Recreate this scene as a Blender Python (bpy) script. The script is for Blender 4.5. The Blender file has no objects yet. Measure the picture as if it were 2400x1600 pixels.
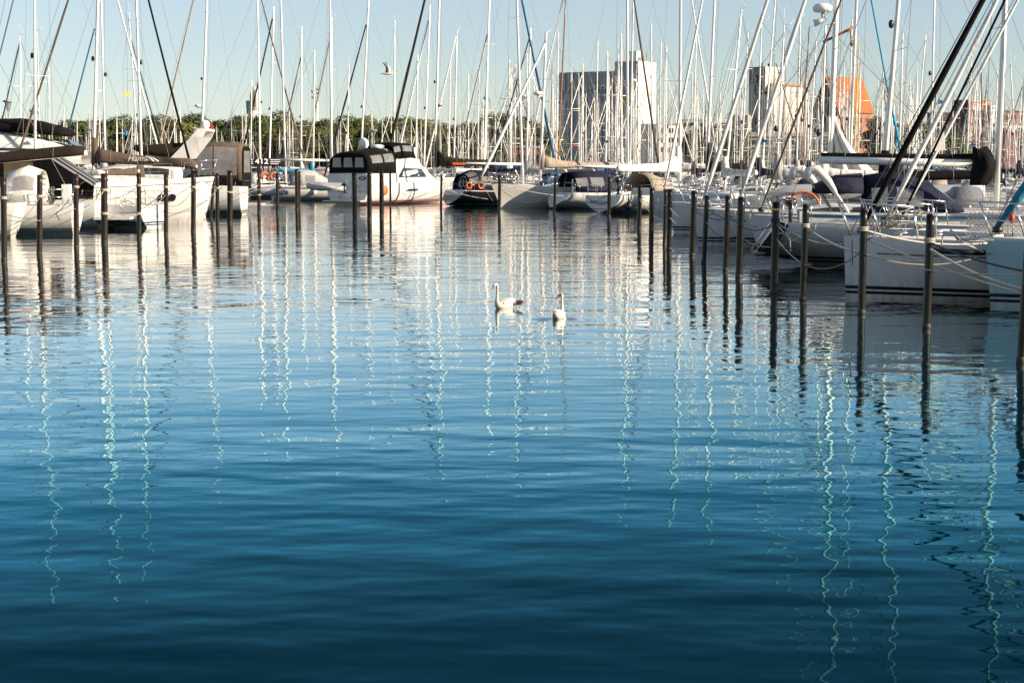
import bpy, math, random
from mathutils import Vector, Matrix
random.seed(11)
sc = bpy.context.scene
col = sc.collection
V = Vector
# ------------------------------------------------------------------ camera
CAM_H = 2.7
FPX = 4000.0
PITCH = math.atan((800 - 393) / FPX)
cd = bpy.data.cameras.new('camera')
cam = bpy.data.objects.new('camera', cd)
col.objects.link(cam)
cam.location = (0, 0, CAM_H)
cam.rotation_euler = (math.pi / 2 - PITCH, 0, 0)
cd.sensor_width = 36
cd.lens = 36 * FPX / 2400
cd.clip_start = 0.3
cd.clip_end = 6000
sc.camera = cam
# ------------------------------------------------------------------ sky, sun, exposure
SUN_EL = math.radians(22)
SUN_AZ = math.radians(108)          # clockwise from +Y
sun_dir = V((math.sin(SUN_AZ) * math.cos(SUN_EL), math.cos(SUN_AZ) * math.cos(SUN_EL), math.sin(SUN_EL)))
world = bpy.data.worlds.new('World')
sc.world = world
world.use_nodes = True
wn = world.node_tree.nodes
wl = world.node_tree.links
sky = wn.new('ShaderNodeTexSky')
sky.sky_type = 'NISHITA'
sky.sun_disc = False
sky.sun_elevation = SUN_EL
sky.sun_rotation = SUN_AZ
sky.air_density = 1.0
sky.dust_density = 0.2
sky.ozone_density = 3.0
hsv = wn.new('ShaderNodeHueSaturation')
hsv.inputs['Saturation'].default_value = 0.68
wl.new(sky.outputs[0], hsv.inputs['Color'])
tint = wn.new('ShaderNodeMixRGB')
tint.blend_type = 'MULTIPLY'
tint.inputs['Fac'].default_value = 1.0
tint.inputs['Color2'].default_value = (0.975, 1.0, 1.03, 1)
wl.new(hsv.outputs[0], tint.inputs['Color1'])
wl.new(tint.outputs[0], wn['Background'].inputs['Color'])
wn['Background'].inputs['Strength'].default_value = 0.072
sd = bpy.data.lights.new('sun', 'SUN')
sd.energy = 5.0
sd.angle = math.radians(0.5)
sd.color = (1.0, 0.84, 0.64)
sun = bpy.data.objects.new('sun', sd)
col.objects.link(sun)
sun.rotation_euler = sun_dir.to_track_quat('Z', 'Y').to_euler()
sc.view_settings.view_transform = 'Standard'
sc.view_settings.look = 'None'
sc.view_settings.gamma = 1
sc.view_settings.use_curve_mapping = False
sc.view_settings.exposure = 0.93
sc.cycles.max_bounces = 6
sc.cycles.glossy_bounces = 3
sc.cycles.diffuse_bounces = 3
sc.cycles.transparent_max_bounces = 12
sc.cycles.caustics_reflective = False
sc.cycles.caustics_refractive = False
try:
    sc.cycles.use_denoising = True
    sc.cycles.denoiser = 'OPENIMAGEDENOISE'
except Exception:
    pass

# ------------------------------------------------------------------ photo pixel -> place in the world
FW = V((0, math.cos(PITCH), -math.sin(PITCH)))
UPV = V((0, math.sin(PITCH), math.cos(PITCH)))


def ray(px, py):
    return FW + V((1, 0, 0)) * ((px - 1200) / FPX) + UPV * ((800 - py) / FPX)


def P(px, py, Y):
    d = ray(px, py)
    return V((0, 0, CAM_H)) + d * (Y / d.y)


def W(px, py, z=0.0):
    d = ray(px, py)
    return V((0, 0, CAM_H)) + d * ((z - CAM_H) / d.z)


def lerp(a, b, t):
    return a + (b - a) * t


def sstep(t):
    t = max(0.0, min(1.0, t))
    return t * t * (3 - 2 * t)


# ------------------------------------------------------------------ mesh builder
class MB:
    def __init__(s):
        s.v = []; s.f = []; s.m = []; s.s = []

    def add(s, verts, faces, mi=0, smooth=False):
        o = len(s.v)
        s.v += [tuple(p) for p in verts]
        for f in faces:
            s.f.append([i + o for i in f])
        k = len(faces)
        s.m += (list(mi) if isinstance(mi, (list, tuple)) else [mi] * k)
        s.s += [smooth] * k
        return s

    def tube(s, pts, r, n=6, mi=0, cap=True, flat=1.0, smooth=True):
        pts = [V(p) for p in pts]
        N = len(pts)
        rs = r if isinstance(r, (list, tuple)) else [r] * N
        vs = []
        t0 = (pts[1] - pts[0]).normalized()
        a = V((0, 0, 1)) if abs(t0.z) < 0.9 else V((1, 0, 0))
        u = t0.cross(a).normalized()
        for i in range(N):
            t = (pts[min(i + 1, N - 1)] - pts[max(i - 1, 0)])
            if t.length < 1e-9:
                t = t0.copy()
            t.normalize()
            u = (u - t * u.dot(t))
            if u.length < 1e-6:
                u = t.orthogonal()
            u.normalize()
            w = t.cross(u)
            for k in range(n):
                an = 2 * math.pi * k / n
                vs.append(pts[i] + u * (math.cos(an) * rs[i]) + w * (math.sin(an) * rs[i] * flat))
        fs = []
        for i in range(N - 1):
            for k in range(n):
                k2 = (k + 1) % n
                fs.append([i * n + k, i * n + k2, (i + 1) * n + k2, (i + 1) * n + k])
        s.add(vs, fs, mi, smooth)
        if cap:
            b = len(s.v) - len(vs)
            s.f.append([b + k for k in range(n)][::-1]); s.m.append(mi); s.s.append(False)
            s.f.append([b + (N - 1) * n + k for k in range(n)]); s.m.append(mi); s.s.append(False)
        return s

    def box(s, c, d, mi=0, R=None):
        c = V(c)
        hx, hy, hz = d[0] / 2, d[1] / 2, d[2] / 2
        vs = [V((x, y, z)) for x in (-hx, hx) for y in (-hy, hy) for z in (-hz, hz)]
        if R is not None:
            vs = [R @ p for p in vs]
        vs = [p + c for p in vs]
        return s.add(vs, [[0, 1, 3, 2], [4, 6, 7, 5], [0, 4, 5, 1], [2, 3, 7, 6], [0, 2, 6, 4], [1, 5, 7, 3]], mi)

    def loft(s, rings, mi=0, closed=True, cap0=False, cap1=False, smooth=True):
        n = len(rings[0])
        vs = [p for r in rings for p in r]
        fs = []
        ms = []
        for i in range(len(rings) - 1):
            for k in range(n if closed else n - 1):
                k2 = (k + 1) % n
                fs.append([i * n + k, i * n + k2, (i + 1) * n + k2, (i + 1) * n + k])
                ms.append(mi[k] if isinstance(mi, (list, tuple)) else mi)
        s.add(vs, fs, ms, smooth)
        b = len(s.v) - len(vs)
        m0 = mi[0] if isinstance(mi, (list, tuple)) else mi
        if cap0:
            s.f.append([b + k for k in range(n)][::-1]); s.m.append(m0); s.s.append(False)
        if cap1:
            s.f.append([b + (len(rings) - 1) * n + k for k in range(n)]); s.m.append(m0); s.s.append(False)
        return s

    def ell(s, c, r, n=10, m=7, mi=0, R=None):
        c = V(c)
        rings = []
        for j in range(m + 1):
            ph = math.pi * j / m
            ring = []
            for k in range(n):
                th = 2 * math.pi * k / n
                p = V((r[0] * math.sin(ph) * math.cos(th), r[1] * math.sin(ph) * math.sin(th), -r[2] * math.cos(ph)))
                ring.append(c + (R @ p if R is not None else p))
            rings.append(ring)
        return s.loft(rings, mi)

    def lathe(s, prof, c=(0, 0, 0), n=14, mi=0, smooth=True):
        c = V(c)
        rings = [[c + V((r * math.cos(2 * math.pi * k / n), r * math.sin(2 * math.pi * k / n), z)) for k in range(n)] for r, z in prof]
        return s.loft(rings, mi, smooth=smooth)

    def torus(s, c, R, r, ax='x', n=20, k=6, mi=0, a0=0, a1=2 * math.pi, M=None):
        pts = []
        full = abs(a1 - a0 - 2 * math.pi) < 1e-6
        for i in range(n + 1):
            a = a0 + (a1 - a0) * i / n
            p = {'x': V((0, math.cos(a) * R, math.sin(a) * R)), 'y': V((math.cos(a) * R, 0, math.sin(a) * R)),
                 'z': V((math.cos(a) * R, math.sin(a) * R, 0))}[ax]
            if M is not None:
                p = M @ p
            pts.append(V(c) + p)
        return s.tube(pts, r, k, mi, cap=not full)

    def plate(s, poly, th, mi=0):
        """poly: list of 3D points, extruded by th along its normal, centred"""
        poly = [V(p) for p in poly]
        nrm = (poly[1] - poly[0]).cross(poly[2] - poly[0]).normalized() * (th / 2)
        n = len(poly)
        vs = [p + nrm for p in poly] + [p - nrm for p in poly]
        fs = [list(range(n)), list(range(n, 2 * n))[::-1]]
        for k in range(n):
            k2 = (k + 1) % n
            fs.append([k, n + k, n + k2, k2])
        return s.add(vs, fs, mi)

    def mesh(s, name, mats):
        me = bpy.data.meshes.new(name)
        me.from_pydata(s.v, [], s.f)
        for m in mats:
            me.materials.append(m)
        me.polygons.foreach_set('material_index', s.m)
        me.polygons.foreach_set('use_smooth', s.s)
        me.update()
        return me

    def build(s, name, mats, parent=None, label=None):
        if not isinstance(mats, (list, tuple)):
            mats = [mats]
        o = bpy.data.objects.new(name, s.mesh(name, mats))
        col.objects.link(o)
        if parent is not None:
            o.parent = parent
        if label:
            o['label'] = label
        return o


def tag(o, label, cat, group=None):
    o['label'] = label
    o['category'] = cat
    if group:
        o['group'] = group
    return o


def thing(name, label, cat, loc=(0, 0, 0), rz=0.0, group=None):
    o = bpy.data.objects.new(name, None)
    o.empty_display_size = 0.2
    col.objects.link(o)
    o.location = loc
    o.rotation_euler = (0, 0, rz)
    return tag(o, label, cat, group)


def kind(o, k):
    o['kind'] = k
    return o


def copy_tree(o, parent=None):
    c = o.copy()
    col.objects.link(c)
    if parent is not None:
        c.parent = parent
    for ch in list(o.children):
        copy_tree(ch, c)
    return c


# ------------------------------------------------------------------ materials
def mat(name, c, rough=0.5, metal=0.0, var=0.12, scale=3.0, bump=0.0, bscale=30.0, spec=0.5, coat=0.0, c2=None, stretch=None, alpha=1.0, trans=0.0):
    m = bpy.data.materials.new(name)
    m.use_nodes = True
    nt = m.node_tree
    b = nt.nodes['Principled BSDF']
    b.inputs['Roughness'].default_value = rough
    b.inputs['Metallic'].default_value = metal
    b.inputs['Specular IOR Level'].default_value = spec
    b.inputs['Coat Weight'].default_value = coat
    b.inputs['Alpha'].default_value = alpha
    b.inputs['Transmission Weight'].default_value = trans
    tc = nt.nodes.new('ShaderNodeTexCoord')
    vec = tc.outputs['Object']
    if stretch:
        mp = nt.nodes.new('ShaderNodeMapping')
        mp.inputs['Scale'].default_value = stretch
        nt.links.new(vec, mp.inputs[0])
        vec = mp.outputs[0]
    nz = nt.nodes.new('ShaderNodeTexNoise')
    nz.inputs['Scale'].default_value = scale
    nz.inputs['Detail'].default_value = 5
    nz.inputs['Roughness'].default_value = 0.6
    nt.links.new(vec, nz.inputs['Vector'])
    rp = nt.nodes.new('ShaderNodeValToRGB')
    rp.color_ramp.elements[0].position = 0.3
    rp.color_ramp.elements[1].position = 0.7
    ca = [max(0, x * (1 - var)) for x in c]
    cb = [min(1, x * (1 + var)) for x in c] if c2 is None else list(c2)
    rp.color_ramp.elements[0].color = (*ca, 1)
    rp.color_ramp.elements[1].color = (*cb, 1)
    nt.links.new(nz.outputs['Fac'], rp.inputs[0])
    nt.links.new(rp.outputs[0], b.inputs['Base Color'])
    if bump:
        n2 = nt.nodes.new('ShaderNodeTexNoise')
        n2.inputs['Scale'].default_value = bscale
        n2.inputs['Detail'].default_value = 3
        nt.links.new(vec, n2.inputs['Vector'])
        bp = nt.nodes.new('ShaderNodeBump')
        bp.inputs['Strength'].default_value = 1.0
        bp.inputs['Distance'].default_value = bump
        nt.links.new(n2.outputs['Fac'], bp.inputs['Height'])
        nt.links.new(bp.outputs[0], b.inputs['Normal'])
    return m


M = {}
M['gel'] = mat('white_gelcoat', (0.70, 0.69, 0.66), 0.28, var=0.09, scale=0.9, c2=(0.77, 0.76, 0.73))
M['gel2'] = mat('ivory_gelcoat', (0.72, 0.69, 0.62), 0.32, var=0.06, scale=1.2)
M['gelgrey'] = mat('grey_gelcoat', (0.40, 0.41, 0.42), 0.3, var=0.06, scale=1.0)
M['gelblue'] = mat('pale_blue_gelcoat', (0.36, 0.55, 0.60), 0.28, var=0.05, scale=1.0)
M['darkhull'] = mat('dark_navy_gelcoat', (0.012, 0.016, 0.024), 0.18, var=0.2, scale=1.0)
M['deck'] = mat('deck_paint', (0.70, 0.68, 0.62), 0.55, var=0.10, scale=6, bump=0.002, bscale=90)
M['teak'] = mat('teak_planking', (0.36, 0.24, 0.14), 0.6, var=0.25, scale=3, stretch=(1, 14, 1))
M['black'] = mat('black_paint', (0.014, 0.014, 0.015), 0.35, var=0.3, scale=2)
M['anti'] = mat('black_antifouling', (0.018, 0.018, 0.019), 0.6, var=0.5, scale=3, c2=(0.035, 0.036, 0.026))
M['antiblue'] = mat('blue_antifouling', (0.012, 0.022, 0.05), 0.6, var=0.4, scale=3)
M['antigreen'] = mat('weedy_antifouling', (0.05, 0.045, 0.02), 0.7, var=0.5, scale=5, c2=(0.10, 0.085, 0.035))
M['blue'] = mat('blue_stripe', (0.02, 0.10, 0.17), 0.35, var=0.1)
M['navy'] = mat('navy_stripe', (0.015, 0.025, 0.06), 0.35, var=0.1)
M['red'] = mat('red_stripe', (0.45, 0.05, 0.02), 0.4, var=0.1)
M['grey'] = mat('grey_stripe', (0.25, 0.25, 0.25), 0.4, var=0.1)
M['alu'] = mat('white_painted_aluminium', (0.83, 0.80, 0.75), 0.30, metal=0.0, var=0.07, scale=1.5, stretch=(3, 3, 0.3))
M['alugrey'] = mat('anodised_aluminium', (0.55, 0.54, 0.52), 0.34, metal=0.35, var=0.08, scale=1.5, stretch=(3, 3, 0.3))
M['steel'] = mat('stainless_steel', (0.62, 0.62, 0.61), 0.2, metal=0.9, var=0.05)
M['wire'] = mat('rigging_wire', (0.20, 0.20, 0.20), 0.45, metal=0.3, var=0.1)
M['wood'] = mat('varnished_mast_wood', (0.22, 0.11, 0.045), 0.35, var=0.25, scale=2, stretch=(6, 6, 0.4))
M['yellow'] = mat('yellow_paint', (0.75, 0.50, 0.08), 0.4, var=0.1)
M['cv_white'] = mat('white_sailcloth', (0.76, 0.73, 0.67), 0.8, var=0.08, scale=4, bump=0.02, bscale=7, spec=0.15)
M['cv_tan'] = mat('tan_canvas', (0.34, 0.28, 0.22), 0.85, var=0.12, scale=4, bump=0.02, bscale=8, spec=0.15)
M['cv_brown'] = mat('dark_brown_canvas', (0.026, 0.018, 0.013), 0.85, var=0.2, scale=4, bump=0.025, bscale=7, spec=0.15)
M['cv_taupe'] = mat('taupe_canvas', (0.12, 0.085, 0.062), 0.85, var=0.15, scale=4, bump=0.025, bscale=7, spec=0.15)
M['cv_black'] = mat('black_canvas', (0.0055, 0.0048, 0.0045), 0.9, var=0.3, scale=4, bump=0.025, bscale=7, spec=0.15)
M['cv_navy'] = mat('navy_canvas', (0.016, 0.018, 0.036), 0.8, var=0.2, scale=4, bump=0.02, bscale=8, spec=0.15)
M['cv_slate'] = mat('slate_grey_canvas', (0.16, 0.165, 0.185), 0.8, var=0.12, scale=4, bump=0.02, bscale=8, spec=0.15)
M['cv_grey'] = mat('light_grey_canvas', (0.42, 0.42, 0.41), 0.8, var=0.08, scale=4, bump=0.02, bscale=8, spec=0.15)
M['cv_blue'] = mat('deep_blue_canvas', (0.03, 0.09, 0.20), 0.8, var=0.2, scale=4, bump=0.02, bscale=8, spec=0.15)
M['cv_teal'] = mat('teal_canvas', (0.03, 0.20, 0.30), 0.8, var=0.25, scale=6, bump=0.03, bscale=7, spec=0.15)
M['cv_cyan'] = mat('bright_blue_canvas', (0.03, 0.28, 0.45), 0.8, var=0.15, scale=4, bump=0.02, bscale=8, spec=0.15)
M['glass'] = mat('dark_window_glass', (0.018, 0.02, 0.022), 0.06, var=0.2, spec=0.9)
M['vinyl'] = mat('clear_vinyl_window', (0.30, 0.30, 0.295), 0.12, var=0.25, scale=2, spec=0.8)
M['vinyl2'] = mat('brown_tinted_window', (0.13, 0.10, 0.06), 0.08, var=0.3, scale=2, spec=0.9)
M['rubber'] = mat('black_rubber', (0.012, 0.012, 0.012), 0.4, var=0.2)
M['orange'] = mat('orange_plastic', (0.72, 0.13, 0.02), 0.5, var=0.12)
M['redp'] = mat('red_plastic', (0.55, 0.03, 0.025), 0.5, var=0.12)
M['whitep'] = mat('white_plastic', (0.76, 0.76, 0.74), 0.4, var=0.05)
M['hyp'] = mat('grey_dinghy_fabric', (0.44, 0.43, 0.42), 0.55, var=0.1, scale=5)
M['rope_l'] = mat('pale_rope', (0.50, 0.45, 0.37), 0.9, var=0.2, scale=30)
M['rope_d'] = mat('dark_rope', (0.035, 0.035, 0.04), 0.9, var=0.3, scale=30)
M['rope_g'] = mat('grey_rope', (0.22, 0.20, 0.17), 0.9, var=0.25, scale=30)
M['engine'] = mat('outboard_cowl', (0.02, 0.02, 0.022), 0.25, var=0.2)
M['textw'] = mat('white_lettering', (0.78, 0.77, 0.74), 0.6, var=0.03)
M['textd'] = mat('dark_lettering', (0.03, 0.03, 0.035), 0.6, var=0.03)

# tarred steel pile: dark brown with pale flecks and a wet foot
def pile_mat(name, c, c2, rough):
    m = mat(name, c, rough, var=0.3, scale=4, c2=c2, stretch=(1, 1, 0.25), bump=0.006, bscale=14, spec=0.3)
    nt = m.node_tree
    b = nt.nodes['Principled BSDF']
    ramp = [n for n in nt.nodes if n.type == 'VALTORGB'][0]
    tc = [n for n in nt.nodes if n.type == 'TEX_COORD'][0]
    vo = nt.nodes.new('ShaderNodeTexVoronoi')
    vo.inputs['Scale'].default_value = 9
    nt.links.new(tc.outputs['Object'], vo.inputs['Vector'])
    r2 = nt.nodes.new('ShaderNodeValToRGB')
    r2.color_ramp.elements[0].position = 0.04
    r2.color_ramp.elements[0].color = (1, 1, 1, 1)
    r2.color_ramp.elements[1].position = 0.09
    r2.color_ramp.elements[1].color = (0, 0, 0, 1)
    nt.links.new(vo.outputs['Distance'], r2.inputs[0])
    mx = nt.nodes.new('ShaderNodeMixRGB')
    mx.inputs['Color2'].default_value = (0.14, 0.11, 0.08, 1)
    nt.links.new(r2.outputs[0], mx.inputs['Fac'])
    nt.links.new(ramp.outputs[0], mx.inputs['Color1'])
    nt.links.new(mx.outputs[0], b.inputs['Base Color'])
    return m


# stains: weed and scum near the waterline, faint runs below the rail
def stain(m, col2, z0, z1, amount, streak=True):
    nt = m.node_tree
    b = nt.nodes['Principled BSDF']
    src = b.inputs['Base Color'].links[0].from_socket
    tc = [n for n in nt.nodes if n.type == 'TEX_COORD'][0]
    sp = nt.nodes.new('ShaderNodeSeparateXYZ')
    nt.links.new(tc.outputs['Object'], sp.inputs[0])
    mr = nt.nodes.new('ShaderNodeMapRange')
    mr.inputs['From Min'].default_value = z1
    mr.inputs['From Max'].default_value = z0
    nt.links.new(sp.outputs['Z'], mr.inputs['Value'])
    mp = nt.nodes.new('ShaderNodeMapping')
    mp.inputs['Scale'].default_value = (5, 5, 0.7)
    nt.links.new(tc.outputs['Object'], mp.inputs[0])
    nz = nt.nodes.new('ShaderNodeTexNoise')
    nz.inputs['Scale'].default_value = 1.6
    nz.inputs['Detail'].default_value = 5
    nt.links.new(mp.outputs[0], nz.inputs['Vector'])
    r3 = nt.nodes.new('ShaderNodeValToRGB')
    r3.color_ramp.elements[0].position = 0.42
    r3.color_ramp.elements[1].position = 0.72
    nt.links.new(nz.outputs['Fac'], r3.inputs[0])
    ad = nt.nodes.new('ShaderNodeMath')
    ad.operation = 'MULTIPLY_ADD'
    ad.inputs[1].default_value = 0.75
    ad.inputs[2].default_value = 0.25
    nt.links.new(r3.outputs[0], ad.inputs[0])
    mu = nt.nodes.new('ShaderNodeMath')
    mu.operation = 'MULTIPLY'
    nt.links.new(ad.outputs[0], mu.inputs[0])
    nt.links.new(mr.outputs[0], mu.inputs[1])
    m3 = nt.nodes.new('ShaderNodeMath')
    m3.operation = 'MULTIPLY'
    m3.inputs[1].default_value = amount
    nt.links.new(mu.outputs[0], m3.inputs[0])
    tot = m3.outputs[0]
    if streak:
        m4 = nt.nodes.new('ShaderNodeMath')
        m4.operation = 'MULTIPLY_ADD'
        m4.inputs[1].default_value = 0.10
        nt.links.new(r3.outputs[0], m4.inputs[0])
        nt.links.new(tot, m4.inputs[2])
        tot = m4.outputs[0]
    mx = nt.nodes.new('ShaderNodeMixRGB')
    mx.inputs['Color2'].default_value = (*col2, 1)
    nt.links.new(tot, mx.inputs['Fac'])
    nt.links.new(src, mx.inputs['Color1'])
    nt.links.new(mx.outputs[0], b.inputs['Base Color'])


for k_ in ('gel', 'gel2', 'gelgrey', 'gelblue'):
    stain(M[k_], (0.34, 0.29, 0.18), 0.02, 0.55, 0.75)
M['pile'] = pile_mat('tarred_pile', (0.0055, 0.004, 0.003), (0.014, 0.0085, 0.005), 0.33)
M['pile_brown'] = pile_mat('brown_tarred_pile', (0.013, 0.008, 0.005), (0.034, 0.019, 0.010), 0.36)
M['pile_rust'] = pile_mat('rusty_pile', (0.10, 0.028, 0.012), (0.20, 0.06, 0.025), 0.6)

stain(M['pile_brown'], (0.018, 0.020, 0.008), 0.0, 0.75, 0.9, streak=False)
stain(M['pile'], (0.018, 0.020, 0.008), 0.0, 0.75, 0.9, streak=False)


def see_through(m, a):
    b = m.node_tree.nodes['Principled BSDF']
    b.inputs['Alpha'].default_value = a


see_through(M['vinyl'], 0.62)

# ------------------------------------------------------------------ water
def water_material():
    m = bpy.data.materials.new('harbour_water')
    m.use_nodes = True
    nt = m.node_tree
    N = nt.nodes
    Lk = nt.links
    b = N['Principled BSDF']
    b.inputs['Base Color'].default_value = (0.002, 0.022, 0.034, 1)
    b.inputs['Roughness'].default_value = 0.015
    b.inputs['IOR'].default_value = 1.33
    geo = N.new('ShaderNodeNewGeometry')
    # patches of calmer and livelier water
    pn = N.new('ShaderNodeTexNoise')
    pn.inputs['Scale'].default_value = 0.07
    pn.inputs['Detail'].default_value = 2
    mp = N.new('ShaderNodeMapping')
    mp.inputs['Scale'].default_value = (0.5, 1.6, 1)
    Lk.new(geo.outputs['Position'], mp.inputs[0])
    Lk.new(mp.outputs[0], pn.inputs['Vector'])
    pr = N.new('ShaderNodeMapRange')
    pr.inputs['From Min'].default_value = 0.3
    pr.inputs['From Max'].default_value = 0.7
    pr.inputs['To Min'].default_value = 0.55
    pr.inputs['To Max'].default_value = 1.3
    Lk.new(pn.outputs['Fac'], pr.inputs['Value'])
    # (scale, anisotropy x, rotation, amplitude m)
    layers = [(0.36, 0.5, 0.10, 0.028), (1.5, 0.48, -0.14, 0.0140), (3.7, 0.6, 0.22, 0.0038), (9.0, 0.7, -0.3, 0.0004)]
    EPS = 0.012

    def height(off):
        ad = N.new('ShaderNodeVectorMath')
        ad.operation = 'ADD'
        ad.inputs[1].default_value = off
        Lk.new(geo.outputs['Position'], ad.inputs[0])
        tot = None
        for i, (s, ax, rot, amp) in enumerate(layers):
            mm = N.new('ShaderNodeMapping')
            mm.inputs['Rotation'].default_value = (0, 0, rot)
            mm.inputs['Scale'].default_value = (s * ax, s, s)
            mm.inputs['Location'].default_value = (i * 17.3, i * 5.1, 0)
            Lk.new(ad.outputs[0], mm.inputs[0])
            nz = N.new('ShaderNodeTexNoise')
            nz.noise_dimensions = '2D'
            nz.inputs['Scale'].default_value = 1
            nz.inputs['Detail'].default_value = 1.0
            nz.inputs['Roughness'].default_value = 0.4
            nz.inputs['Distortion'].default_value = 0.0
            Lk.new(mm.outputs[0], nz.inputs['Vector'])
            mu = N.new('ShaderNodeMath')
            mu.operation = 'MULTIPLY_ADD'
            mu.inputs[1].default_value = amp
            Lk.new(nz.outputs['Fac'], mu.inputs[0])
            if tot is None:
                mu.inputs[2].default_value = 0
            else:
                Lk.new(tot, mu.inputs[2])
            tot = mu.outputs[0]
        return tot

    h0 = height((0, 0, 0))
    hx = height((EPS, 0, 0))
    hy = height((0, EPS, 0))

    def slope(a):
        sb = N.new('ShaderNodeMath')
        sb.operation = 'SUBTRACT'
        Lk.new(h0, sb.inputs[0])
        Lk.new(a, sb.inputs[1])
        mu = N.new('ShaderNodeMath')
        mu.operation = 'MULTIPLY'
        mu.inputs[1].default_value = 1 / EPS
        Lk.new(sb.outputs[0], mu.inputs[0])
        m2 = N.new('ShaderNodeMath')
        m2.operation = 'MULTIPLY'
        Lk.new(mu.outputs[0], m2.inputs[0])
        Lk.new(pr.outputs[0], m2.inputs[1])
        return m2.outputs[0]

    cb = N.new('ShaderNodeCombineXYZ')
    Lk.new(slope(hx), cb.inputs[0])
    Lk.new(slope(hy), cb.inputs[1])
    cb.inputs[2].default_value = 1
    nm = N.new('ShaderNodeVectorMath')
    nm.operation = 'NORMALIZE'
    Lk.new(cb.outputs[0], nm.inputs[0])
    # mirror of the sky over a dark teal body; steep views reflect less (like light seen through a polariser)
    gl = N.new('ShaderNodeBsdfGlossy')
    gl.inputs['Roughness'].default_value = 0.02
    df = N.new('ShaderNodeBsdfDiffuse')
    df.inputs['Color'].default_value = (0.0, 0.014, 0.024, 1)
    fr = N.new('ShaderNodeFresnel')
    fr.inputs['IOR'].default_value = 1.33
    pw = N.new('ShaderNodeValToRGB')
    for k, (ps, vl) in enumerate(((0.02, 0.0), (0.15, 0.022), (0.20, 0.08), (0.28, 0.27), (0.40, 0.64), (0.55, 0.88), (1.0, 1.0))):
        e = pw.color_ramp.elements[k] if k < 2 else pw.color_ramp.elements.new(ps)
        e.position = ps
        e.color = (vl, vl, vl, 1)
    Lk.new(fr.outputs[0], pw.inputs[0])
    tn = N.new('ShaderNodeValToRGB')
    tn.color_ramp.elements[0].position = 0.15
    tn.color_ramp.elements[0].color = (0.22, 0.60, 0.78, 1)
    tn.color_ramp.elements[1].position = 0.62
    tn.color_ramp.elements[1].color = (1, 1, 1, 1)
    e = tn.color_ramp.elements.new(0.30)
    e.color = (0.19, 0.75, 0.97, 1)
    e = tn.color_ramp.elements.new(0.42)
    e.color = (0.50, 0.88, 1.0, 1)
    Lk.new(fr.outputs[0], tn.inputs[0])
    Lk.new(tn.outputs[0], gl.inputs['Color'])
    mxs = N.new('ShaderNodeMixShader')
    Lk.new(pw.outputs[0], mxs.inputs[0])
    Lk.new(df.outputs[0], mxs.inputs[1])
    Lk.new(gl.outputs[0], mxs.inputs[2])
    Lk.new(nm.outputs[0], gl.inputs['Normal'])
    Lk.new(nm.outputs[0], fr.inputs['Normal'])
    Lk.new(mxs.outputs[0], N['Material Output'].inputs['Surface'])
    N.remove(b)
    return m


M['water'] = water_material()
w = MB()
w.add([(-1500, -60, 0), (1500, -60, 0), (1500, 470, 0), (-1500, 470, 0)], [[0, 1, 2, 3]])
kind(w.build('water', M['water']), 'structure')
M['mud'] = mat('harbour_bed', (0.02, 0.03, 0.03), 0.9)
M['ground'] = mat('quay_ground', (0.16, 0.15, 0.13), 0.9, scale=0.3)
M['quaywall'] = mat('quay_concrete', (0.24, 0.23, 0.21), 0.85, var=0.2, scale=0.8, stretch=(1, 1, 0.3))
g = MB()
g.box((0, 470 + 1500, -0.4), (6000, 3000, 3.0), 0)
g.box((0, 469.6, -0.2), (6000, 0.8, 3.5), 1)
kind(g.build('ground', [M['ground'], M['quaywall']]), 'structure')

# ------------------------------------------------------------------ boats: pieces
def hull_sections(L, B, fb, tw=0.75, rake_bow=0.35, rake_st=0.0, draft=0.35, rise=0.0, n=18, bowp=2.3, ebow=1.3, emid=3.0, maxat=0.42, flare=0.0):
    """half sections from stern (x=-L/2) to bow; each a list of points from sheer to keel, y >= 0"""
    rows = []
    for i in range(n + 1):
        t = i / n
        if t < maxat:
            b = lerp(tw, 1.0, math.sin(t / maxat * math.pi / 2))
        else:
            q = (t - maxat) / (1 - maxat)
            b = max(0.0, 1 - q ** bowp)
        b *= B / 2
        zs = fb[1] + (fb[0] - fb[1]) * max(0, 1 - t / 0.5) ** 2 + (fb[2] - fb[1]) * max(0, (t - 0.3) / 0.7) ** 2
        kz = lerp(rise - 0.02 if rise > 0 else -draft, -draft, sstep(t / 0.35)) if rise > 0 else -draft
        e = lerp(emid, ebow, sstep((t - 0.45) / 0.55))
        if t < 0.3:
            e = lerp(emid * 0.8, emid, t / 0.3)
        zl = [zs, zs - 0.05, zs * 0.86, zs * 0.68, zs * 0.48, 0.34, 0.26, 0.19, 0.15, 0.09, -0.03, kz]
        sec = []
        for z in zl:
            z = max(z, kz)
            s = (z - kz) / (zs - kz)
            y = b * (1 - (1 - s) ** e)
            if flare:
                y *= 1 - flare * (1 - s) * sstep((t - 0.3) / 0.5)
            x = -L / 2 + t * L + rake_bow * (z / zs - 0.0) * t ** 5 + rake_st * (z / zs) * (1 - t) ** 6
            sec.append(V((x, y, z)))
        rows.append(sec)
    return rows


STRIPS = [1, 0, 0, 0, 0, 0, 2, 0, 2, 0, 3]


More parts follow.
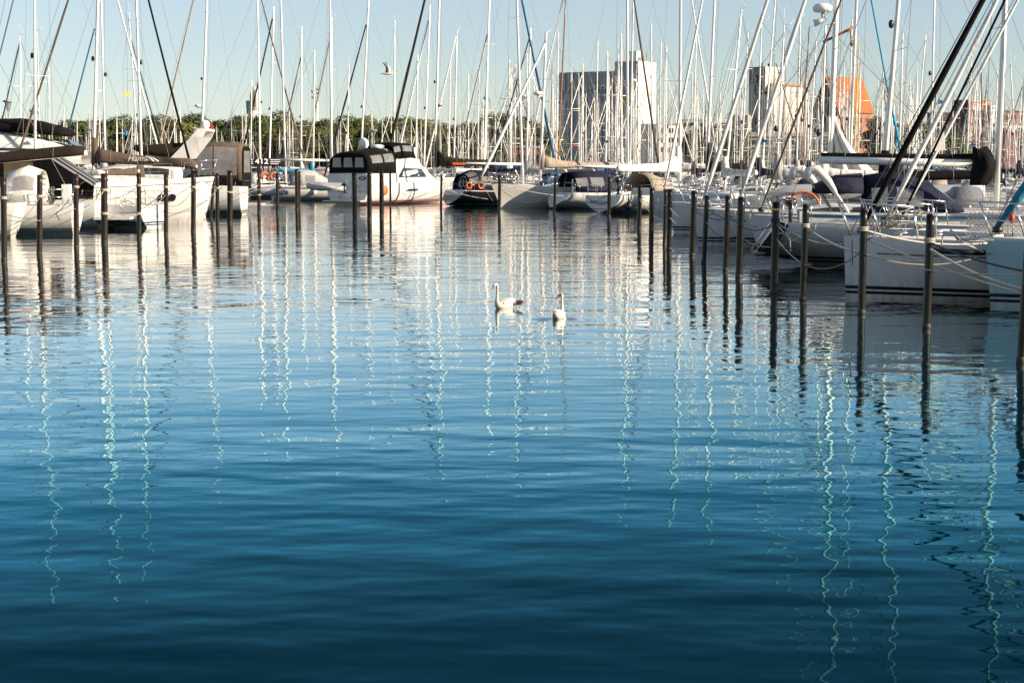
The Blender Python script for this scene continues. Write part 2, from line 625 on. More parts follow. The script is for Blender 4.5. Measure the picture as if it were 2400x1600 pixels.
def build_hull(parent, L, B, fb, mats, strips=None, tstrips=None, **kw):
    """mats: hull, rail, stripe, antifouling"""
    rows = hull_sections(L, B, fb, **kw)
    strips = strips or STRIPS
    m = MB()
    n = len(rows[0])
    for sgn in (1, -1):
        rings = [[V((p.x, p.y * sgn, p.z)) for p in r] for r in rows]
        if sgn < 0:
            rings = rings[::-1]
        m.loft(rings, strips, closed=False)
    # transom
    r = rows[0]
    vs = [V((p.x, p.y, p.z)) for p in r] + [V((p.x, -p.y, p.z)) for p in r]
    m.add(vs, [[k, n + k, n + k + 1, k + 1] for k in range(n - 1)], tstrips or strips)
    h = m.build('hull', mats, parent)
    # deck, a little below the rail
    d = MB()
    prs = []
    for r in rows:
        a = r[1]
        y = max(a.y - 0.03, 0.0)
        prs.append([V((a.x, y, a.z + 0.02)), V((a.x, y * 0.5, a.z + 0.05)), V((a.x, 0, a.z + 0.06)), V((a.x, -y * 0.5, a.z + 0.05)), V((a.x, -y, a.z + 0.02))])
    d.loft(prs[::-1], 0, closed=False)
    return h, d, rows


def sheer_at(rows, x):
    for i in range(len(rows) - 1):
        a, b = rows[i][0], rows[i + 1][0]
        if a.x <= x <= b.x:
            t = (x - a.x) / max(1e-6, b.x - a.x)
            return a.lerp(b, t)
    return rows[0][0] if x < rows[0][0].x else rows[-1][0]


def arch(x, hw, z0, h, n=12, p=2.4, xl=0.0):
    """hoop across the boat at x, half width hw, from z0 up to z0+h"""
    r = []
    for k in range(n + 1):
        a = math.pi * k / n
        c, s = math.cos(a), math.sin(a)
        yy = hw * math.copysign(abs(c) ** (2 / p), c)
        zz = h * abs(s) ** (2 / p)
        r.append(V((x + xl * (zz / max(h, 1e-6)), yy, z0 + zz)))
    return r


def canopy(parent, name, rings, m, wins=(), winmat=None, closed_end=(False, False), label=None):
    """cloth over hoops; wins are (ring a, ring b, point a, point b) patches of clear vinyl sewn in"""
    c = MB()
    c.loft(rings, 0, closed=False)
    for e, rg in ((0, rings[0]), (1, rings[-1])):
        if closed_end[e]:
            c.add(rg, [list(range(len(rg)))], 0)
    o = c.build(name, [m], parent, label)
    sol = o.modifiers.new('thick', 'SOLIDIFY')
    sol.thickness = 0.02
    cen = sum((p for r in rings for p in r), V((0, 0, 0))) / (len(rings) * len(rings[0]))
    for (ra, rb, ka, kb) in wins:
        w_ = MB()
        rg = []
        i0, i1 = int(math.floor(ra)), int(math.floor(rb - 1e-6))

        def at(rf, kf):
            i = min(int(rf), len(rings) - 2); t = rf - i
            k = min(int(kf), len(rings[0]) - 2); u = kf - k
            p = rings[i][k].lerp(rings[i][k + 1], u).lerp(rings[i + 1][k].lerp(rings[i + 1][k + 1], u), t)
            d = p - cen
            return p + d.normalized() * 0.03
        nr = 3
        nk = 4
        for a in range(nr + 1):
            rg.append([at(lerp(ra, rb, a / nr), lerp(ka, kb, q / nk)) for q in range(nk + 1)])
        w_.loft(rg, 0, closed=False)
        wo = w_.build('canopy_window', [winmat or M['vinyl']], o)
    return o


def cabin(parent, rows, x0, x1, hc, wf=0.62, front=0.9, back=0.15, m=None, wins=(), top=None):
    """coachroof between x0 (aft) and x1 (fore); wins: list of (xa, xb, za, zb) in fractions of the side"""
    m = m or M['gel']
    n = 9
    secs = []

    def sec(t):
        x = lerp(x0, x1, t)
        sh = sheer_at(rows, x)
        hw = max(0.12, sh.y * wf)
        zb = sh.z - 0.03
        hh = hc * (1 - 0.55 * sstep((t - 0.45) / 0.55))
        return x, hw, zb, hh
    for i in range(n):
        t = i / (n - 1)
        x, hw, zb, hh = sec(t)
        xs = x - (front * (1 if t > 0.9 else 0)) * 0.0
        secs.append([V((x, hw, zb)), V((x, hw * 0.94, zb + hh * 0.5)), V((x, hw * 0.86, zb + hh * 0.92)), V((x, hw * 0.7, zb + hh)),
                     V((x, 0, zb + hh * 1.08)), V((x, -hw * 0.7, zb + hh)), V((x, -hw * 0.86, zb + hh * 0.92)), V((x, -hw * 0.94, zb + hh * 0.5)), V((x, -hw, zb))])
    # sloped front
    x, hw, zb, hh = sec(1.0)
    secs.append([V((x + front, hw * 0.5 * (1 if abs(q) > 0.3 else 0.6) * (1 if q > 0 else -1) if q else 0, zb + 0.01)) for q in (1, .94, .86, .7, 0, -.7, -.86, -.94, -1)])
    c = MB()
    c.loft(secs, 0, closed=False)
    c.add(secs[0], [list(range(9))], 0)
    o = c.build('cabin', [m], parent)
    for (ta, tb, za, zb_) in wins:
        for sg in (1, -1):
            wm = MB()
            rr = []
            for k in range(5):
                t = lerp(ta, tb, k / 4)
                x, hw, zb, hh = sec(t)
                f = lambda z: V((x, sg * (hw * (1 - 0.14 * z) + 0.012), zb + hh * z))
                e = 0.75 if k in (0, 4) else 1.0
                zm = (za + zb_) / 2
                rr.append([f(zm - (zm - za) * e), f(zm + (zb_ - zm) * e)])
            wm.loft(rr, 0, closed=False)
            wm.build('cabin_window', [M['glass']], o)
    return o


def rails(parent, rows, L, x_from, x_to, h=0.62, nst=6, pulpit=True, pushpit=True, det=2):
    st = []
    for i in range(nst):
        x = lerp(x_from, x_to, i / (nst - 1))
        st.append(x)
    for sg in (1, -1):
        ln = MB()
        tops = []
        mids = []
        for x in st:
            p = sheer_at(rows, x)
            b = V((p.x, sg * max(0.02, p.y - 0.06), p.z))
            if det > 1:
                s = MB().tube([b, b + V((0, 0, h))], 0.013, 5)
                s.build('stanchion', [M['steel']], parent)
            tops.append(b + V((0, 0, h)))
            mids.append(b + V((0, 0, h * 0.52)))
        ln.tube(tops, 0.006, 4)
        ln.tube(mids, 0.005, 4)
        ln.build('lifeline', [M['wire']], parent)
    if pulpit:
        m = MB()
        xb = rows[-1][0].x
        for sg in (1, -1):
            a = sheer_at(rows, xb - 1.5)
            b = sheer_at(rows, xb - 0.25)
            A = V((a.x, sg * (a.y - 0.06), a.z))
            Bp = V((xb - 0.15, sg * 0.16, b.z))
            tip = V((xb + 0.12, sg * 0.17, b.z + h + 0.06))
            bk = A + V((0.1, 0, h))
            m.tube([A, bk], 0.016, 6)
            m.tube([bk, bk.lerp(tip, 0.5) + V((0, sg * 0.10, 0.02)), tip], 0.016, 6)
            m.tube([Bp, tip], 0.016, 6)
            q = A.lerp(Bp, 0.55)
            m.tube([q, bk.lerp(tip, 0.55) + V((0, sg * 0.1, 0))], 0.016, 6)
            m.tube([A + V((0.05, 0, h * 0.5)), Bp.lerp(tip, 0.5)], 0.011, 5)
        m.tube([V((xb + 0.12, 0.17, rows[-1][0].z + h + 0.06)), V((xb + 0.2, 0, rows[-1][0].z + h + 0.07)), V((xb + 0.12, -0.17, rows[-1][0].z + h + 0.06))], 0.016, 6)
        m.build('pulpit', [M['steel']], parent)
    if pushpit:
        a = sheer_at(rows, -L / 2 + 0.15)
        c = sheer_at(rows, -L / 2 + 1.2)
        for sg in (1, -1):
            m = MB()
            A = V((a.x + 0.1, sg * (a.y - 0.08), a.z))
            C = V((c.x, sg * (c.y - 0.08), c.z))
            m.tube([C, C + V((0, 0, h)), A + V((0, 0, h)), V((a.x + 0.02, sg * a.y * 0.35, a.z + h))], 0.016, 6)
            m.tube([C + V((0, 0, h * 0.5)), A + V((0, 0, h * 0.5)), V((a.x + 0.02, sg * a.y * 0.35, a.z + h * 0.5))], 0.012, 5)
            m.tube([A, A + V((0, 0, h))], 0.016, 6)
            m.tube([V((a.x + 0.02, sg * a.y * 0.35, a.z)), V((a.x + 0.02, sg * a.y * 0.35, a.z + h))], 0.016, 6)
            m.build('pushpit', [M['steel']], parent)


def boom_cover(parent, A, Bp, m, h0=0.75, h1=0.30, wd=0.17, up=0.0, boom_mat=None, boom_r=0.075, cover=True, ties=4, label=None, sag=0.0, above=False):
    """boom from A (mast) to Bp with a sail packed on it"""
    A = V(A); Bp = V(Bp)
    b = MB()
    b.tube([A, Bp], boom_r, 8)
    ob = b.build('boom', [boom_mat or M['alu']], parent)
    if not cover:
        return ob
    ax = (Bp - A)
    d = ax.normalized()
    side = V((0, 0, 1)).cross(d).normalized()
    rings = []
    n = 14
    rnd = random.Random(int(abs(A.x * 100) + abs(A.z * 70) + 5))
    for i in range(n + 1):
        t = i / n
        hh = h1 + (h0 - h1) * math.exp(-t * 5.0)
        if t > 0.93:
            hh *= 0.75
        hh *= 1 + rnd.uniform(-0.06, 0.06)
        ww = wd * (1 - 0.35 * t) * (1 + rnd.uniform(-0.08, 0.08))
        c = A + ax * (0.02 + 0.97 * t)
        r = []
        for k in range(10):
            a = 2 * math.pi * k / 10
            yy = math.cos(a) * ww
            zz = math.sin(a)
            z = zz * hh * 0.62 if zz > 0 else zz * (0.02 if above else 0.12)
            if above:
                z += boom_r * 0.8
            if zz > 0:
                yy *= 1 - 0.45 * zz
            r.append(c + side * yy + V((0, 0, z + 0.03 - sag * math.sin(math.pi * t))))
        rings.append(r)
    c = MB()
    c.loft(rings, 0, cap0=True, cap1=True)
    if up > 0:
        # part of the cover laced round the mast
        c.tube([A + V((0, 0, -0.15)), A + V((0, 0, up * 0.6)), A + V((0, 0, up))], [0.24, 0.19, 0.12], 9)
    oc = c.build('sail_cover', [m], ob, label)
    t_ = MB()
    for i in range(ties):
        t = (i + 0.7) / (ties + 0.3)
        k = int(t * n)
        rr = [p + (p - (A + ax * t)).normalized() * 0.008 for p in rings[k]]
        t_.tube(rr + [rr[0]], 0.012, 4, cap=False)
    t_.build('sail_tie', [M['rope_g']], ob)
    return ob


def furl(parent, A, Bp, r, m, ties=True, name='furled_sail'):
    """headsail rolled on its stay from foot A to head Bp"""
    A = V(A); Bp = V(Bp)
    f = MB()
    n = 14
    pts = []
    rs = []
    rnd = random.Random(int(A.x * 91 + Bp.z * 37))
    sagv = V((0, 0, -1)) * ((A - Bp).length * 0.006)
    for i in range(n + 1):
        t = i / n
        pts.append(A.lerp(Bp, t) + sagv * math.sin(math.pi * t))
        base = lerp(1.15, 0.7, t)
        if t < 0.04:
            base = 0.55
        rs.append(r * base * (1 + rnd.uniform(-0.10, 0.10)))
    f.tube(pts, rs, 7)
    o = f.build(name, [m], parent)
    g_ = MB()
    g_.lathe([(0.03, 0), (0.10, 0.02), (0.10, 0.12), (0.03, 0.14)], (0, 0, 0), 10)
    dr = g_.build('furling_drum', [M['rubber']], o)
    dr.location = A - V((0, 0, 0.12))
    return o


def radar(parent, p, s=1.0):
    m = MB()
    m.lathe([(0.0, 0.0), (0.24 * s, 0.0), (0.30 * s, 0.06 * s), (0.30 * s, 0.16 * s), (0.22 * s, 0.24 * s), (0, 0.26 * s)], p, 14)
    m.tube([V(p) + V((0.0, 0, 0)), V(p) + V((0, 0, -0.16 * s))], 0.06 * s, 6)
    return m.build('radar_dome', [M['whitep']], parent)


class Boat:
    """a sailing boat: an Empty amidships at the waterline, bow along local +x"""

    def __init__(s, label, pos, heading, L, B, fb, mats=None, cat='sailboat', name='sailboat', group=None, det=2, deckmat=None, **kw):
        s.h = heading
        s.L, s.B, s.fb, s.det = L, B, fb, det
        s.root = thing(name, label, cat, pos, heading, group)
        s.Mi = (Matrix.Translation(V(pos)) @ Matrix.Rotation(heading, 4, 'Z')).inverted()
        mats = mats or [M['gel'], M['gel'], M['navy'], M['anti']]
        s.hull, dk, s.rows = build_hull(s.root, L, B, fb, mats, **kw)
        s.deck = dk.build('deck', [deckmat or M['deck']], s.root)
        s.pos = V(pos)

    def loc(s, p):
        return s.Mi @ V(p)

    def onx(s, px, py_or_z, z=None):
        """local point on the centreline plane seen at pixel column px; z in metres"""
        k = (px - 1200) / FPX
        h = V((math.cos(s.h), math.sin(s.h), 0))
        # camera depth along FW ~ Y cosP - (z-H) sinP
        zz = z if z is not None else py_or_z
        c0 = s.pos
        A0 = c0.y * math.cos(PITCH) - (zz - CAM_H) * math.sin(PITCH)
        t = (k * A0 - c0.x) / (h.x - k * h.y * math.cos(PITCH))
        return V((t, 0, zz))

    def wpt(s, lp):
        return s.Mi.inverted() @ V(lp)

    def mast(s, base, top, wpx, mt=None, zdeck=None, spread=(0.36, 0.68), out=17.5, extra=(), radar_py=None, stays=True, black_boot=0, wind=True):
        """base/top: photo pixels of the visible mast; the mast stands on the centreline"""
        mt = mt or M['alu']
        zb = zdeck if zdeck is not None else s.fb[1] + 0.15
        lb = s.onx(base[0], zb)
        Y = s.wpt(lb).y
        # pixel line -> world line at depth Y
        pb = P(base[0], base[1], Y)
        pt = P(top[0], top[1], Y)
        d = (pt - pb) / (pt.z - pb.z)
        ztop = pt.z if top[1] > 1 else max(out, pt.z + 1)
        wb = pb + d * (zb - pb.z)
        wt = pb + d * (ztop - pb.z)
        A, T = s.loc(wb), s.loc(wt)
        A = V((A.x, A.y, zb))
        r = wpx * Y / FPX / 2
        m = MB()
        n = 6
        pts = [A.lerp(T, i / n) for i in range(n + 1)]
        m.tube(pts, [r * lerp(1.0, 0.78, i / n) for i in range(n + 1)], 9, flat=0.8)
        if wind:
            m.tube([T, T + V((-0.35, 0, 0.10))], 0.012, 4)
            m.tube([T + V((-0.35, 0, 0.06)), T + V((-0.35, 0, 0.26))], 0.012, 4)
            m.tube([T, T + V((0, 0, 0.7))], 0.008, 4)
        s.mastobj = m.build('mast', [mt], s.root)
        s.mA, s.mT, s.mr = A, T, r
        s.mY = Y
        if spread:
            rig = MB()
            sp_pts = {1: [], -1: []}
            for i, q in enumerate(spread):
                c = A.lerp(T, q)
                ln = s.B * (0.34 if i == 0 else 0.26)
                for sg in (1, -1):
                    tip = c + V((-0.18, sg * ln, 0.06))
                    MB().tube([c, tip], [0.035, 0.02], 5, flat=0.5).build('spreader', [mt], s.mastobj)
                    sp_pts[sg].append(tip)
            if stays:
                for sg in (1, -1):
                    sh = sheer_at(s.rows, A.x - 0.1)
                    ch = V((A.x - 0.15, sg * sh.y * 0.92, sh.z))
                    rig.tube([ch] + sp_pts[sg] + [T - V((0, 0, 0.2))], 0.010, 4, cap=False)
                    rig.tube([ch + V((0.2, 0, 0)), A.lerp(T, spread[0] - 0.01)], 0.008, 4, cap=False)
                st = s.rows[0][0]
                rig.tube([V((st.x + 0.1, 0, st.z)), T], 0.010, 4, cap=False)
                fo = s.rows[-1][0]
                rig.tube([V((fo.x - 0.1, 0, fo.z)), T - V((0, 0, 0.3))], 0.010, 4, cap=False)
                rig.build('standing_rigging', [M['wire']], s.root)
        if radar_py:
            py = radar_py
            rp = s.loc(P(lerp(base[0], top[0], (py - base[1]) / (top[1] - base[1])), py, Y))
            bm = MB().box(rp + V((0.18, 0, -0.1)), (0.36, 0.08, 0.06))
            bm.build('radar_bracket', [mt], s.mastobj)
            radar(s.mastobj, rp + V((0.42, 0, -0.04)), 1.0)
        return s

    def furlpx(s, top, foot, wpx, m, zfoot=None, name='furled_sail', drop=0.0):
        """stay drawn through two photo pixels: foot on the centreline forward, head near the mast"""
        zf = zfoot if zfoot is not None else s.fb[2] + 0.15
        f = s.onx(foot[0], zf)
        wf = s.wpt(f)
        # head: on the mast axis
        best = None
        for i in range(60, 101):
            c = s.mA.lerp(s.mT, i / 100)
            w_ = s.wpt(c)
            # predicted pixel
            rel = w_ - V((0, 0, CAM_H))
            dp = rel.dot(FW)
            px = 1200 + FPX * rel.x / dp
            py = 800 - FPX * rel.dot(UPV) / dp
            # distance to the pixel line top-foot
            ax, ay = top[0] - foot[0], top[1] - foot[1]
            dd = abs((px - foot[0]) * ay - (py - foot[1]) * ax) / math.hypot(ax, ay)
            if top[1] > 2:
                dd = abs(py - top[1])
            if best is None or dd < best[0]:
                best = (dd, c)
        r = wpx * s.mY / FPX / 2
        furl(s.root, f, best[1] + V((s.mr, 0, 0)), r, m, name=name)
        return s

    def boompx(s, out_px, z, m, h0=0.7, h1=0.3, wd=0.16, up=0.0, cover=True, boom_mat=None, r=0.075, swing=0.0, label=None, zend=None, ties=4, above=False):
        A = V((s.mA.x - s.mr - 0.06, s.mA.y, z))
        E = s.onx(out_px, z)
        E = V((E.x, E.y + swing, zend if zend is not None else z + 0.05))
        s.boom = boom_cover(s.root, A, E, m, h0, h1, wd, up, boom_mat, r, cover, label=label, ties=ties, above=above)
        return s.boom


def px_of(w_):
    rel = V(w_) - V((0, 0, CAM_H))
    dp = rel.dot(FW)
    return 1200 + FPX * rel.x / dp, 800 - FPX * rel.dot(UPV) / dp


def text_obj(body, size, m, parent=None, loc=(0, 0, 0), rot=(0, 0, 0), ext=0.004, name='lettering', shear=0.0, bold=False, sx=1.0):
    cu = bpy.data.curves.new(name, 'FONT')
    cu.body = body
    cu.size = size
    cu.extrude = ext
    cu.shear = shear
    cu.align_x = 'CENTER'
    cu.align_y = 'CENTER'
    if bold:
        cu.offset = size * 0.02
    tmp = bpy.data.objects.new('tmp', cu)
    col.objects.link(tmp)
    dg = bpy.context.evaluated_depsgraph_get()
    me = bpy.data.meshes.new_from_object(tmp.evaluated_get(dg))
    bpy.data.objects.remove(tmp)
    bpy.data.curves.remove(cu)
    me.materials.clear()
    me.materials.append(m)
    o = bpy.data.objects.new(name, me)
    col.objects.link(o)
    if parent is not None:
        o.parent = parent
    o.location = loc
    o.rotation_euler = rot
    o.scale = (sx, 1, 1)
    return o


def gen(label, Y, base, top, wpx, fl=None, bow=None, hullm=None, L=None, boom=None, cover='cv_white', mt=None, out=17.5, dy=1, spread=(0.36, 0.68), radar_py=None, up=0.9, group=None, fb=(1.0, 1.05, 1.3), det=1, bimini=None, stripe='navy', hc=0.42, cab=None):
    """a boat of the moored rows known by its mast: base/top pixels, fl=(top px, foot px, width, canvas), bow = direction when no furled sail"""
    zb = 1.25
    pb = P(base[0], base[1], Y)
    pt = P(top[0], top[1], Y)
    d = (pt - pb) / (pt.z - pb.z)
    mp = pb + d * (zb - pb.z)
    if fl:
        ft, ff, fw, fm = fl
        # run the stay line down to the deck
        k = (ff[0] - ft[0]) / (ff[1] - ft[1])
        ydeck = 393 + (CAM_H - 1.35) * FPX / Y
        fx = ff[0] + k * (ydeck - ff[1])
        dx = (fx - 1200) / FPX * Y - mp.x
        J = max(abs(dx) * 1.0, 3.6)
        J = min(max(J, 3.6), 6.0)
        if abs(dx) < J:
            dyv = dy * math.sqrt(max(0, J * J - dx * dx))
        else:
            dyv = 0
        hd = math.atan2(dyv, dx)
        Lb = L or max(8.5, min(13.0, J / 0.36))
    else:
        hd = math.radians(bow if bow is not None else 90)
        Lb = L or 10
        J = Lb * 0.37
    hv = V((math.cos(hd), math.sin(hd), 0))
    c = V((mp.x, mp.y, 0)) - hv * (Lb / 2 - J - 0.1)
    hm = hullm or 'gel'
    b = Boat(label, c, hd, Lb, Lb * 0.31, fb, [M[hm], M['gel'], M[stripe], M['anti']], det=det, group=group)
    cabin(b.root, b.rows, -Lb * 0.12, Lb * 0.22, hc, m=cab, wins=[(0.1, 0.42, 0.35, 0.75), (0.5, 0.8, 0.35, 0.75)])
    b.mast(base, top, wpx, mt=mt, zdeck=zb, out=out, spread=spread, radar_py=radar_py)
    if fl:
        b.furlpx(ft, (fx, ydeck), fw, M[fm], zfoot=1.4)
    if boom is None:
        boom = Lb * 0.36
    if boom:
        A = V((b.mA.x - 0.1, b.mA.y, 2.35))
        boom_cover(b.root, A, A + V((-boom, 0, 0.08)), M[cover], 0.6, 0.28, 0.15, up)
    rails(b.root, b.rows, Lb, -Lb * 0.42, Lb * 0.36, det=det, nst=6)
    hsh = int(base[0] * 3.1 + base[1])
    ft_ = MB()
    q_ = b.mA.lerp(b.mT, 0.42)
    ft_.ell(q_ + V((b.mr + 0.07, 0, 0)), (0.09, 0.07, 0.14), 8, 6)
    ft_.box(b.mA.lerp(b.mT, 0.10) + V((0, b.mr + 0.02, 0)), (0.12, 0.1, 0.22))
    ft_.build('mast_fitting', [M['rubber']], b.mastobj)
    if hsh % 4 == 0:
        f_ = MB()
        q2 = b.mA.lerp(b.mT, 0.33) + V((-0.15, b.B * 0.26, 0))
        f_.plate([q2, q2 + V((-0.02, 0.02, -0.32)), q2 + V((-0.40, 0.10, -0.20))], 0.02)
        f_.build('burgee', [M[('redp', 'cv_cyan', 'yellow')[hsh % 3]]], b.mastobj)
    if bimini is None and det:
        bimini = [None, 'cv_navy', 'cv_grey', 'cv_tan', 'cv_blue' if Y > 125 else 'cv_slate', 'cv_navy', 'cv_white'][int(base[0] * 1.7) % 7]
    if bimini:
        x0 = -Lb * 0.16
        canopy(b.root, 'sprayhood', [arch(x0, b.B * 0.33, b.fb[1] + 0.1, 0.95), arch(x0 + 0.7, b.B * 0.32, b.fb[1] + 0.2, 0.85), arch(x0 + 1.4, b.B * 0.28, b.fb[1] + 0.3, 0.2)], M[bimini], wins=[(1.15, 1.85, 3.5, 8.5)])
    return b

# ------------------------------------------------------------------ mooring piles
PILES = {}


def pile(key, top, base, wpx, label, group, m='pile', band=False):
    b = W(base[0], base[1])
    Y = b.y
    t = P(top[0], top[1], Y)
    r = wpx * Y / FPX / 2
    root = thing('mooring_pile', label, 'pile', (b.x, b.y, 0), 0, group)
    d = (t - b)
    rnd = random.Random(sum(ord(c) * 7 for c in key))
    ph = rnd.random() * 6
    n = 16
    pts = [V((0, 0, 0)) + d * ((-0.7 / d.z) + (1 + 0.7 / d.z) * i / n) for i in range(n + 1)]
    m_ = MB()
    m_.tube(pts, [r * (1 + 0.03 * math.sin(i * 1.9 + ph)) for i in range(n + 1)], 16)
    m_.build('shaft', [M[m]], root)
    c = MB()
    c.tube([d, d + V((0, 0, 0.02)), d + V((0, 0, 0.05))], [r * 0.97, r * 1.02, r * 0.8], 16)
    c.build('pile_cap', [M[m]], root)
    # ring of weed at the waterline
    k = MB()
    k.tube([V((0, 0, -0.06)), V((0, 0, 0.05)), V((0, 0, 0.09))], [r * 1.05, r * 1.04, r * 1.0], 16)
    k.build('weed_ring', [M['anti']], root)
    if band:
        q = MB()
        q.tube([d * 0.925, d * 0.95], r * 1.05, 16)
        q.build('yellow_band', [M['yellow']], root)
    # hook that holds a mooring line
    hk = MB()
    hz = d * 0.72
    hk.tube([hz + V((r * 0.9, -r * 0.3, 0)), hz + V((r + 0.12, -0.03, 0.05)), hz + V((r + 0.14, -0.03, 0.2))], 0.014, 5)
    hk.build('line_hook', [M['wire']], root)
    PILES[key] = (b, t, r)


GL = 'mooring piles along the moored boats'
for a in [
    ('L1', (8, 419), (10, 610), 13.5, 'tall brown mooring pile at the far left edge of the picture'),
    ('L2', (93, 413), (92.5, 595), 13, 'brown mooring pile in front of the white sloop with ivory sprayhood'),
    ('L3', (178, 411), (179, 581), 12, 'mooring pile beside the transom ladder of the white sloop'),
    ('L4', (244, 409.5), (245, 569), 15.5, 'thick mooring pile beside the dark gap under the grey cockpit awning'),
    ('L5', (325.5, 409), (326, 559), 11, 'mooring pile before the big white bow, left of its two portholes'),
    ('L6', (389, 410.6), (389, 551), 10.5, 'mooring pile standing between the two portholes of the big white bow'),
    ('L7', (453.5, 410.6), (453, 543.5), 11.5, 'mooring pile before the tip of the big white bow'),
    ('L8', (501, 425), (494, 513), 7, 'short thin pile leaning right just behind the big white bow'),
    ('L9', (509, 408.6), (510, 533.7), 9, 'slim pile just right of the big white bow, beside a leaning pile'),
    ('L10', (539, 402), (539, 523), 13, 'thick pile in front of the boat with the tall canvas enclosure'),
    ('L11', (607, 405.7), (607, 500), 8.5, 'pile in front of the hanging grey dinghy, on its left'),
    ('L12', (650, 407), (650.5, 497), 7.5, 'pile crossing the end of the hanging grey dinghy, on its right'),
    ('L13', (695, 397), (696, 491), 8.5, 'pile in front of the white yacht with grey sprayhood and dark blue line'),
    ('L14', (702, 403), (701.5, 486), 5, 'thin pile close behind another pile by the grey sprayhood yacht'),
    ('C2', (830, 408), (832, 520), 11.5, 'nearest of the three thick piles behind the flybridge cruiser stern'),
    ('C3', (865.5, 405), (866, 514), 11, 'middle one of the three thick piles behind the flybridge cruiser'),
    ('C4', (894, 403), (894.5, 507), 10.5, 'thick pile beside the cruiser corner, left of the orange lifebuoy'),
    ('C5', (914.5, 406.5), (915, 483), 5, 'thin pile crossing the orange lifebuoy of the cruiser'),
    ('C6', (1034.7, 410), (1033.5, 488), 5.5, 'thin pile before the transom of the dark hulled yacht'),
    ('C7', (1171, 413), (1170, 500), 7.5, 'pile standing at the bow of the ivory hull with two oval ports'),
    ('C8', (1302, 410), (1299, 499), 6.5, 'pile before the sugar scoop stern under the navy canopy'),
    ('C9', (1428.5, 417), (1427, 508), 8.5, 'pile in front of the lettered transom with the steering wheel'),
    ('R1', (1500, 438), (1498, 533.4), 10, 'pile at the ivory hull below the tan sprayhood'),
    ('R2', (1528, 443), (1526, 563.5), 11.5, 'pile at the stem of the plain white bow, next to another pile'),
    ('R3', (1560, 447), (1556.6, 573), 7.5, 'slender pile touching a thicker pile before the plain white bow'),
    ('R4', (1570, 446), (1567.5, 586.5), 12.5, 'thicker pile of the close pair before the plain white bow'),
    ('R5', (1627, 450), (1622, 600), 14, 'dark pile where pale lines are gathered, left of the netted rail'),
    ('R6', (1657, 461.7), (1649, 617.5), 11.5, 'tilted dark pile at the bow with the netted rail'),
    ('R7', (1705.7, 462.4), (1700, 634.5), 12.5, 'dark pile in front of the netted rail, right of the tilted one'),
    ('R8', (1737.7, 466.5), (1732, 651.5), 17.5, 'thick dark pile at the tip of the scooped white stern'),
    ('R9', (1818.6, 478), (1814, 688), 17.5, 'dark pile with a yellow band round its head'),
    ('R10', (1889, 483.5), (1882, 703.5), 16, 'dark pile before the blue striped white hull, right of the yellow banded one'),
    ('R11', (2024.6, 494), (2019, 736), 18, 'tall dark pile at the plumb bow with black boot stripes'),
    ('R12', (2181, 508), (2171.5, 770), 20, 'tall dark pile before the side of the hull with black boot stripes'),
    ('R13', (2412, 560), (2393, 850), 22, 'dark pile cut off by the right edge of the picture'),
]:
    pile(a[0], a[1], a[2], a[3], a[4], GL, m='pile_brown' if a[0][0] == 'L' else 'pile', band=(a[0] == 'R9'))
pile('C1', (807, 403.7), (806, 476), 5, 'thin rusty red pile close to the cruiser transom', GL, m='pile_rust')

# ------------------------------------------------------------------ right-hand row, near to far
R = math.radians


def net(parent, a, b, h, name='safety_net', m='rope_l', step=0.09, r=0.004):
    """netting laced between rail and deck, from a to b (local), height h"""
    a = V(a); b = V(b)
    L = (b - a).length
    d = (b - a) / L
    nm = MB()
    k = int((L + h) / step)
    for i in range(k):
        s0 = i * step
        # strand leaning one way
        p0, p1 = s0, s0 - h
        z0, z1 = 0.0, h
        if p0 > L:
            z0 = p0 - L; p0 = L
        if p1 < 0:
            z1 = h + p1; p1 = 0
        if z1 > z0 + 0.01:
            nm.tube([a + d * p0 + V((0, 0, z0)), a + d * p1 + V((0, 0, z1))], r, 3, cap=False, smooth=False)
        q0, q1 = s0 - h, s0
        z0, z1 = 0.0, h
        if q0 < 0:
            z0 = -q0; q0 = 0
        if q1 > L:
            z1 = h - (q1 - L); q1 = L
        if z1 > z0 + 0.01:
            nm.tube([a + d * q0 + V((0, 0, z0)), a + d * q1 + V((0, 0, z1))], r, 3, cap=False, smooth=False)
    o = nm.build(name, [M[m]], parent)
    o['kind'] = 'stuff'
    return o


# --- sloop with the plumb bow and black boot stripes
hd = R(166)
bow = W(1982, 697)
Lp, Bp_ = 12.0, 3.7
hv = V((math.cos(hd), math.sin(hd), 0))
p_boat = Boat('white sloop with plumb bow, black boot stripes and furled black headsail', bow - hv * (Lp / 2), hd, Lp, Bp_, (1.2, 1.2, 1.30),
              [M['gelgrey'] if False else M['gel'], M['gel'], M['black'], M['anti']], rake_bow=0.06, bowp=1.9, ebow=1.8,
              )
# thin dark cove line along the topsides
cv = MB()
for sg in (1, -1):
    pts = []
    for r_ in p_boat.rows[4:-1]:
        a_, b_ = r_[2], r_[3]
        q = a_.lerp(b_, 0.7)
        pts.append(V((q.x, sg * (q.y + 0.004), q.z)))
    cv.tube(pts, 0.012, 4)
cv.build('cove_line', [M['black']], p_boat.root)
cabin(p_boat.root, p_boat.rows, -2.2, 2.2, 0.42, wins=[(0.05, 0.3, 0.35, 0.75), (0.36, 0.6, 0.35, 0.75), (0.66, 0.85, 0.35, 0.7)])
rails(p_boat.root, p_boat.rows, Lp, -4.6, 4.2, h=0.62, nst=7)
p_boat.mast((2640, 560), (2640 + 200, -500), 24, zdeck=1.55, out=16.5)
p_boat.furlpx((2240, 0), (2020, 600), 15, M['cv_black'], zfoot=1.45)
p_boat.boompx(2980, 2.6, M['cv_black'])
sh1 = sheer_at(p_boat.rows, 4.2)
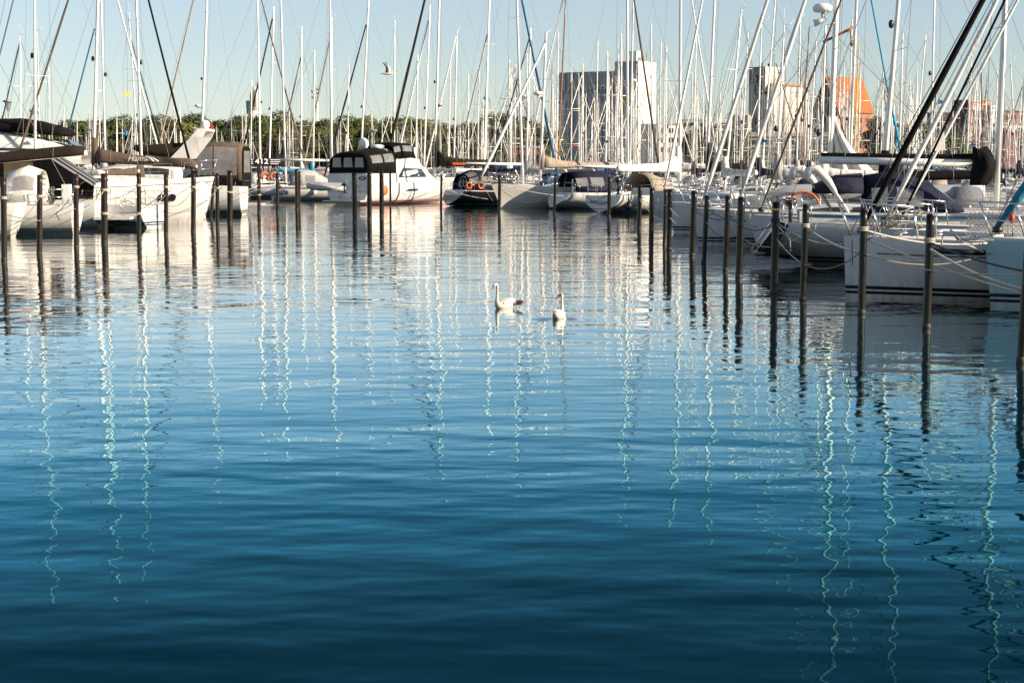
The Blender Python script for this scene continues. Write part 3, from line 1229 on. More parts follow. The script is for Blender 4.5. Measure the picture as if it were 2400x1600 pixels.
for sg in (1, -1):
    a_ = sheer_at(p_boat.rows, 3.6); b_ = sheer_at(p_boat.rows, 0.2)
    net(p_boat.root, (a_.x, sg * (a_.y - 0.06), a_.z), (b_.x, sg * (b_.y - 0.06), b_.z), 0.6)
# furler line blocks, cleats and an anchor on the foredeck
ck = MB()
for x in (4.9, 4.2):
    s_ = sheer_at(p_boat.rows, x)
    for sg in (1, -1):
        ck.tube([V((x - 0.12, sg * (s_.y - 0.1), s_.z + 0.1)), V((x + 0.12, sg * (s_.y - 0.1), s_.z + 0.1))], 0.018, 5)
        ck.tube([V((x, sg * (s_.y - 0.1), s_.z)), V((x, sg * (s_.y - 0.1), s_.z + 0.1))], 0.02, 5)
ck.build('deck_cleat', [M['steel']], p_boat.root)
lk = MB()
rr = random.Random(3)
for i in range(14):
    c = V((5.0 + rr.uniform(-0.5, 0.4), rr.uniform(-0.4, 0.5), p_boat.fb[2] + 0.12 + rr.uniform(0, 0.35)))
    lk.tube([c + V((rr.uniform(-.3, .3), rr.uniform(-.2, .2), rr.uniform(-.15, .15))) for _ in range(4)], 0.014, 5)
lk.build('coiled_line', [M['rope_g']], p_boat.root)
mb_ = MB()
mb_.tube([V((3.6, 1.3, 1.75)), V((0.9, 1.65, 1.68))], 0.035, 7)
mb_.build('stowed_boathook', [M['alugrey']], p_boat.root)

# --- pale blue hull at the right edge
hd = R(163)
bow = W(2322, 718)
hv = V((math.cos(hd), math.sin(hd), 0))
q_boat = Boat('pale blue hulled yacht at the right edge with a teal furled headsail', bow - hv * 6.0, hd, 12.0, 3.8, (1.25, 1.25, 1.36),
              [M['gelblue'], M['gel'], M['black'], M['anti']], rake_bow=0.15, bowp=2.0, ebow=1.6)
cabin(q_boat.root, q_boat.rows, -2.2, 2.4, 0.45, wins=[(0.05, 0.3, 0.35, 0.75), (0.4, 0.7, 0.35, 0.75)])
rails(q_boat.root, q_boat.rows, 12, -4.6, 4.2, nst=7)
q_boat.mast((2990, 560), (3130, -500), 24, zdeck=1.6, out=16.5)
q_boat.furlpx((2478, 120), (2338, 495), 22, M['cv_teal'], zfoot=1.55)
q_boat.boompx(3300, 2.7, M['cv_blue'])
for sg in (1, -1):
    a_ = sheer_at(q_boat.rows, 3.8); b_ = sheer_at(q_boat.rows, 0.5)
    net(q_boat.root, (a_.x, sg * (a_.y - 0.06), a_.z), (b_.x, sg * (b_.y - 0.06), b_.z), 0.58)


def anchor(parent, p, s=1.0):
    p = V(p)
    m = MB()
    m.tube([p + V((-0.5, 0, 0.02)) * s, p + V((0.25, 0, -0.06)) * s], 0.035 * s, 6)
    for sg in (1, -1):
        m.plate([p + V((0.28, 0, -0.02)) * s, p + V((0.1, sg * 0.22, -0.16)) * s, p + V((-0.15, sg * 0.16, -0.26)) * s, p + V((0.05, 0, -0.18)) * s], 0.02 * s)
    m.tube([p + V((0.25, 0, -0.05)) * s, p + V((0.42, 0, 0.12)) * s], [0.05 * s, 0.02 * s], 6)
    o = m.build('anchor', [M['alugrey']], parent)
    r_ = MB()
    r_.box(p + V((-0.45, 0, -0.05)), (0.7, 0.18, 0.05))
    r_.torus(p + V((0, 0, 0)), 0.06, 0.025, 'y', 10)
    r_.build('bow_roller', [M['steel']], parent)
    return o


anchor(q_boat.root, (6.35, 0, 1.36), 1.1)
lt = MB()
lt.ell((5.65, 0.12, 1.72), (0.06, 0.06, 0.10))
lt.build('red_bow_light', [M['redp']], q_boat.root)

# --- two yachts hidden behind the plumb bow, known by their white furled headsails
b1 = gen('yacht behind the plumb bowed sloop with white headsail edged in black', 41.5, (2480, 398), (2720, -500), 20,
         fl=((2296, 0), (2127, 398), 11, 'cv_white'), out=17, boom=0, hc=1.0, bimini='cv_slate', fb=(1.05, 1.1, 1.25))
# dark sun strip beside the rolled white sail
e_ = b1.onx(2112, 1.5)
fe = MB()
h0_ = b1.onx(2128, 1.45) + V((0.18, 0, 0))
fe.tube([h0_, h0_.lerp(b1.mT, 0.985) + V((0.12, 0, 0))], 0.03, 6)
fe.build('black_sun_strip', [M['cv_black']], b1.root)
b2 = gen('yacht with thin white furled headsail and loose white clew beside the black headsail', 45, (2560, 398), (2780, -500), 20,
         fl=((2317, 0), (2158, 398), 7, 'cv_white'), out=17, boom=0, hc=0.8, bimini='cv_grey', fb=(1.05, 1.1, 1.25))
fl_ = MB()
A_ = b2.loc(P(2212, 296, b2.mY - 0.3)); B_ = b2.loc(P(2180, 354, b2.mY - 0.3)); C_ = b2.loc(P(2216, 352, b2.mY - 0.3))
fl_.plate([A_, B_, C_], 0.02)
fl_.build('loose_clew', [M['cv_white']], b2.root)

# --- white sloop, stern to the fairway, blue stripe, navy sprayhood
hd = R(-8)
hv = V((math.cos(hd), math.sin(hd), 0))
st = P(1752, 600, 48.2); st.z = 0
o_boat = Boat('white sloop with scooped stern, blue stripe and navy sprayhood', st + hv * 6.1, hd, 12.2, 3.9, (1.22, 1.15, 1.35),
              [M['gel'], M['gel'], M['navy'], M['anti']], rake_st=0.85, rise=0.26, tw=0.78, rake_bow=0.5)
cabin(o_boat.root, o_boat.rows, -2.4, 2.6, 0.42, wins=[(0.05, 0.35, 0.3, 0.7), (0.45, 0.75, 0.3, 0.7)])
bs = MB()
for sg in (1, -1):
    pts = []
    for i in range(9):
        x = lerp(-4.6, 3.6, i / 8)
        s_ = sheer_at(o_boat.rows, x)
        pts.append(V((x, sg * (s_.y - 0.42 + 0.02), s_.z + 0.2)))
    rg = [[p + V((0, sg * 0.02, -0.05)), p + V((0, sg * 0.02, 0.05))] for p in pts]
    bs.loft(rg, 0, closed=False)
bs.build('blue_stripe', [M['blue']], o_boat.root)
co = MB()
for sg in (1, -1):
    rg = []
    for i in range(9):
        x = lerp(-4.7, 3.8, i / 8)
        s_ = sheer_at(o_boat.rows, x)
        y = s_.y - 0.42
        rg.append([V((x, sg * (y + 0.02), s_.z)), V((x, sg * y, s_.z + 0.3)), V((x, sg * (y - 0.25), s_.z + 0.32)), V((x, sg * (y - 0.3), s_.z))])
    co.loft(rg, 0, closed=False)
co.build('cockpit_coaming', [M['gel']], o_boat.root)
canopy(o_boat.root, 'sprayhood', [arch(-2.9, 1.35, 1.35, 1.15), arch(-2.2, 1.4, 1.35, 1.25), arch(-1.2, 1.3, 1.4, 0.95), arch(-0.3, 1.15, 1.5, 0.12)], M['cv_navy'],
       wins=[(2.1, 2.8, 4, 8), (0.2, 0.8, 0.8, 2.6), (1.1, 1.8, 0.8, 2.6), (0.2, 0.8, 9.4, 11.2), (1.1, 1.8, 9.4, 11.2)])
bi_ = canopy(o_boat.root, 'bimini', [arch(-4.3, 1.2, 2.0, 0.25), arch(-3.7, 1.3, 2.0, 0.5), arch(-3.0, 1.3, 2.0, 0.55)], M['cv_navy'])
rails(o_boat.root, o_boat.rows, 12.2, -4.4, 4.8, nst=7)
o_boat.mast((2339, 393), (2356, 0), 17.5, zdeck=1.6, out=18, spread=(0.30, 0.40, 0.62), black_boot=0)
o_boat.boompx(1920, 2.82, M['cv_black'], h0=0.28, h1=0.14, wd=0.11, up=0, boom_mat=M['alu'], r=0.115, zend=2.92, ties=6, above=True)
# crumpled black sail bag hanging at the gooseneck
sb = MB()
rr = random.Random(5)
rings = []
for i in range(17):
    t = i / 16
    wd_ = 0.42 * (0.30 + 0.8 * math.sin(math.pi * (0.10 + 0.74 * t)) ** 0.8)
    ring = []
    for k in range(26):
        a = 2 * math.pi * k / 26
        fold = 1 + 0.10 * math.sin(5 * a + 4 * t) + 0.07 * math.sin(11 * a - 7 * t) + 0.05 * math.sin(9 * t + 2 * a)
        ring.append(V((0.16 * math.sin(3.2 * t) + wd_ * fold * math.cos(a), 0.8 * wd_ * fold * math.sin(a), 1.15 * (0.5 - t) + 0.07 * math.sin(2 * a + 1) * (1 - t))))
    rings.append(ring)
sb.loft(rings, 0, cap0=True, cap1=True)
so = sb.build('black_sail_bag', [M['cv_black']], o_boat.root)
so.location = V((o_boat.mA.x - 0.5, -0.1, 2.72))
so.scale = (0.68, 0.85, 0.88)
# white padded arms of the stern davit
dv = MB()
for k, yy in enumerate((-1.25, 0.7)):
    a0 = o_boat.loc(P(1880 - k * 12, 452, 47)); a0.y = yy
    pts = [o_boat.loc(P(1886, 420, 47.5)), o_boat.loc(P(1893, 400, 47.5)), o_boat.loc(P(1912, 397, 47.5)), o_boat.loc(P(1938, 424, 47.5)), o_boat.loc(P(1962, 462, 47.5)), o_boat.loc(P(2000, 520, 47.5))]
    pts = [V((p.x - k * 0.35, yy, p.z)) for p in pts]
    dv.tube(pts, [0.11, 0.13, 0.14, 0.11, 0.05, 0.035], 10)
dv.build('padded_davit', [M['cv_white']], o_boat.root)
# stern gear: outboard on the rail, orange hoop, white pole, barbecue tray
x0 = -5.2


def outboard(parent, p, s=1.0, m='engine'):
    p = V(p)
    ob = MB()
    ob.ell(p + V((0, 0, 0.2)) * s, (0.22 * s, 0.15 * s, 0.16 * s), 12, 8)
    ob.tube([p + V((0, 0, 0.1)) * s, p + V((0, 0, -0.5)) * s], [0.09 * s, 0.06 * s], 8)
    ob.box(p + V((0, 0, -0.42)) * s, (0.26 * s, 0.14 * s, 0.02 * s))
    ob.tube([p + V((0.12, 0, -0.52)) * s, p + V((-0.14, 0, -0.52)) * s], [0.05 * s, 0.03 * s], 8)
    for a in range(3):
        an = a * 2.094
        ob.plate([p + V((-0.15, 0, -0.52)) * s, p + V((-0.16, 0.10 * math.cos(an), -0.52 + 0.10 * math.sin(an))) * s, p + V((-0.14, 0.10 * math.cos(an + 0.6), -0.52 + 0.10 * math.sin(an + 0.6))) * s], 0.01 * s)
    return ob.build('outboard_motor', [M[m]], parent)


outboard(o_boat.root, (x0 + 0.25, -1.3, 1.6), 0.8)
hb = MB()
hb.torus((x0 + 0.6, -1.35, 1.62), 0.42, 0.035, 'y', 18, 6, 0, 0.3, math.pi - 0.1)
hb.build('orange_hoop', [M['orange']], o_boat.root)
wp = MB()
wp.tube([V((x0 - 0.1, -1.4, 1.0)), V((x0 - 0.16, -1.42, 1.75))], [0.09, 0.10], 9)
wp.build('white_fender', [M['whitep']], o_boat.root)
sp = MB()
# swim ladder and folding platform on the scoop
sp.plate([V((-6.0, -0.9, 0.32)), V((-5.6, -0.9, 0.34)), V((-5.6, 0.9, 0.34)), V((-6.0, 0.9, 0.32))], 0.04)
sp.build('swim_platform', [M['teak']], o_boat.root)
ld = MB()
for yy in (-0.28, 0.12):
    ld.tube([V((-6.05, yy, 0.3)), V((-5.35, yy, 1.35)), V((-5.1, yy, 1.75))], 0.02, 6)
for k in range(4):
    c = V((-6.05, 0, 0.3)).lerp(V((-5.35, 0, 1.35)), (k + 0.5) / 4)
    ld.tube([c + V((0, -0.28, 0)), c + V((0, 0.12, 0))], 0.018, 6)
ld.build('stern_ladder', [M['steel']], o_boat.root)
rd_ = MB()
rd_.plate([V((-5.85, -1.55, 0.45)), V((-5.25, -1.6, 1.25)), V((-5.0, -1.6, 1.15)), V((-5.45, -1.55, 0.40))], 0.05)
rd_.build('black_lee_cloth', [M['cv_black']], o_boat.root)

# --- yacht with the netted bow rail and grey deckhouse
hd = R(171)
hv = V((math.cos(hd), math.sin(hd), 0))
bow = W(1674, 565)
n_boat = Boat('white ketch bow with netted rail, grey deckhouse and cream hanging sail', bow - hv * 6.2, hd, 12.4, 3.9, (1.1, 1.08, 1.22),
              [M['gel'], M['navy'], M['gel'], M['antiblue']], rake_bow=0.5, strips=None)
dh = cabin(n_boat.root, n_boat.rows, -2.6, 2.6, 0.95, wf=0.7, front=1.0, m=M['gelgrey'], wins=[(0.1, 0.5, 0.42, 0.85), (0.55, 0.85, 0.45, 0.85)])
rails(n_boat.root, n_boat.rows, 12.4, -4.8, 4.6, nst=7)
for sg in (1, -1):
    a_ = sheer_at(n_boat.rows, 5.0); b_ = sheer_at(n_boat.rows, 1.4)
    net(n_boat.root, (a_.x, sg * (a_.y - 0.05), a_.z), (b_.x, sg * (b_.y - 0.05), b_.z), 0.6, step=0.13)
n_boat.mast((1949, 281), (1961, 0), 17, zdeck=1.7, out=17.6, spread=(0.33, 0.62))
rp_ = n_boat.loc(P(1958, 22, n_boat.mY))
radar(n_boat.mastobj, rp_ + V((0.45, 0, -0.1)), 1.2)
hn = MB()
hn.tube([rp_ + V((0.3, 0, -0.35)), rp_ + V((0.75, 0.0, -0.5))], [0.04, 0.14], 8)
hn.build('loudhailer', [M['whitep']], n_boat.mastobj)
rg_ = MB()
q_ = n_boat.loc(P(1953, 90, n_boat.mY))
for k in range(5):
    rg_.tube([q_ + V((0.35 - 0.2 * k, -0.1, -0.12 + 0.09 * k)), q_ + V((0.1 - 0.2 * k, -0.22, 0.1 * k))], 0.05, 6)
rg_.tube([q_ + V((-0.6, -0.15, 0.3)), q_ + V((-0.68, -0.15, -0.3))], 0.03, 5)
rg_.build('orange_lashing', [mat('ochre_rope', (0.30, 0.14, 0.04), 0.9, var=0.2)], n_boat.mastobj)
n_boat.furlpx((1798, 0), (1645, 463), 10, M['cv_white'], zfoot=1.35)
# loosely hanging cream mainsail
sail = MB()
Y_ = n_boat.mY
rows_ = []
for i in range(13):
    t = i / 12
    y = lerp(274, 412, t)
    xl = lerp(1942, 1936, t)
    xr = lerp(1960, 2062, t ** 1.7)
    row = []
    for k in range(15):
        u = k / 14
        p = n_boat.loc(P(lerp(xl, xr, u), y + (8 * math.sin(u * 3.1) if t > 0.85 else 0), Y_))
        row.append(V((p.x, 0.16 * math.sin(u * 16 + t * 2) * (0.4 + t) + 0.1 * math.sin(t * 7 + u * 5), p.z)))
    rows_.append(row)
sail.loft(rows_, 0, closed=False)
so_ = sail.build('hanging_mainsail', [M['cv_white']], n_boat.root)
sm = so_.modifiers.new('thick', 'SOLIDIFY'); sm.thickness = 0.03
n_boat.boompx(2075, 2.35, M['cv_white'], cover=False)
bst = MB()
bt_ = n_boat.mA.lerp(n_boat.mT, 0.99)
bst.tube([n_boat.loc(P(2126, 440, n_boat.mY)), n_boat.loc(P(2102, 311, n_boat.mY)), n_boat.loc(P(2079, 201, n_boat.mY)), n_boat.loc(P(2042, 0, n_boat.mY)), n_boat.loc(P(2008, -180, n_boat.mY))], [0.05, 0.06, 0.035, 0.035, 0.02], 6)
bst.build('blue_furled_staysail', [M['cv_cyan']], n_boat.root)
anchor(n_boat.root, (6.5, 0, 1.25), 1.0)

# --- yachts just behind, known by their spars
gen('yacht with black mast boot and grey brown furled stay behind the scooped stern', 55, (2078, 332), (2106, 0), 14.5,
    fl=((1973, 0), (1796, 461), 5.5, 'cv_taupe'), out=15.5, cover='cv_black', fb=(1.0, 1.05, 1.2))
gen('yacht with thick white furled headsail crossing a grey cylindrical silo', 78, (1994, 332), (2008, 0), 8,
    fl=((1885, 0), (1743, 439), 10, 'cv_white'), out=18, cover='cv_navy', bimini='cv_navy')

# --- plain white bow further along the row
hd = R(170)
hv = V((math.cos(hd), math.sin(hd), 0))
bow = W(1533, 501)
m_boat = Boat('plain white bow with thin white furled headsail and dark brown boom cover', bow - hv * 6, hd, 12, 3.8, (1.2, 1.2, 1.36),
              [M['gel'], M['gel'], M['gel'], M['anti']], rake_bow=0.10, bowp=1.9)
cabin(m_boat.root, m_boat.rows, -2.2, 2.4, 0.45, wins=[(0.05, 0.3, 0.35, 0.75), (0.4, 0.7, 0.35, 0.75)])
rails(m_boat.root, m_boat.rows, 12, -4.6, 4.4, nst=7)
m_boat.mast((1657, 393), (1675, 0), 9, zdeck=1.6, out=19)
m_boat.furlpx((1646, 0), (1557, 398), 6, M['cv_white'], zfoot=1.4)
m_boat.boompx(1752, 2.55, M['cv_brown'], h0=1.4, h1=0.55, wd=0.3, up=1.6)
# small white sloop between
gen('white sloop between the plain white bow and the netted bow', 86, (1705, 372), (1738, 23), 6, fl=((1753, 77), (1640, 470), 3, 'cv_white'), cover='cv_white', out=15)

# ------------------------------------------------------------------ centre row
def wheel(parent, p, r=0.5, ax='x'):
    m = MB()
    m.torus(p, r, 0.022, ax, 26, 6)
    p = V(p)
    for k in range(5):
        a = k * 2 * math.pi / 5 + 0.3
        m.tube([p, p + V((0, math.cos(a) * r, math.sin(a) * r))], 0.014, 5)
    m.ell(p, (0.05, 0.06, 0.06), 8, 6)
    o = m.build('steering_wheel', [M['steel']], parent)
    return o


# --- l: lettered transom
hd = R(42)
hv = V((math.cos(hd), math.sin(hd), 0))
st = W(1404, 500)
l_boat = Boat('white sloop showing its lettered transom and big steering wheel', st + hv * 5.6, hd, 11.2, 3.6, (1.05, 1.05, 1.3),
              [M['gel2'], M['gel'], M['gel'], M['anti']], rake_st=0.35, rise=0.05, tw=0.82, emid=3.2)
cabin(l_boat.root, l_boat.rows, -1.8, 2.6, 0.45, wins=[(0.05, 0.4, 0.35, 0.75), (0.5, 0.8, 0.35, 0.75)])
rails(l_boat.root, l_boat.rows, 11.2, -4.2, 4.3, nst=7)
wheel(l_boat.root, (-4.35, -0.25, 1.62), 0.56)
l_boat.mast((1593, 378), (1595, 0), 8.5, zdeck=1.55, out=19.5)
l_boat.furlpx((1623, 0), (1692, 370), 4.5, M['cv_white'])
l_boat.boompx(1445, 2.5, M['cv_white'], h0=1.5, h1=0.55, wd=0.26, up=1.5)
canopy(l_boat.root, 'sprayhood', [arch(-2.3, 1.2, 1.2, 1.15), arch(-1.6, 1.2, 1.25, 1.15), arch(-0.7, 1.1, 1.35, 0.75), arch(0.0, 1.0, 1.4, 0.1)], M['cv_tan'], wins=[(2.1, 2.8, 3.5, 8.5)])
outboard(l_boat.root, (-5.2, -1.2, 1.75), 1.15)
tx = text_obj('RIGEVILLSEGDAM', 0.20, M['textd'], l_boat.root, (-5.51, 0.1, 0.66), (math.pi / 2 - 0.30, 0, -math.pi / 2), name='transom_lettering')
pl_ = MB()
pl_.tube([V((-5.62, 1.0, 0.40)), V((-5.62, 0.75, 0.40)), V((-5.64, 0.65, 0.27)), V((-5.64, -0.9, 0.27))], 0.012, 4)
pl_.build('platform_seam', [M['textd']], l_boat.root)
fe = MB(); fe.ell((0, 0, 0), (0.22, 0.22, 0.28), 12, 9); fe.tube([V((0, 0, 0.25)), V((0, 0, 0.75))], [0.06, 0.015], 6)
fo_ = fe.build('ball_fender', [M['rubber']], l_boat.root)
fo_.location = (-4.9, -1.75, 0.45)

# --- k: navy canopy, sugar scoop
hd = R(27)
hv = V((math.cos(hd), math.sin(hd), 0))
st = W(1290, 490)
k_boat = Boat('white sloop with open sugar scoop stern and navy canopy', st + hv * 5.8, hd, 11.8, 3.7, (1.1, 1.05, 1.3),
              [M['gel'], M['gel'], M['gel'], M['anti']], rake_st=0.9, rise=0.12, tw=0.72)
cabin(k_boat.root, k_boat.rows, -1.8, 2.8, 0.45, wins=[(0.05, 0.4, 0.35, 0.75), (0.5, 0.8, 0.35, 0.75)])
rails(k_boat.root, k_boat.rows, 11.8, -4.4, 4.5, nst=7)
k_boat.mast((1471, 383), (1470, 0), 7.5, zdeck=1.55, out=20)
k_boat.furlpx((1486, 0), (1551, 370), 5.5, M['cv_taupe'])
k_boat.boompx(1349, 2.75, M['cv_white'], cover=False, r=0.09)
canopy(k_boat.root, 'cockpit_canopy', [arch(-4.6, 1.3, 1.15, 1.25), arch(-3.6, 1.4, 1.15, 1.35), arch(-2.4, 1.4, 1.15, 1.35), arch(-1.2, 1.3, 1.2, 1.05), arch(-0.3, 1.15, 1.3, 0.15)], M['cv_navy'],
       wins=[(3.15, 3.85, 3.5, 8.5), (0.1, 0.9, 0.8, 2.6), (1.1, 1.9, 0.8, 2.6), (2.1, 2.9, 0.8, 2.6), (0.1, 0.9, 9.4, 11.2), (1.1, 1.9, 9.4, 11.2)])
bd = MB()
bd.box((0, 0, 0), (0.03, 0.42, 0.78))
bo = bd.build('name_board', [M['whitep']], k_boat.root)
bo.location = (-4.9, -1.35, 1.55)
bo.rotation_euler = (0, 0, -0.35)
text_obj('EEI', 0.24, M['textd'], bo, (-0.02, 0, -0.05), (math.pi / 2, math.pi / 2, -math.pi / 2), name='board_lettering')
bt = MB()
bt.lathe([(0.0, 0), (0.22, 0.02), (0.28, 0.25), (0.2, 0.42), (0, 0.45)], (0, 0, 0), 12)
bto = bt.build('covered_barbecue', [M['whitep']], k_boat.root); bto.location = (-5.0, 1.2, 1.7)

# --- j: ivory hull, bow towards us
hd = R(207)
hv = V((math.cos(hd), math.sin(hd), 0))
bow = W(1171, 489)
j_boat = Boat('ivory hulled ketch with two oval ports, bowsprit and tan boom cover', bow - hv * 6.4, hd, 12.6, 3.9, (1.25, 1.25, 1.72),
              [M['gel2'], M['gel2'], M['gel2'], M['anti']], rake_bow=0.75, ebow=1.5, strips=[1, 0, 0, 0, 0, 0, 0, 0, 0, 0, 3])
cabin(j_boat.root, j_boat.rows, -3, 2.4, 0.5, wins=[(0.05, 0.3, 0.35, 0.75), (0.4, 0.7, 0.35, 0.75)])
rails(j_boat.root, j_boat.rows, 12.6, -5, 4.8, nst=7)
for xx in (2.2, 0.6, -1.0):
    pr = MB()
    for i in range(len(j_boat.rows) - 1):
        a_, b_ = j_boat.rows[i], j_boat.rows[i + 1]
        if a_[2].x <= xx <= b_[2].x:
            t = (xx - a_[2].x) / (b_[2].x - a_[2].x)
            q = a_[2].lerp(b_[2], t) * 0.4 + a_[3].lerp(b_[3], t) * 0.6
            tang = (b_[3] - a_[3]).normalized()
            nrm = V((0, 0, 1)).cross(tang) * -1
            for sg in (1, -1):
                ring = []
                for k in range(14):
                    an = 2 * math.pi * k / 14
                    e = V((q.x, q.y, q.z)) + tang * (math.cos(an) * 0.34) + V((0, 0, math.sin(an) * 0.10))
                    e.y += 0.012
                    ring.append(V((e.x, sg * e.y, e.z)))
                pr.plate(ring, 0.03)
    pr.build('oval_port', [M['glass']], j_boat.root)
bp = MB()
bp.plate([V((6.2, -0.4, 1.78)), V((8.0, -0.12, 1.9)), V((8.0, 0.12, 1.9)), V((6.2, 0.4, 1.78))], 0.07)
bp.tube([V((7.9, 0, 1.86)), V((6.9, 0, 0.5))], 0.015, 5)
bp.build('bowsprit', [M['teak']], j_boat.root)
j_boat.mast((1268, 357), (1280, 75), 8.5, zdeck=1.8, radar_py=222)
f_ = j_boat.loc(P(1143, 386, j_boat.wpt((7.8, 0, 2)).y))
furl(j_boat.root, V((7.8, 0, 2.0)), j_boat.mA.lerp(j_boat.mT, 0.93), 0.10, M['cv_white'])
j_boat.boompx(1450, 2.75, M['cv_tan'], h0=1.3, h1=0.42, wd=0.3, up=1.5)
anchor(j_boat.root, (7.6, 0, 1.75), 1.0)
dn = MB()
rings = []
for i in range(9):
    t = i / 8
    x = lerp(-1.2, 1.2, t)
    ww = 0.7 * math.sin(math.pi * (0.12 + 0.76 * t)) + 0.05
    rings.append([V((x, ww * math.cos(a), 0.34 * math.sin(a))) for a in [math.pi * k / 8 for k in range(9)]])
dn.loft(rings, 0, closed=False)
do = dn.build('upturned_tender', [mat('pale_turquoise_paint', (0.25, 0.50, 0.55), 0.5, c2=(0.7, 0.72, 0.7), scale=1.5)], j_boat.root)
do.location = (0.2, 0.3, 1.85)

# --- i: dark hull
hd = R(31)
hv = V((math.cos(hd), math.sin(hd), 0))
st = W(1049, 483)
i_boat = Boat('dark hulled sloop with white scoop stern, navy canopy and orange lifebelts', st + hv * 5.5, hd, 11.2, 3.7, (1.12, 1.05, 1.3),
              [M['darkhull'], M['gel'], M['gel'], M['anti']], rake_st=0.75, rise=0.06, tw=0.80, strips=[1, 0, 0, 0, 0, 0, 0, 0, 2, 0, 3])
# white inset scoop on the transom
tr = MB()
r0 = i_boat.rows[0]
pts = [V((p.x - 0.015, p.y * 0.94, p.z + 0.03)) for p in r0[:10]]
poly = pts + [V((p.x, -p.y, p.z)) for p in reversed(pts)]
tr.plate(poly, 0.02)
tr.build('white_transom', [M['gel']], i_boat.root)
th = MB()
th.plate([V((-5.45, -1.0, 0.42)), V((-5.45, 1.0, 0.42)), V((-5.0, 1.2, 0.9)), V((-5.0, -1.2, 0.9))], 0.02)
th.build('transom_recess', [M['teak']], i_boat.root)
cabin(i_boat.root, i_boat.rows, -1.6, 2.7, 0.45, wins=[(0.05, 0.4, 0.35, 0.75), (0.5, 0.8, 0.35, 0.75)])
rails(i_boat.root, i_boat.rows, 11.2, -4.2, 4.3, nst=7)
i_boat.mast((1224, 398), (1211, 0), 7.5, zdeck=1.55, out=19)
i_boat.furlpx((1222, 0), (1312, 375), 6, M['cv_blue'])
i_boat.boompx(1092, 2.95, M['cv_white'], cover=False, r=0.09)
canopy(i_boat.root, 'cockpit_canopy', [arch(-4.4, 1.25, 1.15, 1.1), arch(-3.6, 1.4, 1.15, 1.4), arch(-2.4, 1.4, 1.15, 1.35), arch(-1.2, 1.3, 1.2, 1.0), arch(-0.3, 1.15, 1.3, 0.15)], M['cv_navy'],
       wins=[(3.15, 3.85, 3.5, 8.5), (0.1, 0.9, 7.0, 9.0), (0.1, 0.9, 4.0, 6.0), (1.1, 1.9, 9.4, 11.2), (0.1, 0.9, 9.4, 11.2)])
bm_ = MB()
bm_.box((-3.4, 0, 2.85), (2.2, 2.5, 0.05))
bm_.tube([V((-4.5, -1.25, 2.83)), V((-4.5, 1.25, 2.83))], 0.06, 7)
bm_.tube([V((-2.3, -1.25, 2.83)), V((-2.3, 1.25, 2.83))], 0.06, 7)
for sg in (1, -1):
    bm_.tube([V((-3.4, sg * 1.3, 1.2)), V((-4.4, sg * 1.25, 2.82))], 0.018, 5)
    bm_.tube([V((-3.4, sg * 1.3, 1.2)), V((-2.4, sg * 1.25, 2.82))], 0.018, 5)
bm_.build('bimini', [M['cv_navy']], i_boat.root)
for k, (x_, y_) in enumerate(((-4.6, -1.5), (-3.7, -1.62))):
    lb = MB()
    lb.torus((x_, y_, 1.45), 0.2, 0.065, 'y', 16, 7)
    lb.build('orange_lifebelt', [M['orange']], i_boat.root)
fb_ = MB()
fb_.ell((0, 0, 0), (0.14, 0.14, 0.34), 10, 8)
fo2 = fb_.build('fender', [M['whitep']], i_boat.root); fo2.location = (1.2, -1.95, 0.55)
gf = MB()
gf.tube([V((-5.0, 1.3, 1.2)), V((-5.25, 1.35, 2.3))], 0.015, 5)
gf.build('flag_staff', [M['wood']], i_boat.root)
wheel(i_boat.root, (-4.2, 0, 1.6), 0.5)

# --- h: flybridge cruiser
hd = R(57)
hv = V((math.cos(hd), math.sin(hd), 0))
st = W(814, 480)
HB = 4.1
h_boat = Boat('large white flybridge cruiser with black canopies and orange lifebuoy', st + hv * 6.4, hd, 12.8, HB, (1.55, 1.6, 1.95),
              [M['gel'], M['gel'], M['red'], M['anti']], cat='motor yacht', name='motor_yacht', rake_bow=1.3, tw=0.92, emid=5.0, ebow=1.4,
              strips=[1, 0, 0, 0, 0, 0, 2, 0, 2, 0, 3], tstrips=[1, 0, 0, 0, 0, 0, 0, 0, 0, 0, 3])
# aft cabin block carrying the canopy
ab = MB()
rings = []
for x, hwf, zt in ((-6.35, 0.90, 2.25), (-6.1, 0.92, 2.3), (-3.2, 0.92, 2.35), (-2.6, 0.9, 2.35)):
    hw = HB / 2 * hwf
    rings.append([V((x, hw, 1.5)), V((x, hw, zt - 0.15)), V((x, hw - 0.12, zt)), V((x, 0, zt + 0.04)), V((x, -hw + 0.12, zt)), V((x, -hw, zt - 0.15)), V((x, -hw, 1.5))])
ab.loft(rings, 0, closed=False, smooth=False)
ab.add(rings[0], [list(range(7))], 0)
aft = ab.build('aft_cabin', [M['gel']], h_boat.root)
canopy(h_boat.root, 'aft_canopy', [arch(-6.2, HB / 2 * 0.88, 2.3, 1.35, p=4.5), arch(-5.9, HB / 2 * 0.90, 2.3, 1.55, p=4), arch(-4.4, HB / 2 * 0.92, 2.3, 1.7, p=4), arch(-2.9, HB / 2 * 0.92, 2.3, 1.85, p=4)], M['cv_black'],
       closed_end=(False, False), wins=[(1.1, 1.9, 0.9, 2.7), (2.05, 2.8, 0.9, 2.7), (1.1, 1.9, 9.3, 11.1), (2.05, 2.8, 9.3, 11.1)])
ap = MB()
ap.plate(arch(-6.22, HB / 2 * 0.88, 2.3, 1.35, p=4.5), 0.03)
apo = ap.build('canopy_back_panel', [M['cv_black']], h_boat.root)
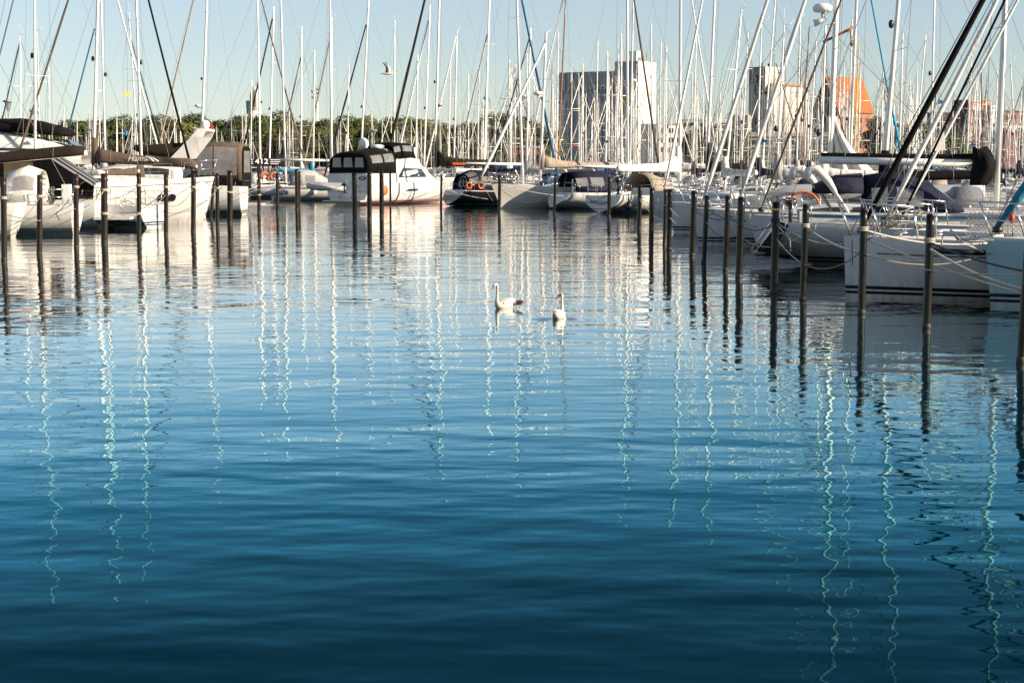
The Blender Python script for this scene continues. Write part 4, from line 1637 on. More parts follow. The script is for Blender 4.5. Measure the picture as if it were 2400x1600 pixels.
for k, (ya, yb) in enumerate(((-1.45, -0.62), (-0.42, 0.42), (0.62, 1.45))):
    wv = MB()
    wv.plate([V((-6.26, ya, 2.72)), V((-6.26, yb, 2.72)), V((-6.26, yb - 0.05, 3.42)), V((-6.26, ya + 0.08, 3.42))], 0.015)
    wv.build('canopy_window', [M['vinyl']], apo)
# superstructure with raked screen and flybridge
ss = MB()
W2 = HB / 2 * 0.78
prof = [(-2.8, 1.5, 3.0), (-1.5, 1.5, 3.15), (0.2, 1.55, 3.15), (1.5, 1.6, 2.75), (2.9, 1.65, 1.85)]
rings = []
for x, z0, z1 in prof:
    f = 1 - 0.18 * max(0, (x + 1) / 4)
    rings.append([V((x, W2 * f, z0)), V((x, W2 * f * 0.97, z0 + (z1 - z0) * 0.55)), V((x, W2 * f * 0.86, z1)), V((x, 0, z1 + 0.05)), V((x, -W2 * f * 0.86, z1)), V((x, -W2 * f * 0.97, z0 + (z1 - z0) * 0.55)), V((x, -W2 * f, z0))])
ss.loft(rings, 0, closed=False)
sso = ss.build('superstructure', [M['gel']], h_boat.root)
for sg in (1, -1):
    wm = MB()
    wm.plate([V((-2.4, sg * (W2 * 0.985 + 0.02), 1.95)), V((1.5, sg * (W2 * 0.90 + 0.02), 2.0)), V((0.9, sg * (W2 * 0.86 + 0.01), 2.62)), V((-1.6, sg * (W2 * 0.95 + 0.01), 2.68))], 0.03)
    wm.build('saloon_window', [M['glass']], sso)
ws = MB()
ws.plate([V((1.55, -W2 * 0.68, 2.76)), V((1.55, W2 * 0.68, 2.76)), V((2.75, W2 * 0.62, 2.02)), V((2.75, -W2 * 0.62, 2.02))], 0.04)
ws.build('windscreen', [M['vinyl2']], sso)
fbm = MB()
rings = []
for x, hw, zt in ((-3.4, 1.5, 3.15), (-2.2, 1.62, 3.3), (-0.6, 1.6, 3.42), (0.7, 1.35, 3.32), (1.5, 0.9, 2.85)):
    rings.append([V((x, hw * 0.92, 2.7)), V((x, hw, zt)), V((x, hw * 0.9, zt + 0.02)), V((x, hw * 0.88, 2.9)), V((x, -hw * 0.88, 2.9)), V((x, -hw * 0.9, zt + 0.02)), V((x, -hw, zt)), V((x, -hw * 0.92, 2.7))])
fbm.loft(rings, 0, closed=False)
fbm.build('flybridge', [M['gel']], h_boat.root)
canopy(h_boat.root, 'flybridge_canopy', [arch(-2.5, 1.35, 3.35, 1.05, p=4.5), arch(-1.6, 1.4, 3.4, 1.2, p=4.5), arch(-0.1, 1.35, 3.4, 1.15, p=4.5), arch(0.5, 1.2, 3.35, 0.3, p=4)], M['cv_black'],
       wins=[(0.1, 0.9, 0.8, 2.5), (1.1, 1.9, 0.8, 2.5), (2.1, 2.9, 3.2, 8.8), (0.1, 0.9, 9.5, 11.2), (1.1, 1.9, 9.5, 11.2)])
rb = MB()
rb.tube([V((-2.9, -1.55, 2.8)), V((-3.5, -1.5, 3.6)), V((-3.3, -1.3, 3.95)), V((-3.3, 1.3, 3.95)), V((-3.5, 1.5, 3.6)), V((-2.9, 1.55, 2.8))], [0.2, 0.16, 0.12, 0.12, 0.16, 0.2], 8, flat=0.5)
rbo = rb.build('radar_arch', [M['gel']], h_boat.root)
d1 = MB(); d1.ell((-3.3, 0.85, 4.45), (0.36, 0.36, 0.46), 14, 10); d1.build('satellite_dome', [M['whitep']], rbo)
d2 = MB(); d2.lathe([(0, 0), (0.45, 0), (0.5, 0.1), (0.5, 0.22), (0.4, 0.3), (0, 0.32)], (-3.2, -0.35, 4.1), 16); d2.build('radar_dome', [M['whitep']], rbo)
hr = MB()
for sg in (1, -1):
    pts = []
    for i in range(7):
        x = lerp(-1.5, 6.3, i / 6)
        s_ = sheer_at(h_boat.rows, x)
        b_ = V((s_.x, sg * max(0.05, s_.y - 0.1), s_.z))
        hr.tube([b_, b_ + V((0, 0, 0.75))], 0.016, 5)
        pts.append(b_ + V((0, 0, 0.75)))
    hr.tube(pts, 0.018, 5)
hr.build('bow_rail', [M['steel']], h_boat.root)
lb = MB()
lb.ell((0, 0, 0), (0.36, 0.09, 0.36), 18, 8)
lbo = lb.build('orange_lifebuoy', [M['orange']], h_boat.root)
lbo.location = (-4.55, -HB / 2 * 0.965 - 0.10, 1.05)
pm = MB()
pm.plate([V((-2.0, -HB / 2 - 0.005, 0.95)), V((-0.4, -HB / 2 - 0.005, 0.98)), V((-0.5, -HB / 2 - 0.005, 1.12)), V((-1.7, -HB / 2 - 0.005, 1.10))], 0.03)
pm.build('hull_vent', [M['black']], h_boat.root)
# transom: lines, locker, badge, steps, fenders
tq = MB()
for yy in (-1.2, 0.6):
    tq.tube([V((-6.44, yy, 0.3)), V((-6.42, yy, 1.45))], 0.012, 4)
for zz in (0.95, 1.42, 0.55):
    tq.tube([V((-6.43, -1.75, zz)), V((-6.43, 1.75, zz))], 0.012, 4)
tq.build('transom_seam', [M['grey']], h_boat.root)
bdg = MB()
bdg.plate([V((-6.37, -1.38 + 0.34 * math.cos(a), 1.93 + 0.14 * math.sin(a))) for a in [2 * math.pi * k / 20 for k in range(20)]], 0.03)
bo = bdg.build('oval_badge', [M['black']], h_boat.root)
text_obj('100', 0.22, M['textw'], bo, (-6.395, -1.38, 1.93), (math.pi / 2, 0, -math.pi / 2), name='badge_lettering', bold=True)
ob2 = MB()
rings = []
for z, hw in ((0.55, 0.28), (0.8, 0.4), (1.2, 0.42), (1.55, 0.40), (1.75, 0.3)):
    rings.append([V((-6.55 + 0.16 * math.cos(a), 0.05 + -0.2 + hw * math.sin(a), z)) for a in [2 * math.pi * k / 12 for k in range(12)]])
ob2.loft(rings, 0, cap0=True, cap1=True)
ob2.build('folded_life_raft', [M['cv_white']], h_boat.root)
swp = MB()
swp.box((-6.75, 0, 0.28), (0.75, 3.5, 0.07))
swp.build('swim_platform', [M['gel']], h_boat.root)

# grey dinghy hung across the cruiser's stern
dk_ = thing('inflatable_dinghy', 'grey covered inflatable dinghy hung at the cruiser transom', 'dinghy', W(762, 470) * 1.0, R(57 + 90 + 22))
dk_.location = P(764, 441, 120.5)


def dinghy_mesh(L, Wd, r, m):
    pts = [V((-L / 2, -Wd / 2, 0)), V((L * 0.1, -Wd / 2, 0.02)), V((L * 0.34, -Wd * 0.4, 0.10)), V((L * 0.47, -Wd * 0.18, 0.18)), V((L * 0.5, 0, 0.2)),
           V((L * 0.47, Wd * 0.18, 0.18)), V((L * 0.34, Wd * 0.4, 0.10)), V((L * 0.1, Wd / 2, 0.02)), V((-L / 2, Wd / 2, 0))]
    t = MB()
    t.tube(pts, [r * 0.6] + [r] * 7 + [r * 0.6], 10)
    return t


dinghy_mesh(2.5, 1.1, 0.22, None).build('tube', [M['hyp']], dk_)
dcv = MB()
rings = []
for i in range(7):
    t = i / 6
    x = lerp(-1.25, 1.15, t)
    hw = 0.66 * (1 - 0.75 * max(0, t - 0.6) / 0.4)
    rings.append([V((x, hw, 0.1 + 0.1 * t)), V((x, hw * 0.6, 0.3 + 0.05 * math.sin(i * 2.1) + 0.1 * t)), V((x, 0, 0.36 + 0.1 * t)), V((x, -hw * 0.6, 0.3 + 0.05 * math.cos(i * 1.7) + 0.1 * t)), V((x, -hw, 0.1 + 0.1 * t))])
dcv.loft(rings, 0, closed=False)
dcv.build('dinghy_cover', [M['cv_grey']], dk_)
db = MB()
db.box((-0.1, 0, -0.12), (2.2, 0.9, 0.06))
db.build('dinghy_floor', [M['hyp']], dk_)
outboard(dk_, (-1.35, 0, 0.1), 0.8)

# --- g: white yacht with grey sprayhood and dark blue line
hd = R(14)
hv = V((math.cos(hd), math.sin(hd), 0))
st = W(640, 470)
g_boat = Boat('white yacht with grey sprayhood and dark blue line along its rail', st + hv * 5.4, hd, 10.8, 3.5, (1.15, 1.1, 1.35),
              [M['gel2'], M['navy'], M['gel'], M['antigreen']], rake_st=-0.2, tw=0.75, strips=[0, 1, 0, 0, 0, 0, 0, 0, 0, 0, 3])
cabin(g_boat.root, g_boat.rows, -1.9, 3.0, 0.55, wins=[(0.05, 0.3, 0.35, 0.75), (0.36, 0.55, 0.35, 0.75), (0.62, 0.8, 0.35, 0.75)])
rails(g_boat.root, g_boat.rows, 10.8, -4.2, 4.3, nst=7)
g_boat.mast((776.5, 329), (773, 0), 7, zdeck=1.6, out=19.5)
g_boat.boompx(657, 3.3, M['cv_white'], cover=False, r=0.10)
canopy(g_boat.root, 'sprayhood', [arch(-4.0, 1.25, 1.2, 1.2), arch(-3.0, 1.35, 1.2, 1.35), arch(-1.9, 1.3, 1.25, 1.2), arch(-0.6, 1.1, 1.4, 0.15)], M['cv_grey'], wins=[(2.1, 2.8, 3.5, 8.5), (0.15, 0.85, 9.5, 11.2), (1.15, 1.85, 9.5, 11.2), (0.15, 0.85, 0.8, 2.5), (1.15, 1.85, 0.8, 2.5)])
fo3 = MB().ell((0, 0, 0), (0.16, 0.16, 0.30), 10, 8).build('fender', [M['whitep']], g_boat.root); fo3.location = (-2.2, -1.75, 0.75)

# --- f: navy boom cover with 412
f_boat = gen('yacht with navy boom cover lettered 412 and orange horseshoe buoys', 150, (667, 329), (658, 0), 6.5, bow=12, out=20.5, boom=0, fb=(1.1, 1.1, 1.3), L=11)
f_boat.boompx(577, 2.9, M['cv_navy'], h0=2.1, h1=0.75, wd=0.3, up=2.2)
bw = f_boat.boom
bc = f_boat.mA.x
zc = 3.15
cy = -0.34
mid = (f_boat.onx(613, 3).x)
lt_ = text_obj('412', 0.62, M['textw'], bw, (mid, -0.30, 3.22), (math.pi / 2, 0, 0), name='cover_lettering', bold=True, sx=1.25)
lt_.rotation_euler = (math.pi / 2 - 0.05, 0, 0)
stp = MB()
for sg in (1, -1):
    for k in range(3):
        x0_ = mid + sg * 0.75
        x1_ = mid + sg * (1.75 - 0.15 * k)
        z_ = 3.38 - 0.17 * k
        y_ = -0.30 if sg > 0 else -0.27
        stp.box(((x0_ + x1_) / 2, y_, z_), (abs(x1_ - x0_), 0.03, 0.07))
stp.build('cover_stripes', [M['textw']], bw)
for px in (620, 642):
    hs = MB()
    c = f_boat.loc(P(px, 413, 140))
    hs.torus((0, 0, 0), 0.28, 0.10, 'y', 16, 7, 0, math.radians(-60), math.radians(240))
    o = hs.build('horseshoe_buoy', [M['orange']], f_boat.root)
    o.location = c
    o.rotation_euler = (0, 0, 0.3)
fl2 = MB()
fl2.plate([f_boat.loc(P(577, 388, 147)), f_boat.loc(P(583, 360, 147)), f_boat.loc(P(574, 372, 147)), f_boat.loc(P(573, 384, 147))], 0.03)
fl2.build('orange_flag', [M['orange']], f_boat.root)

# second grey dinghy, in davits
dg = thing('inflatable_dinghy', 'grey inflatable dinghy slung crosswise in davits between two piles', 'dinghy', P(630, 452, 133), R(172))
dinghy_mesh(2.7, 1.25, 0.30, None).build('tube', [M['hyp']], dg)
df = MB(); df.box((-0.2, 0, -0.15), (2.2, 0.9, 0.08)); df.box((-1.15, 0, 0.05), (0.08, 1.0, 0.4))
df.build('dinghy_floor', [M['hyp']], dg)
dc = MB()
rings = []
for i in range(6):
    t = i / 5
    x = lerp(-0.9, 1.25, t)
    hw = 0.75 * (1 - 0.7 * max(0, t - 0.5) / 0.5)
    rings.append([V((x, hw, 0.12)), V((x, hw * 0.5, 0.5 - 0.2 * t)), V((x, 0, 0.62 - 0.25 * t)), V((x, -hw * 0.5, 0.5 - 0.2 * t)), V((x, -hw, 0.12))])
dc.loft(rings, 0, closed=False)
dc.build('dinghy_cover', [M['cv_grey']], dg)
dv_ = MB()
for x_ in (-0.9, 0.9):
    dv_.tube([V((x_, 0.1, 0.3)), V((x_, 0.2, 1.3)), V((x_, -1.4, 1.35)), V((x_, -1.5, 0.6))], 0.035, 6)
dv_.build('davit_arm', [M['steel']], dg)

# ------------------------------------------------------------------ left row
# --- a: rounded stern at the very edge
hd = R(183)
hv = V((math.cos(hd), math.sin(hd), 0))
st = W(34, 556)
a_boat = Boat('rounded white stern of a yacht cut by the picture edge behind the first pile', st + hv * 5.3, hd, 10.5, 3.3, (1.35, 1.2, 1.4),
              [M['gel'], M['gel'], M['gel'], M['antigreen']], tw=0.6, rake_st=-0.35)
rails(a_boat.root, a_boat.rows, 10.5, -4.2, 4.0, nst=6)
cabin(a_boat.root, a_boat.rows, -1.6, 2.4, 0.5, wins=[(0.1, 0.5, 0.35, 0.75)])
canopy(a_boat.root, 'sprayhood', [arch(-2.9, 1.05, 1.25, 1.1), arch(-2.2, 1.1, 1.25, 1.2), arch(-1.2, 1.0, 1.3, 0.2)], M['cv_brown'], wins=[(0.2, 0.8, 8.8, 11)])
# --- b: sloop with ivory sprayhood and long dark boom cover
hd = R(184)
hv = V((math.cos(hd), math.sin(hd), 0))
st = W(178, 548)
b_boat = Boat('white sloop with ivory sprayhood, grey boot stripe and long dark boom cover', st + hv * 5.6, hd, 11.2, 3.5, (1.22, 1.15, 1.35),
              [M['gel'], M['gel'], M['grey'], M['antigreen']], tw=0.78, rake_st=-0.12)
cabin(b_boat.root, b_boat.rows, -1.6, 2.4, 0.45, wins=[(0.1, 0.5, 0.35, 0.75)])
rails(b_boat.root, b_boat.rows, 11.2, -4.3, 4.3, nst=7)
canopy(b_boat.root, 'sprayhood', [arch(-4.35, 1.25, 1.25, 1.35), arch(-3.8, 1.3, 1.25, 1.55), arch(-3.1, 1.2, 1.3, 1.25), arch(-2.4, 1.05, 1.35, 0.15)], M['cv_white'], wins=[(2.1, 2.8, 3.5, 8.5), (0.3, 1.6, 9.0, 10.8), (0.3, 1.6, 1.2, 3)])
b_boat.mast((-330, 380), (-330, -400), 11, zdeck=1.6, out=16)
b_boat.boompx(205, 2.45, M['cv_brown'], h0=0.6, h1=0.55, wd=0.24, up=0.3, r=0.10, zend=3.3)
fs = MB()
for k in range(3):
    for j in range(10):
        c = V((-4.9 + 0.12 * random.random(), 1.2 - k * 0.25 + random.uniform(-.1, .1), 1.35 + random.uniform(0, 0.45)))
        fs.tube([c + V((random.uniform(-.12, .12), random.uniform(-.12, .12), random.uniform(-.2, .2))) for _ in range(4)], 0.018, 4)
fs.build('coiled_line', [M['rope_g']], b_boat.root)
wheel(b_boat.root, (-4.2, 0, 1.65), 0.42)
sl = MB()
for yy in (-0.2, 0.2):
    sl.tube([V((-5.68, yy, 0.25)), V((-5.65, yy, 1.7))], 0.02, 5)
for k in range(5):
    sl.tube([V((-5.68, -0.2, 0.35 + 0.28 * k)), V((-5.68, 0.2, 0.35 + 0.28 * k))], 0.016, 5)
sl.build('stern_ladder', [M['steel']], b_boat.root)
bx = MB(); bx.box((-5.45, 0.95, 1.72), (0.3, 0.55, 0.62))
bo = bx.build('white_raft_box', [M['whitep']], b_boat.root)
# --- c: motor boat stern with grey awning
hd = R(181)
hv = V((math.cos(hd), math.sin(hd), 0))
st = W(240, 533)
c_boat = Boat('white motor boat with grey striped awning over its cockpit', st + hv * 5.0, hd, 10.0, 3.3, (1.25, 1.3, 1.6),
              [M['gel'], M['gel'], M['gel'], M['antigreen']], cat='motor boat', name='motor_boat', tw=0.9, rake_bow=1.0, emid=4.5)
cabin(c_boat.root, c_boat.rows, -1.2, 3.0, 1.1, wf=0.75, wins=[(0.05, 0.45, 0.4, 0.85), (0.5, 0.85, 0.4, 0.85)])
aw = MB()
A1 = [V((-0.6, 1.35, 3.45)), V((-2.6, 1.4, 3.4)), V((-4.9, 1.35, 1.9))]
A2 = [V((-0.6, -1.35, 3.45)), V((-2.6, -1.4, 3.4)), V((-4.9, -1.35, 1.9))]
rings = []
for i in range(3):
    rings.append([A1[i].lerp(A2[i], k / 8) + V((0, 0, 0.12 * math.sin(math.pi * k / 8))) for k in range(9)])
aw.loft(rings, [0, 1, 0, 1, 0, 1, 0, 0], closed=False)
awo = aw.build('awning', [M['cv_slate'], M['cv_black']], c_boat.root)
awm = awo.modifiers.new('t', 'SOLIDIFY'); awm.thickness = 0.02
for sg in (1, -1):
    cu = MB()
    cu.plate([V((-0.6, sg * 1.36, 3.4)), V((-2.6, sg * 1.40, 3.36)), V((-4.4, sg * 1.36, 2.2)), V((-4.3, sg * 1.38, 1.25)), V((-0.6, sg * 1.38, 1.3))], 0.02)
    cuo = cu.build('side_curtain', [M['cv_black']], c_boat.root)
    cw = MB()
    cw.plate([V((-1.0, sg * 1.385, 2.1)), V((-1.0, sg * 1.385, 2.95)), V((-2.3, sg * 1.405, 2.95)), V((-2.3, sg * 1.405, 2.1))], 0.02)
    cw.build('curtain_window', [M['vinyl2']], cuo)
pf = MB()
pf.box((-5.75, 0, 0.45), (1.6, 3.0, 0.12))
pf.build('swim_platform', [M['gel']], c_boat.root)
ps = MB()
for yy in (-1.1, 0, 1.1):
    ps.tube([V((-6.3, yy, 0.4)), V((-5.0, yy, -0.1))], 0.05, 5)
ps.build('platform_strut', [M['anti']], c_boat.root)
pr_ = MB()
for sg in (1, -1):
    pr_.tube([V((-5.1, sg * 1.4, 0.5)), V((-5.1, sg * 1.4, 1.7)), V((-4.9, sg * 0.5, 1.75)), V((-4.9, sg * 0.5, 0.6))], 0.02, 5)
pr_.torus((-6.1, 0.9, 0.95), 0.32, 0.022, 'x', 18, 5)
pr_.torus((-6.2, 0.2, 0.9), 0.30, 0.022, 'y', 18, 5)
pr_.tube([V((-6.1, 0.9, 0.95)), V((-6.15, 0.5, 1.3)), V((-6.2, 0.2, 0.9)), V((-6.1, 0.9, 0.95))], 0.018, 5)
pr_.build('folding_bicycle_rack', [M['steel']], c_boat.root)
fg = MB()
fg.tube([V((-5.0, 1.2, 1.3)), V((-5.5, 1.2, 2.3))], 0.016, 5)
fg.build('flag_staff', [M['wood']], c_boat.root)
for k, cc in enumerate(((0.02, 0.02, 0.02), (0.5, 0.02, 0.02), (0.75, 0.42, 0.02))):
    ff = MB(); ff.box((-5.42 + 0.02 * k, 1.2, 2.08 - 0.16 * k), (0.05, 0.14, 0.16))
    ff.build('flag_band', [mat('flag_%s' % ('black', 'red', 'gold')[k], cc, 0.8)], c_boat.root)

# --- d: big white bow with two portholes
hd = R(11)
hv = V((math.cos(hd), math.sin(hd), 0))
bow = W(474, 525)
d_boat = Boat('big white motor yacht bow with two round portholes', bow - hv * 6.6, hd, 13.2, 4.0, (1.7, 1.9, 2.28),
              [M['gel'], M['gel'], M['gel'], M['antigreen']], cat='motor yacht', name='motor_yacht', rake_bow=0.62, bowp=2.2, ebow=1.35, tw=0.9, emid=3.5,
              strips=[1, 0, 0, 0, 0, 0, 0, 0, 0, 0, 3])
kn = MB()
for sg in (1, -1):
    pts = []
    for r_ in d_boat.rows[2:]:
        q = r_[1].lerp(r_[2], 0.7)
        pts.append(V((q.x, sg * (q.y + 0.005), q.z)))
    kn.tube(pts, 0.022, 5)
kn.build('rubbing_strake', [M['grey']], d_boat.root)
cabin(d_boat.root, d_boat.rows, -3.0, 3.6, 0.5, wf=0.62, front=1.4, m=M['gel2'], wins=[(0.3, 0.55, 0.35, 0.75), (0.62, 0.8, 0.3, 0.7)])
rails(d_boat.root, d_boat.rows, 13.2, -4.0, 5.2, h=0.75, nst=7, pushpit=False)
for px in (378, 404):
    for zq in (1.28,):
        best = None
        for i in range(len(d_boat.rows) - 1):
            for t in [k / 10 for k in range(10)]:
                sec = [a_.lerp(b_, t) for a_, b_ in zip(d_boat.rows[i], d_boat.rows[i + 1])]
                for q in range(2, 5):
                    if sec[q].z >= zq >= sec[q + 1].z:
                        u = (sec[q].z - zq) / (sec[q].z - sec[q + 1].z)
                        p = sec[q].lerp(sec[q + 1], u)
                        p = V((p.x, -p.y, p.z))
                        x_ = px_of(d_boat.wpt(p))[0]
                        tan = (d_boat.rows[i + 1][q] - d_boat.rows[i][q]).normalized()
                        sl2 = (sec[q] - sec[q + 1]).normalized()
                        if best is None or abs(x_ - px) < best[0]:
                            best = (abs(x_ - px), p, V((tan.x, -tan.y, tan.z)), V((sl2.x, -sl2.y, sl2.z)))
        p, tg = best[1], best[2]
        po = MB()
        up_ = best[3]
        nrm = tg.cross(up_).normalized()
        if nrm.y > 0:
            nrm = -nrm
        po.plate([p + nrm * 0.012 + tg * (0.19 * math.cos(a)) + up_ * (0.19 * math.sin(a)) for a in [2 * math.pi * k / 18 for k in range(18)]], 0.03)
        poo = po.build('porthole', [M['glass']], d_boat.root)
        rim = MB()
        rim.tube([p + nrm * 0.03 + tg * (0.20 * math.cos(a)) + up_ * (0.20 * math.sin(a)) for a in [2 * math.pi * k / 18 for k in range(19)]], 0.014, 5, cap=False)
        rim.build('porthole_rim', [M['steel']], poo)
anchor(d_boat.root, (6.95, 0, 2.2), 1.0)

# --- taupe boom cover boat, behind the big bow
s_boat = gen('yacht with thick white mast and long taupe boom cover lettered in white', 89, (221, 321), (229, 0), 9.5, L=9.3,
             fl=((163, 0), (71, 279), 5.5, 'cv_taupe'), out=18, boom=0, spread=(0.32, 0.62))
s_boat.boompx(462, 3.05, M['cv_taupe'], h0=1.15, h1=0.62, wd=0.30, up=1.2, zend=2.75)
ang = math.pi
tl = text_obj('Hansa', 0.42, M['textw'], s_boat.boom, (s_boat.onx(325, 3).x, 0.31, 3.16), (math.pi / 2 + 0.05, 0, math.pi), name='cover_lettering', shear=0.35)
wv = MB()
x_ = s_boat.onx(350, 3).x
for q in (0, 1):
    pts = [V((x_ + 0.28 - 0.24 * q, 0.32, 3.02)), V((x_ + 0.05 - 0.24 * q, 0.32, 3.28 - 0.06 * q)), V((x_ - 0.1 - 0.24 * q, 0.32, 3.2 - 0.06 * q)), V((x_ - 0.3 - 0.24 * q, 0.32, 3.02))]
    wv.tube(pts, 0.035, 5)
wv.build('cover_emblem', [M['textw']], s_boat.boom)
# blue stay from its masthead
bs_ = MB()
bs_.tube([s_boat.loc(P(163, 292, 86)), s_boat.loc(P(221, 69, 89))], 0.045, 6)
bs_.build('blue_furled_staysail', [M['cv_blue']], s_boat.root)

# --- arch yacht behind it
hd = R(181)
y_boat = Boat('white motor yacht with raked radar arch, dome and dark cockpit cover', P(318, 470, 99) * 1.0, hd, 12.5, 4.0, (1.6, 1.7, 2.0),
              [M['gel'], M['gel'], M['navy'], M['anti']], cat='motor yacht', name='motor_yacht', tw=0.9, rake_bow=1.2, emid=4.5)
y_boat.root.location.z = 0
y_boat.Mi = (Matrix.Translation(y_boat.root.location) @ Matrix.Rotation(hd, 4, 'Z')).inverted()
LY = lambda px, py, yo=0: (lambda q: V((q.x, yo, q.z)))(y_boat.loc(P(px, py, 99)))
cabin(y_boat.root, y_boat.rows, -2.5, 3.5, 1.2, wf=0.75, wins=[(0.05, 0.45, 0.4, 0.85), (0.5, 0.85, 0.4, 0.85)])
ar = MB()
for yy in (1.6, -1.6):
    ar.loft([[LY(410, 372, yy - .06), LY(448, 372, yy - .06), LY(448, 372, yy + .06), LY(410, 372, yy + .06)],
             [LY(458, 322, yy - .06), LY(486, 322, yy - .06), LY(486, 322, yy + .06), LY(458, 322, yy + .06)],
             [LY(472, 304, yy * .9 - .06), LY(494, 304, yy * .9 - .06), LY(494, 304, yy * .9 + .06), LY(472, 304, yy * .9 + .06)]], 0, smooth=False, cap0=True, cap1=True)
ar.box((LY(482, 305).x, 0, LY(482, 305).z), (0.55, 3.0, 0.14))
aro = ar.build('radar_arch', [M['gel']], y_boat.root)
dm = MB(); dm.ell(LY(483, 293, 0.4), (0.27, 0.27, 0.27), 14, 10); dm.build('satellite_dome', [M['whitep']], aro)
fl3 = MB(); fl3.plate([LY(493, 288), LY(501, 296), LY(498, 305), LY(492, 297)], 0.02)
fl3.build('red_white_flag', [M['redp']], aro)
cvr = MB()
secs = []
for px, top, bot in ((326, 340, 352), (345, 342, 362), (380, 338, 368), (415, 336, 370), (436, 336, 350)):
    secs.append([LY(px, bot, 1.5), LY(px, (top + bot) / 2, 1.6), LY(px, top, 1.1), LY(px, top - 1, 0), LY(px, top, -1.1), LY(px, (top + bot) / 2, -1.6), LY(px, bot, -1.5)])
cvr.loft(secs, 0, cap0=True, cap1=True)
cvr.build('dark_bridge_cover', [M['cv_brown']], y_boat.root)

# --- e: boat with tall canvas enclosure
hd = R(178)
hv = V((math.cos(hd), math.sin(hd), 0))
st = W(566, 494)
e_boat = Boat('white motor boat with tall canvas enclosure and fenders on its stern', st + hv * 5.2, hd, 10.4, 3.5, (1.45, 1.45, 1.8),
              [M['gel'], M['gel'], M['grey'], M['antigreen']], cat='motor boat', name='motor_boat', tw=0.92, emid=4.5, rake_bow=1.0)
LE = lambda px, py, yo=0: (lambda q: V((q.x, yo, q.z)))(e_boat.loc(P(px, py, 107)))
cabin(e_boat.root, e_boat.rows, -1.5, 3.0, 1.0, wf=0.75, wins=[(0.05, 0.45, 0.4, 0.85), (0.5, 0.85, 0.4, 0.85)])
xa, xb_ = LE(572, 400).x, LE(440, 400).x
zt = LE(500, 333).z
zb = 1.9
canopy(e_boat.root, 'canvas_enclosure', [arch(xa, 1.5, zb, zt - zb - 0.25, p=5), arch(xa + 0.25, 1.55, zb, zt - zb - 0.05, p=5), arch((xa + xb_) / 2, 1.6, zb, zt - zb + 0.03, p=5), arch(xb_ - 0.7, 1.55, zb, zt - zb - 0.05, p=5), arch(xb_ + 0.2, 1.5, zb, 0.4, p=5)],
       M['cv_taupe'], closed_end=(False, False), wins=[(1.05, 1.97, 0.25, 2.9), (2.05, 2.95, 0.25, 2.9), (1.05, 1.97, 9.1, 11.8), (2.05, 2.95, 9.1, 11.8), (3.1, 3.9, 0.5, 2.7), (3.1, 3.9, 3.2, 8.8), (0.2, 0.95, 9.1, 11.7)])
bk = MB(); bk.plate(arch(xa - 0.02, 1.48, zb, zt - zb - 0.25, p=5), 0.02)
bko = bk.build('enclosure_back', [M['cv_black']], e_boat.root)
bkw = MB(); bkw.plate([V((xa - 0.05, -1.0, zb + 0.5)), V((xa - 0.05, 1.0, zb + 0.5)), V((xa - 0.05, 0.9, zt - 0.55)), V((xa - 0.05, -0.9, zt - 0.55))], 0.02)
bkw.build('enclosure_window', [M['vinyl']], bko)
bb = MB(); bb.box(((xa + xb_) / 2, 0, 1.62), (xb_ - xa, 3.1, 0.5)); bb.build('cockpit_side', [M['cv_black']], e_boat.root)
e_pl = MB(); e_pl.box((-5.85, 0, 0.4), (1.3, 3.0, 0.1)); e_pl.box((-6.4, 0.3, 0.36), (1.6, 0.5, 0.06)); e_pl.build('swim_platform', [M['gel']], e_boat.root)
for k in range(3):
    f_ = MB(); f_.tube([V((0, 0, -0.45)), V((0, 0, -0.38)), V((0, 0, 0.38)), V((0, 0, 0.45))], [0.08, 0.17, 0.17, 0.08], 10)
    o = f_.build('fender', [M['rubber']], e_boat.root); o.location = (-5.1 - 0.05 * k, 1.35 - 0.5 * k, 2.1)
fb2 = MB(); fb2.ell((0, 0, 0), (0.30, 0.30, 0.30), 14, 10); o = fb2.build('ball_fender', [M['rubber']], e_boat.root); o.location = (-5.75, 1.35, 0.85)
for sg in (1, -1):
    pq = MB()
    pq.tube([V((-5.1, sg * 1.45, 1.4)), V((-5.15, sg * 1.45, 2.1)), V((-5.2, sg * 0.4, 2.1)), V((-5.2, sg * 0.4, 1.4))], 0.02, 5)
    pq.build('pushpit', [M['steel']], e_boat.root)
rp3 = MB()
for k in range(12):
    x_, y_ = -5.25, random.uniform(-0.9, 1.4)
    rp3.tube([V((x_, y_, 1.5)), V((x_ - 0.12, y_ + random.uniform(-.1, .1), 1.0)), V((x_ - 0.08, y_ + random.uniform(-.15, .15), 0.5))], 0.016, 4)
rp3.build('hanging_line', [M['rope_l']], e_boat.root)

# --- dark canopied flybridge yacht, far left
hd = R(2)
z_boat = Boat('big white flybridge yacht under a black canopy behind the sloop', V((P(40, 400, 96).x - 2, 96, 0)), hd, 15.0, 4.4, (1.9, 2.1, 2.5),
              [M['gel'], M['gel'], M['navy'], M['anti']], cat='motor yacht', name='motor_yacht', tw=0.9, rake_bow=1.5, emid=4.5)
LZ = lambda px, py, yo=0: (lambda q: V((q.x, yo, q.z)))(z_boat.loc(P(px, py, 96)))
su = MB()
secs = []
for px, top in ((-120, 300), (0, 308), (60, 318), (110, 327), (150, 340), (205, 356)):
    secs.append([LZ(px, 385, 1.9), LZ(px, (top + 385) / 2, 1.85), LZ(px, top, 1.5), LZ(px, top - 2, 0), LZ(px, top, -1.5), LZ(px, (top + 385) / 2, -1.85), LZ(px, 385, -1.9)])
su.loft(secs, 0, closed=False, cap0=True)
suo = su.build('superstructure', [M['gel']], z_boat.root)
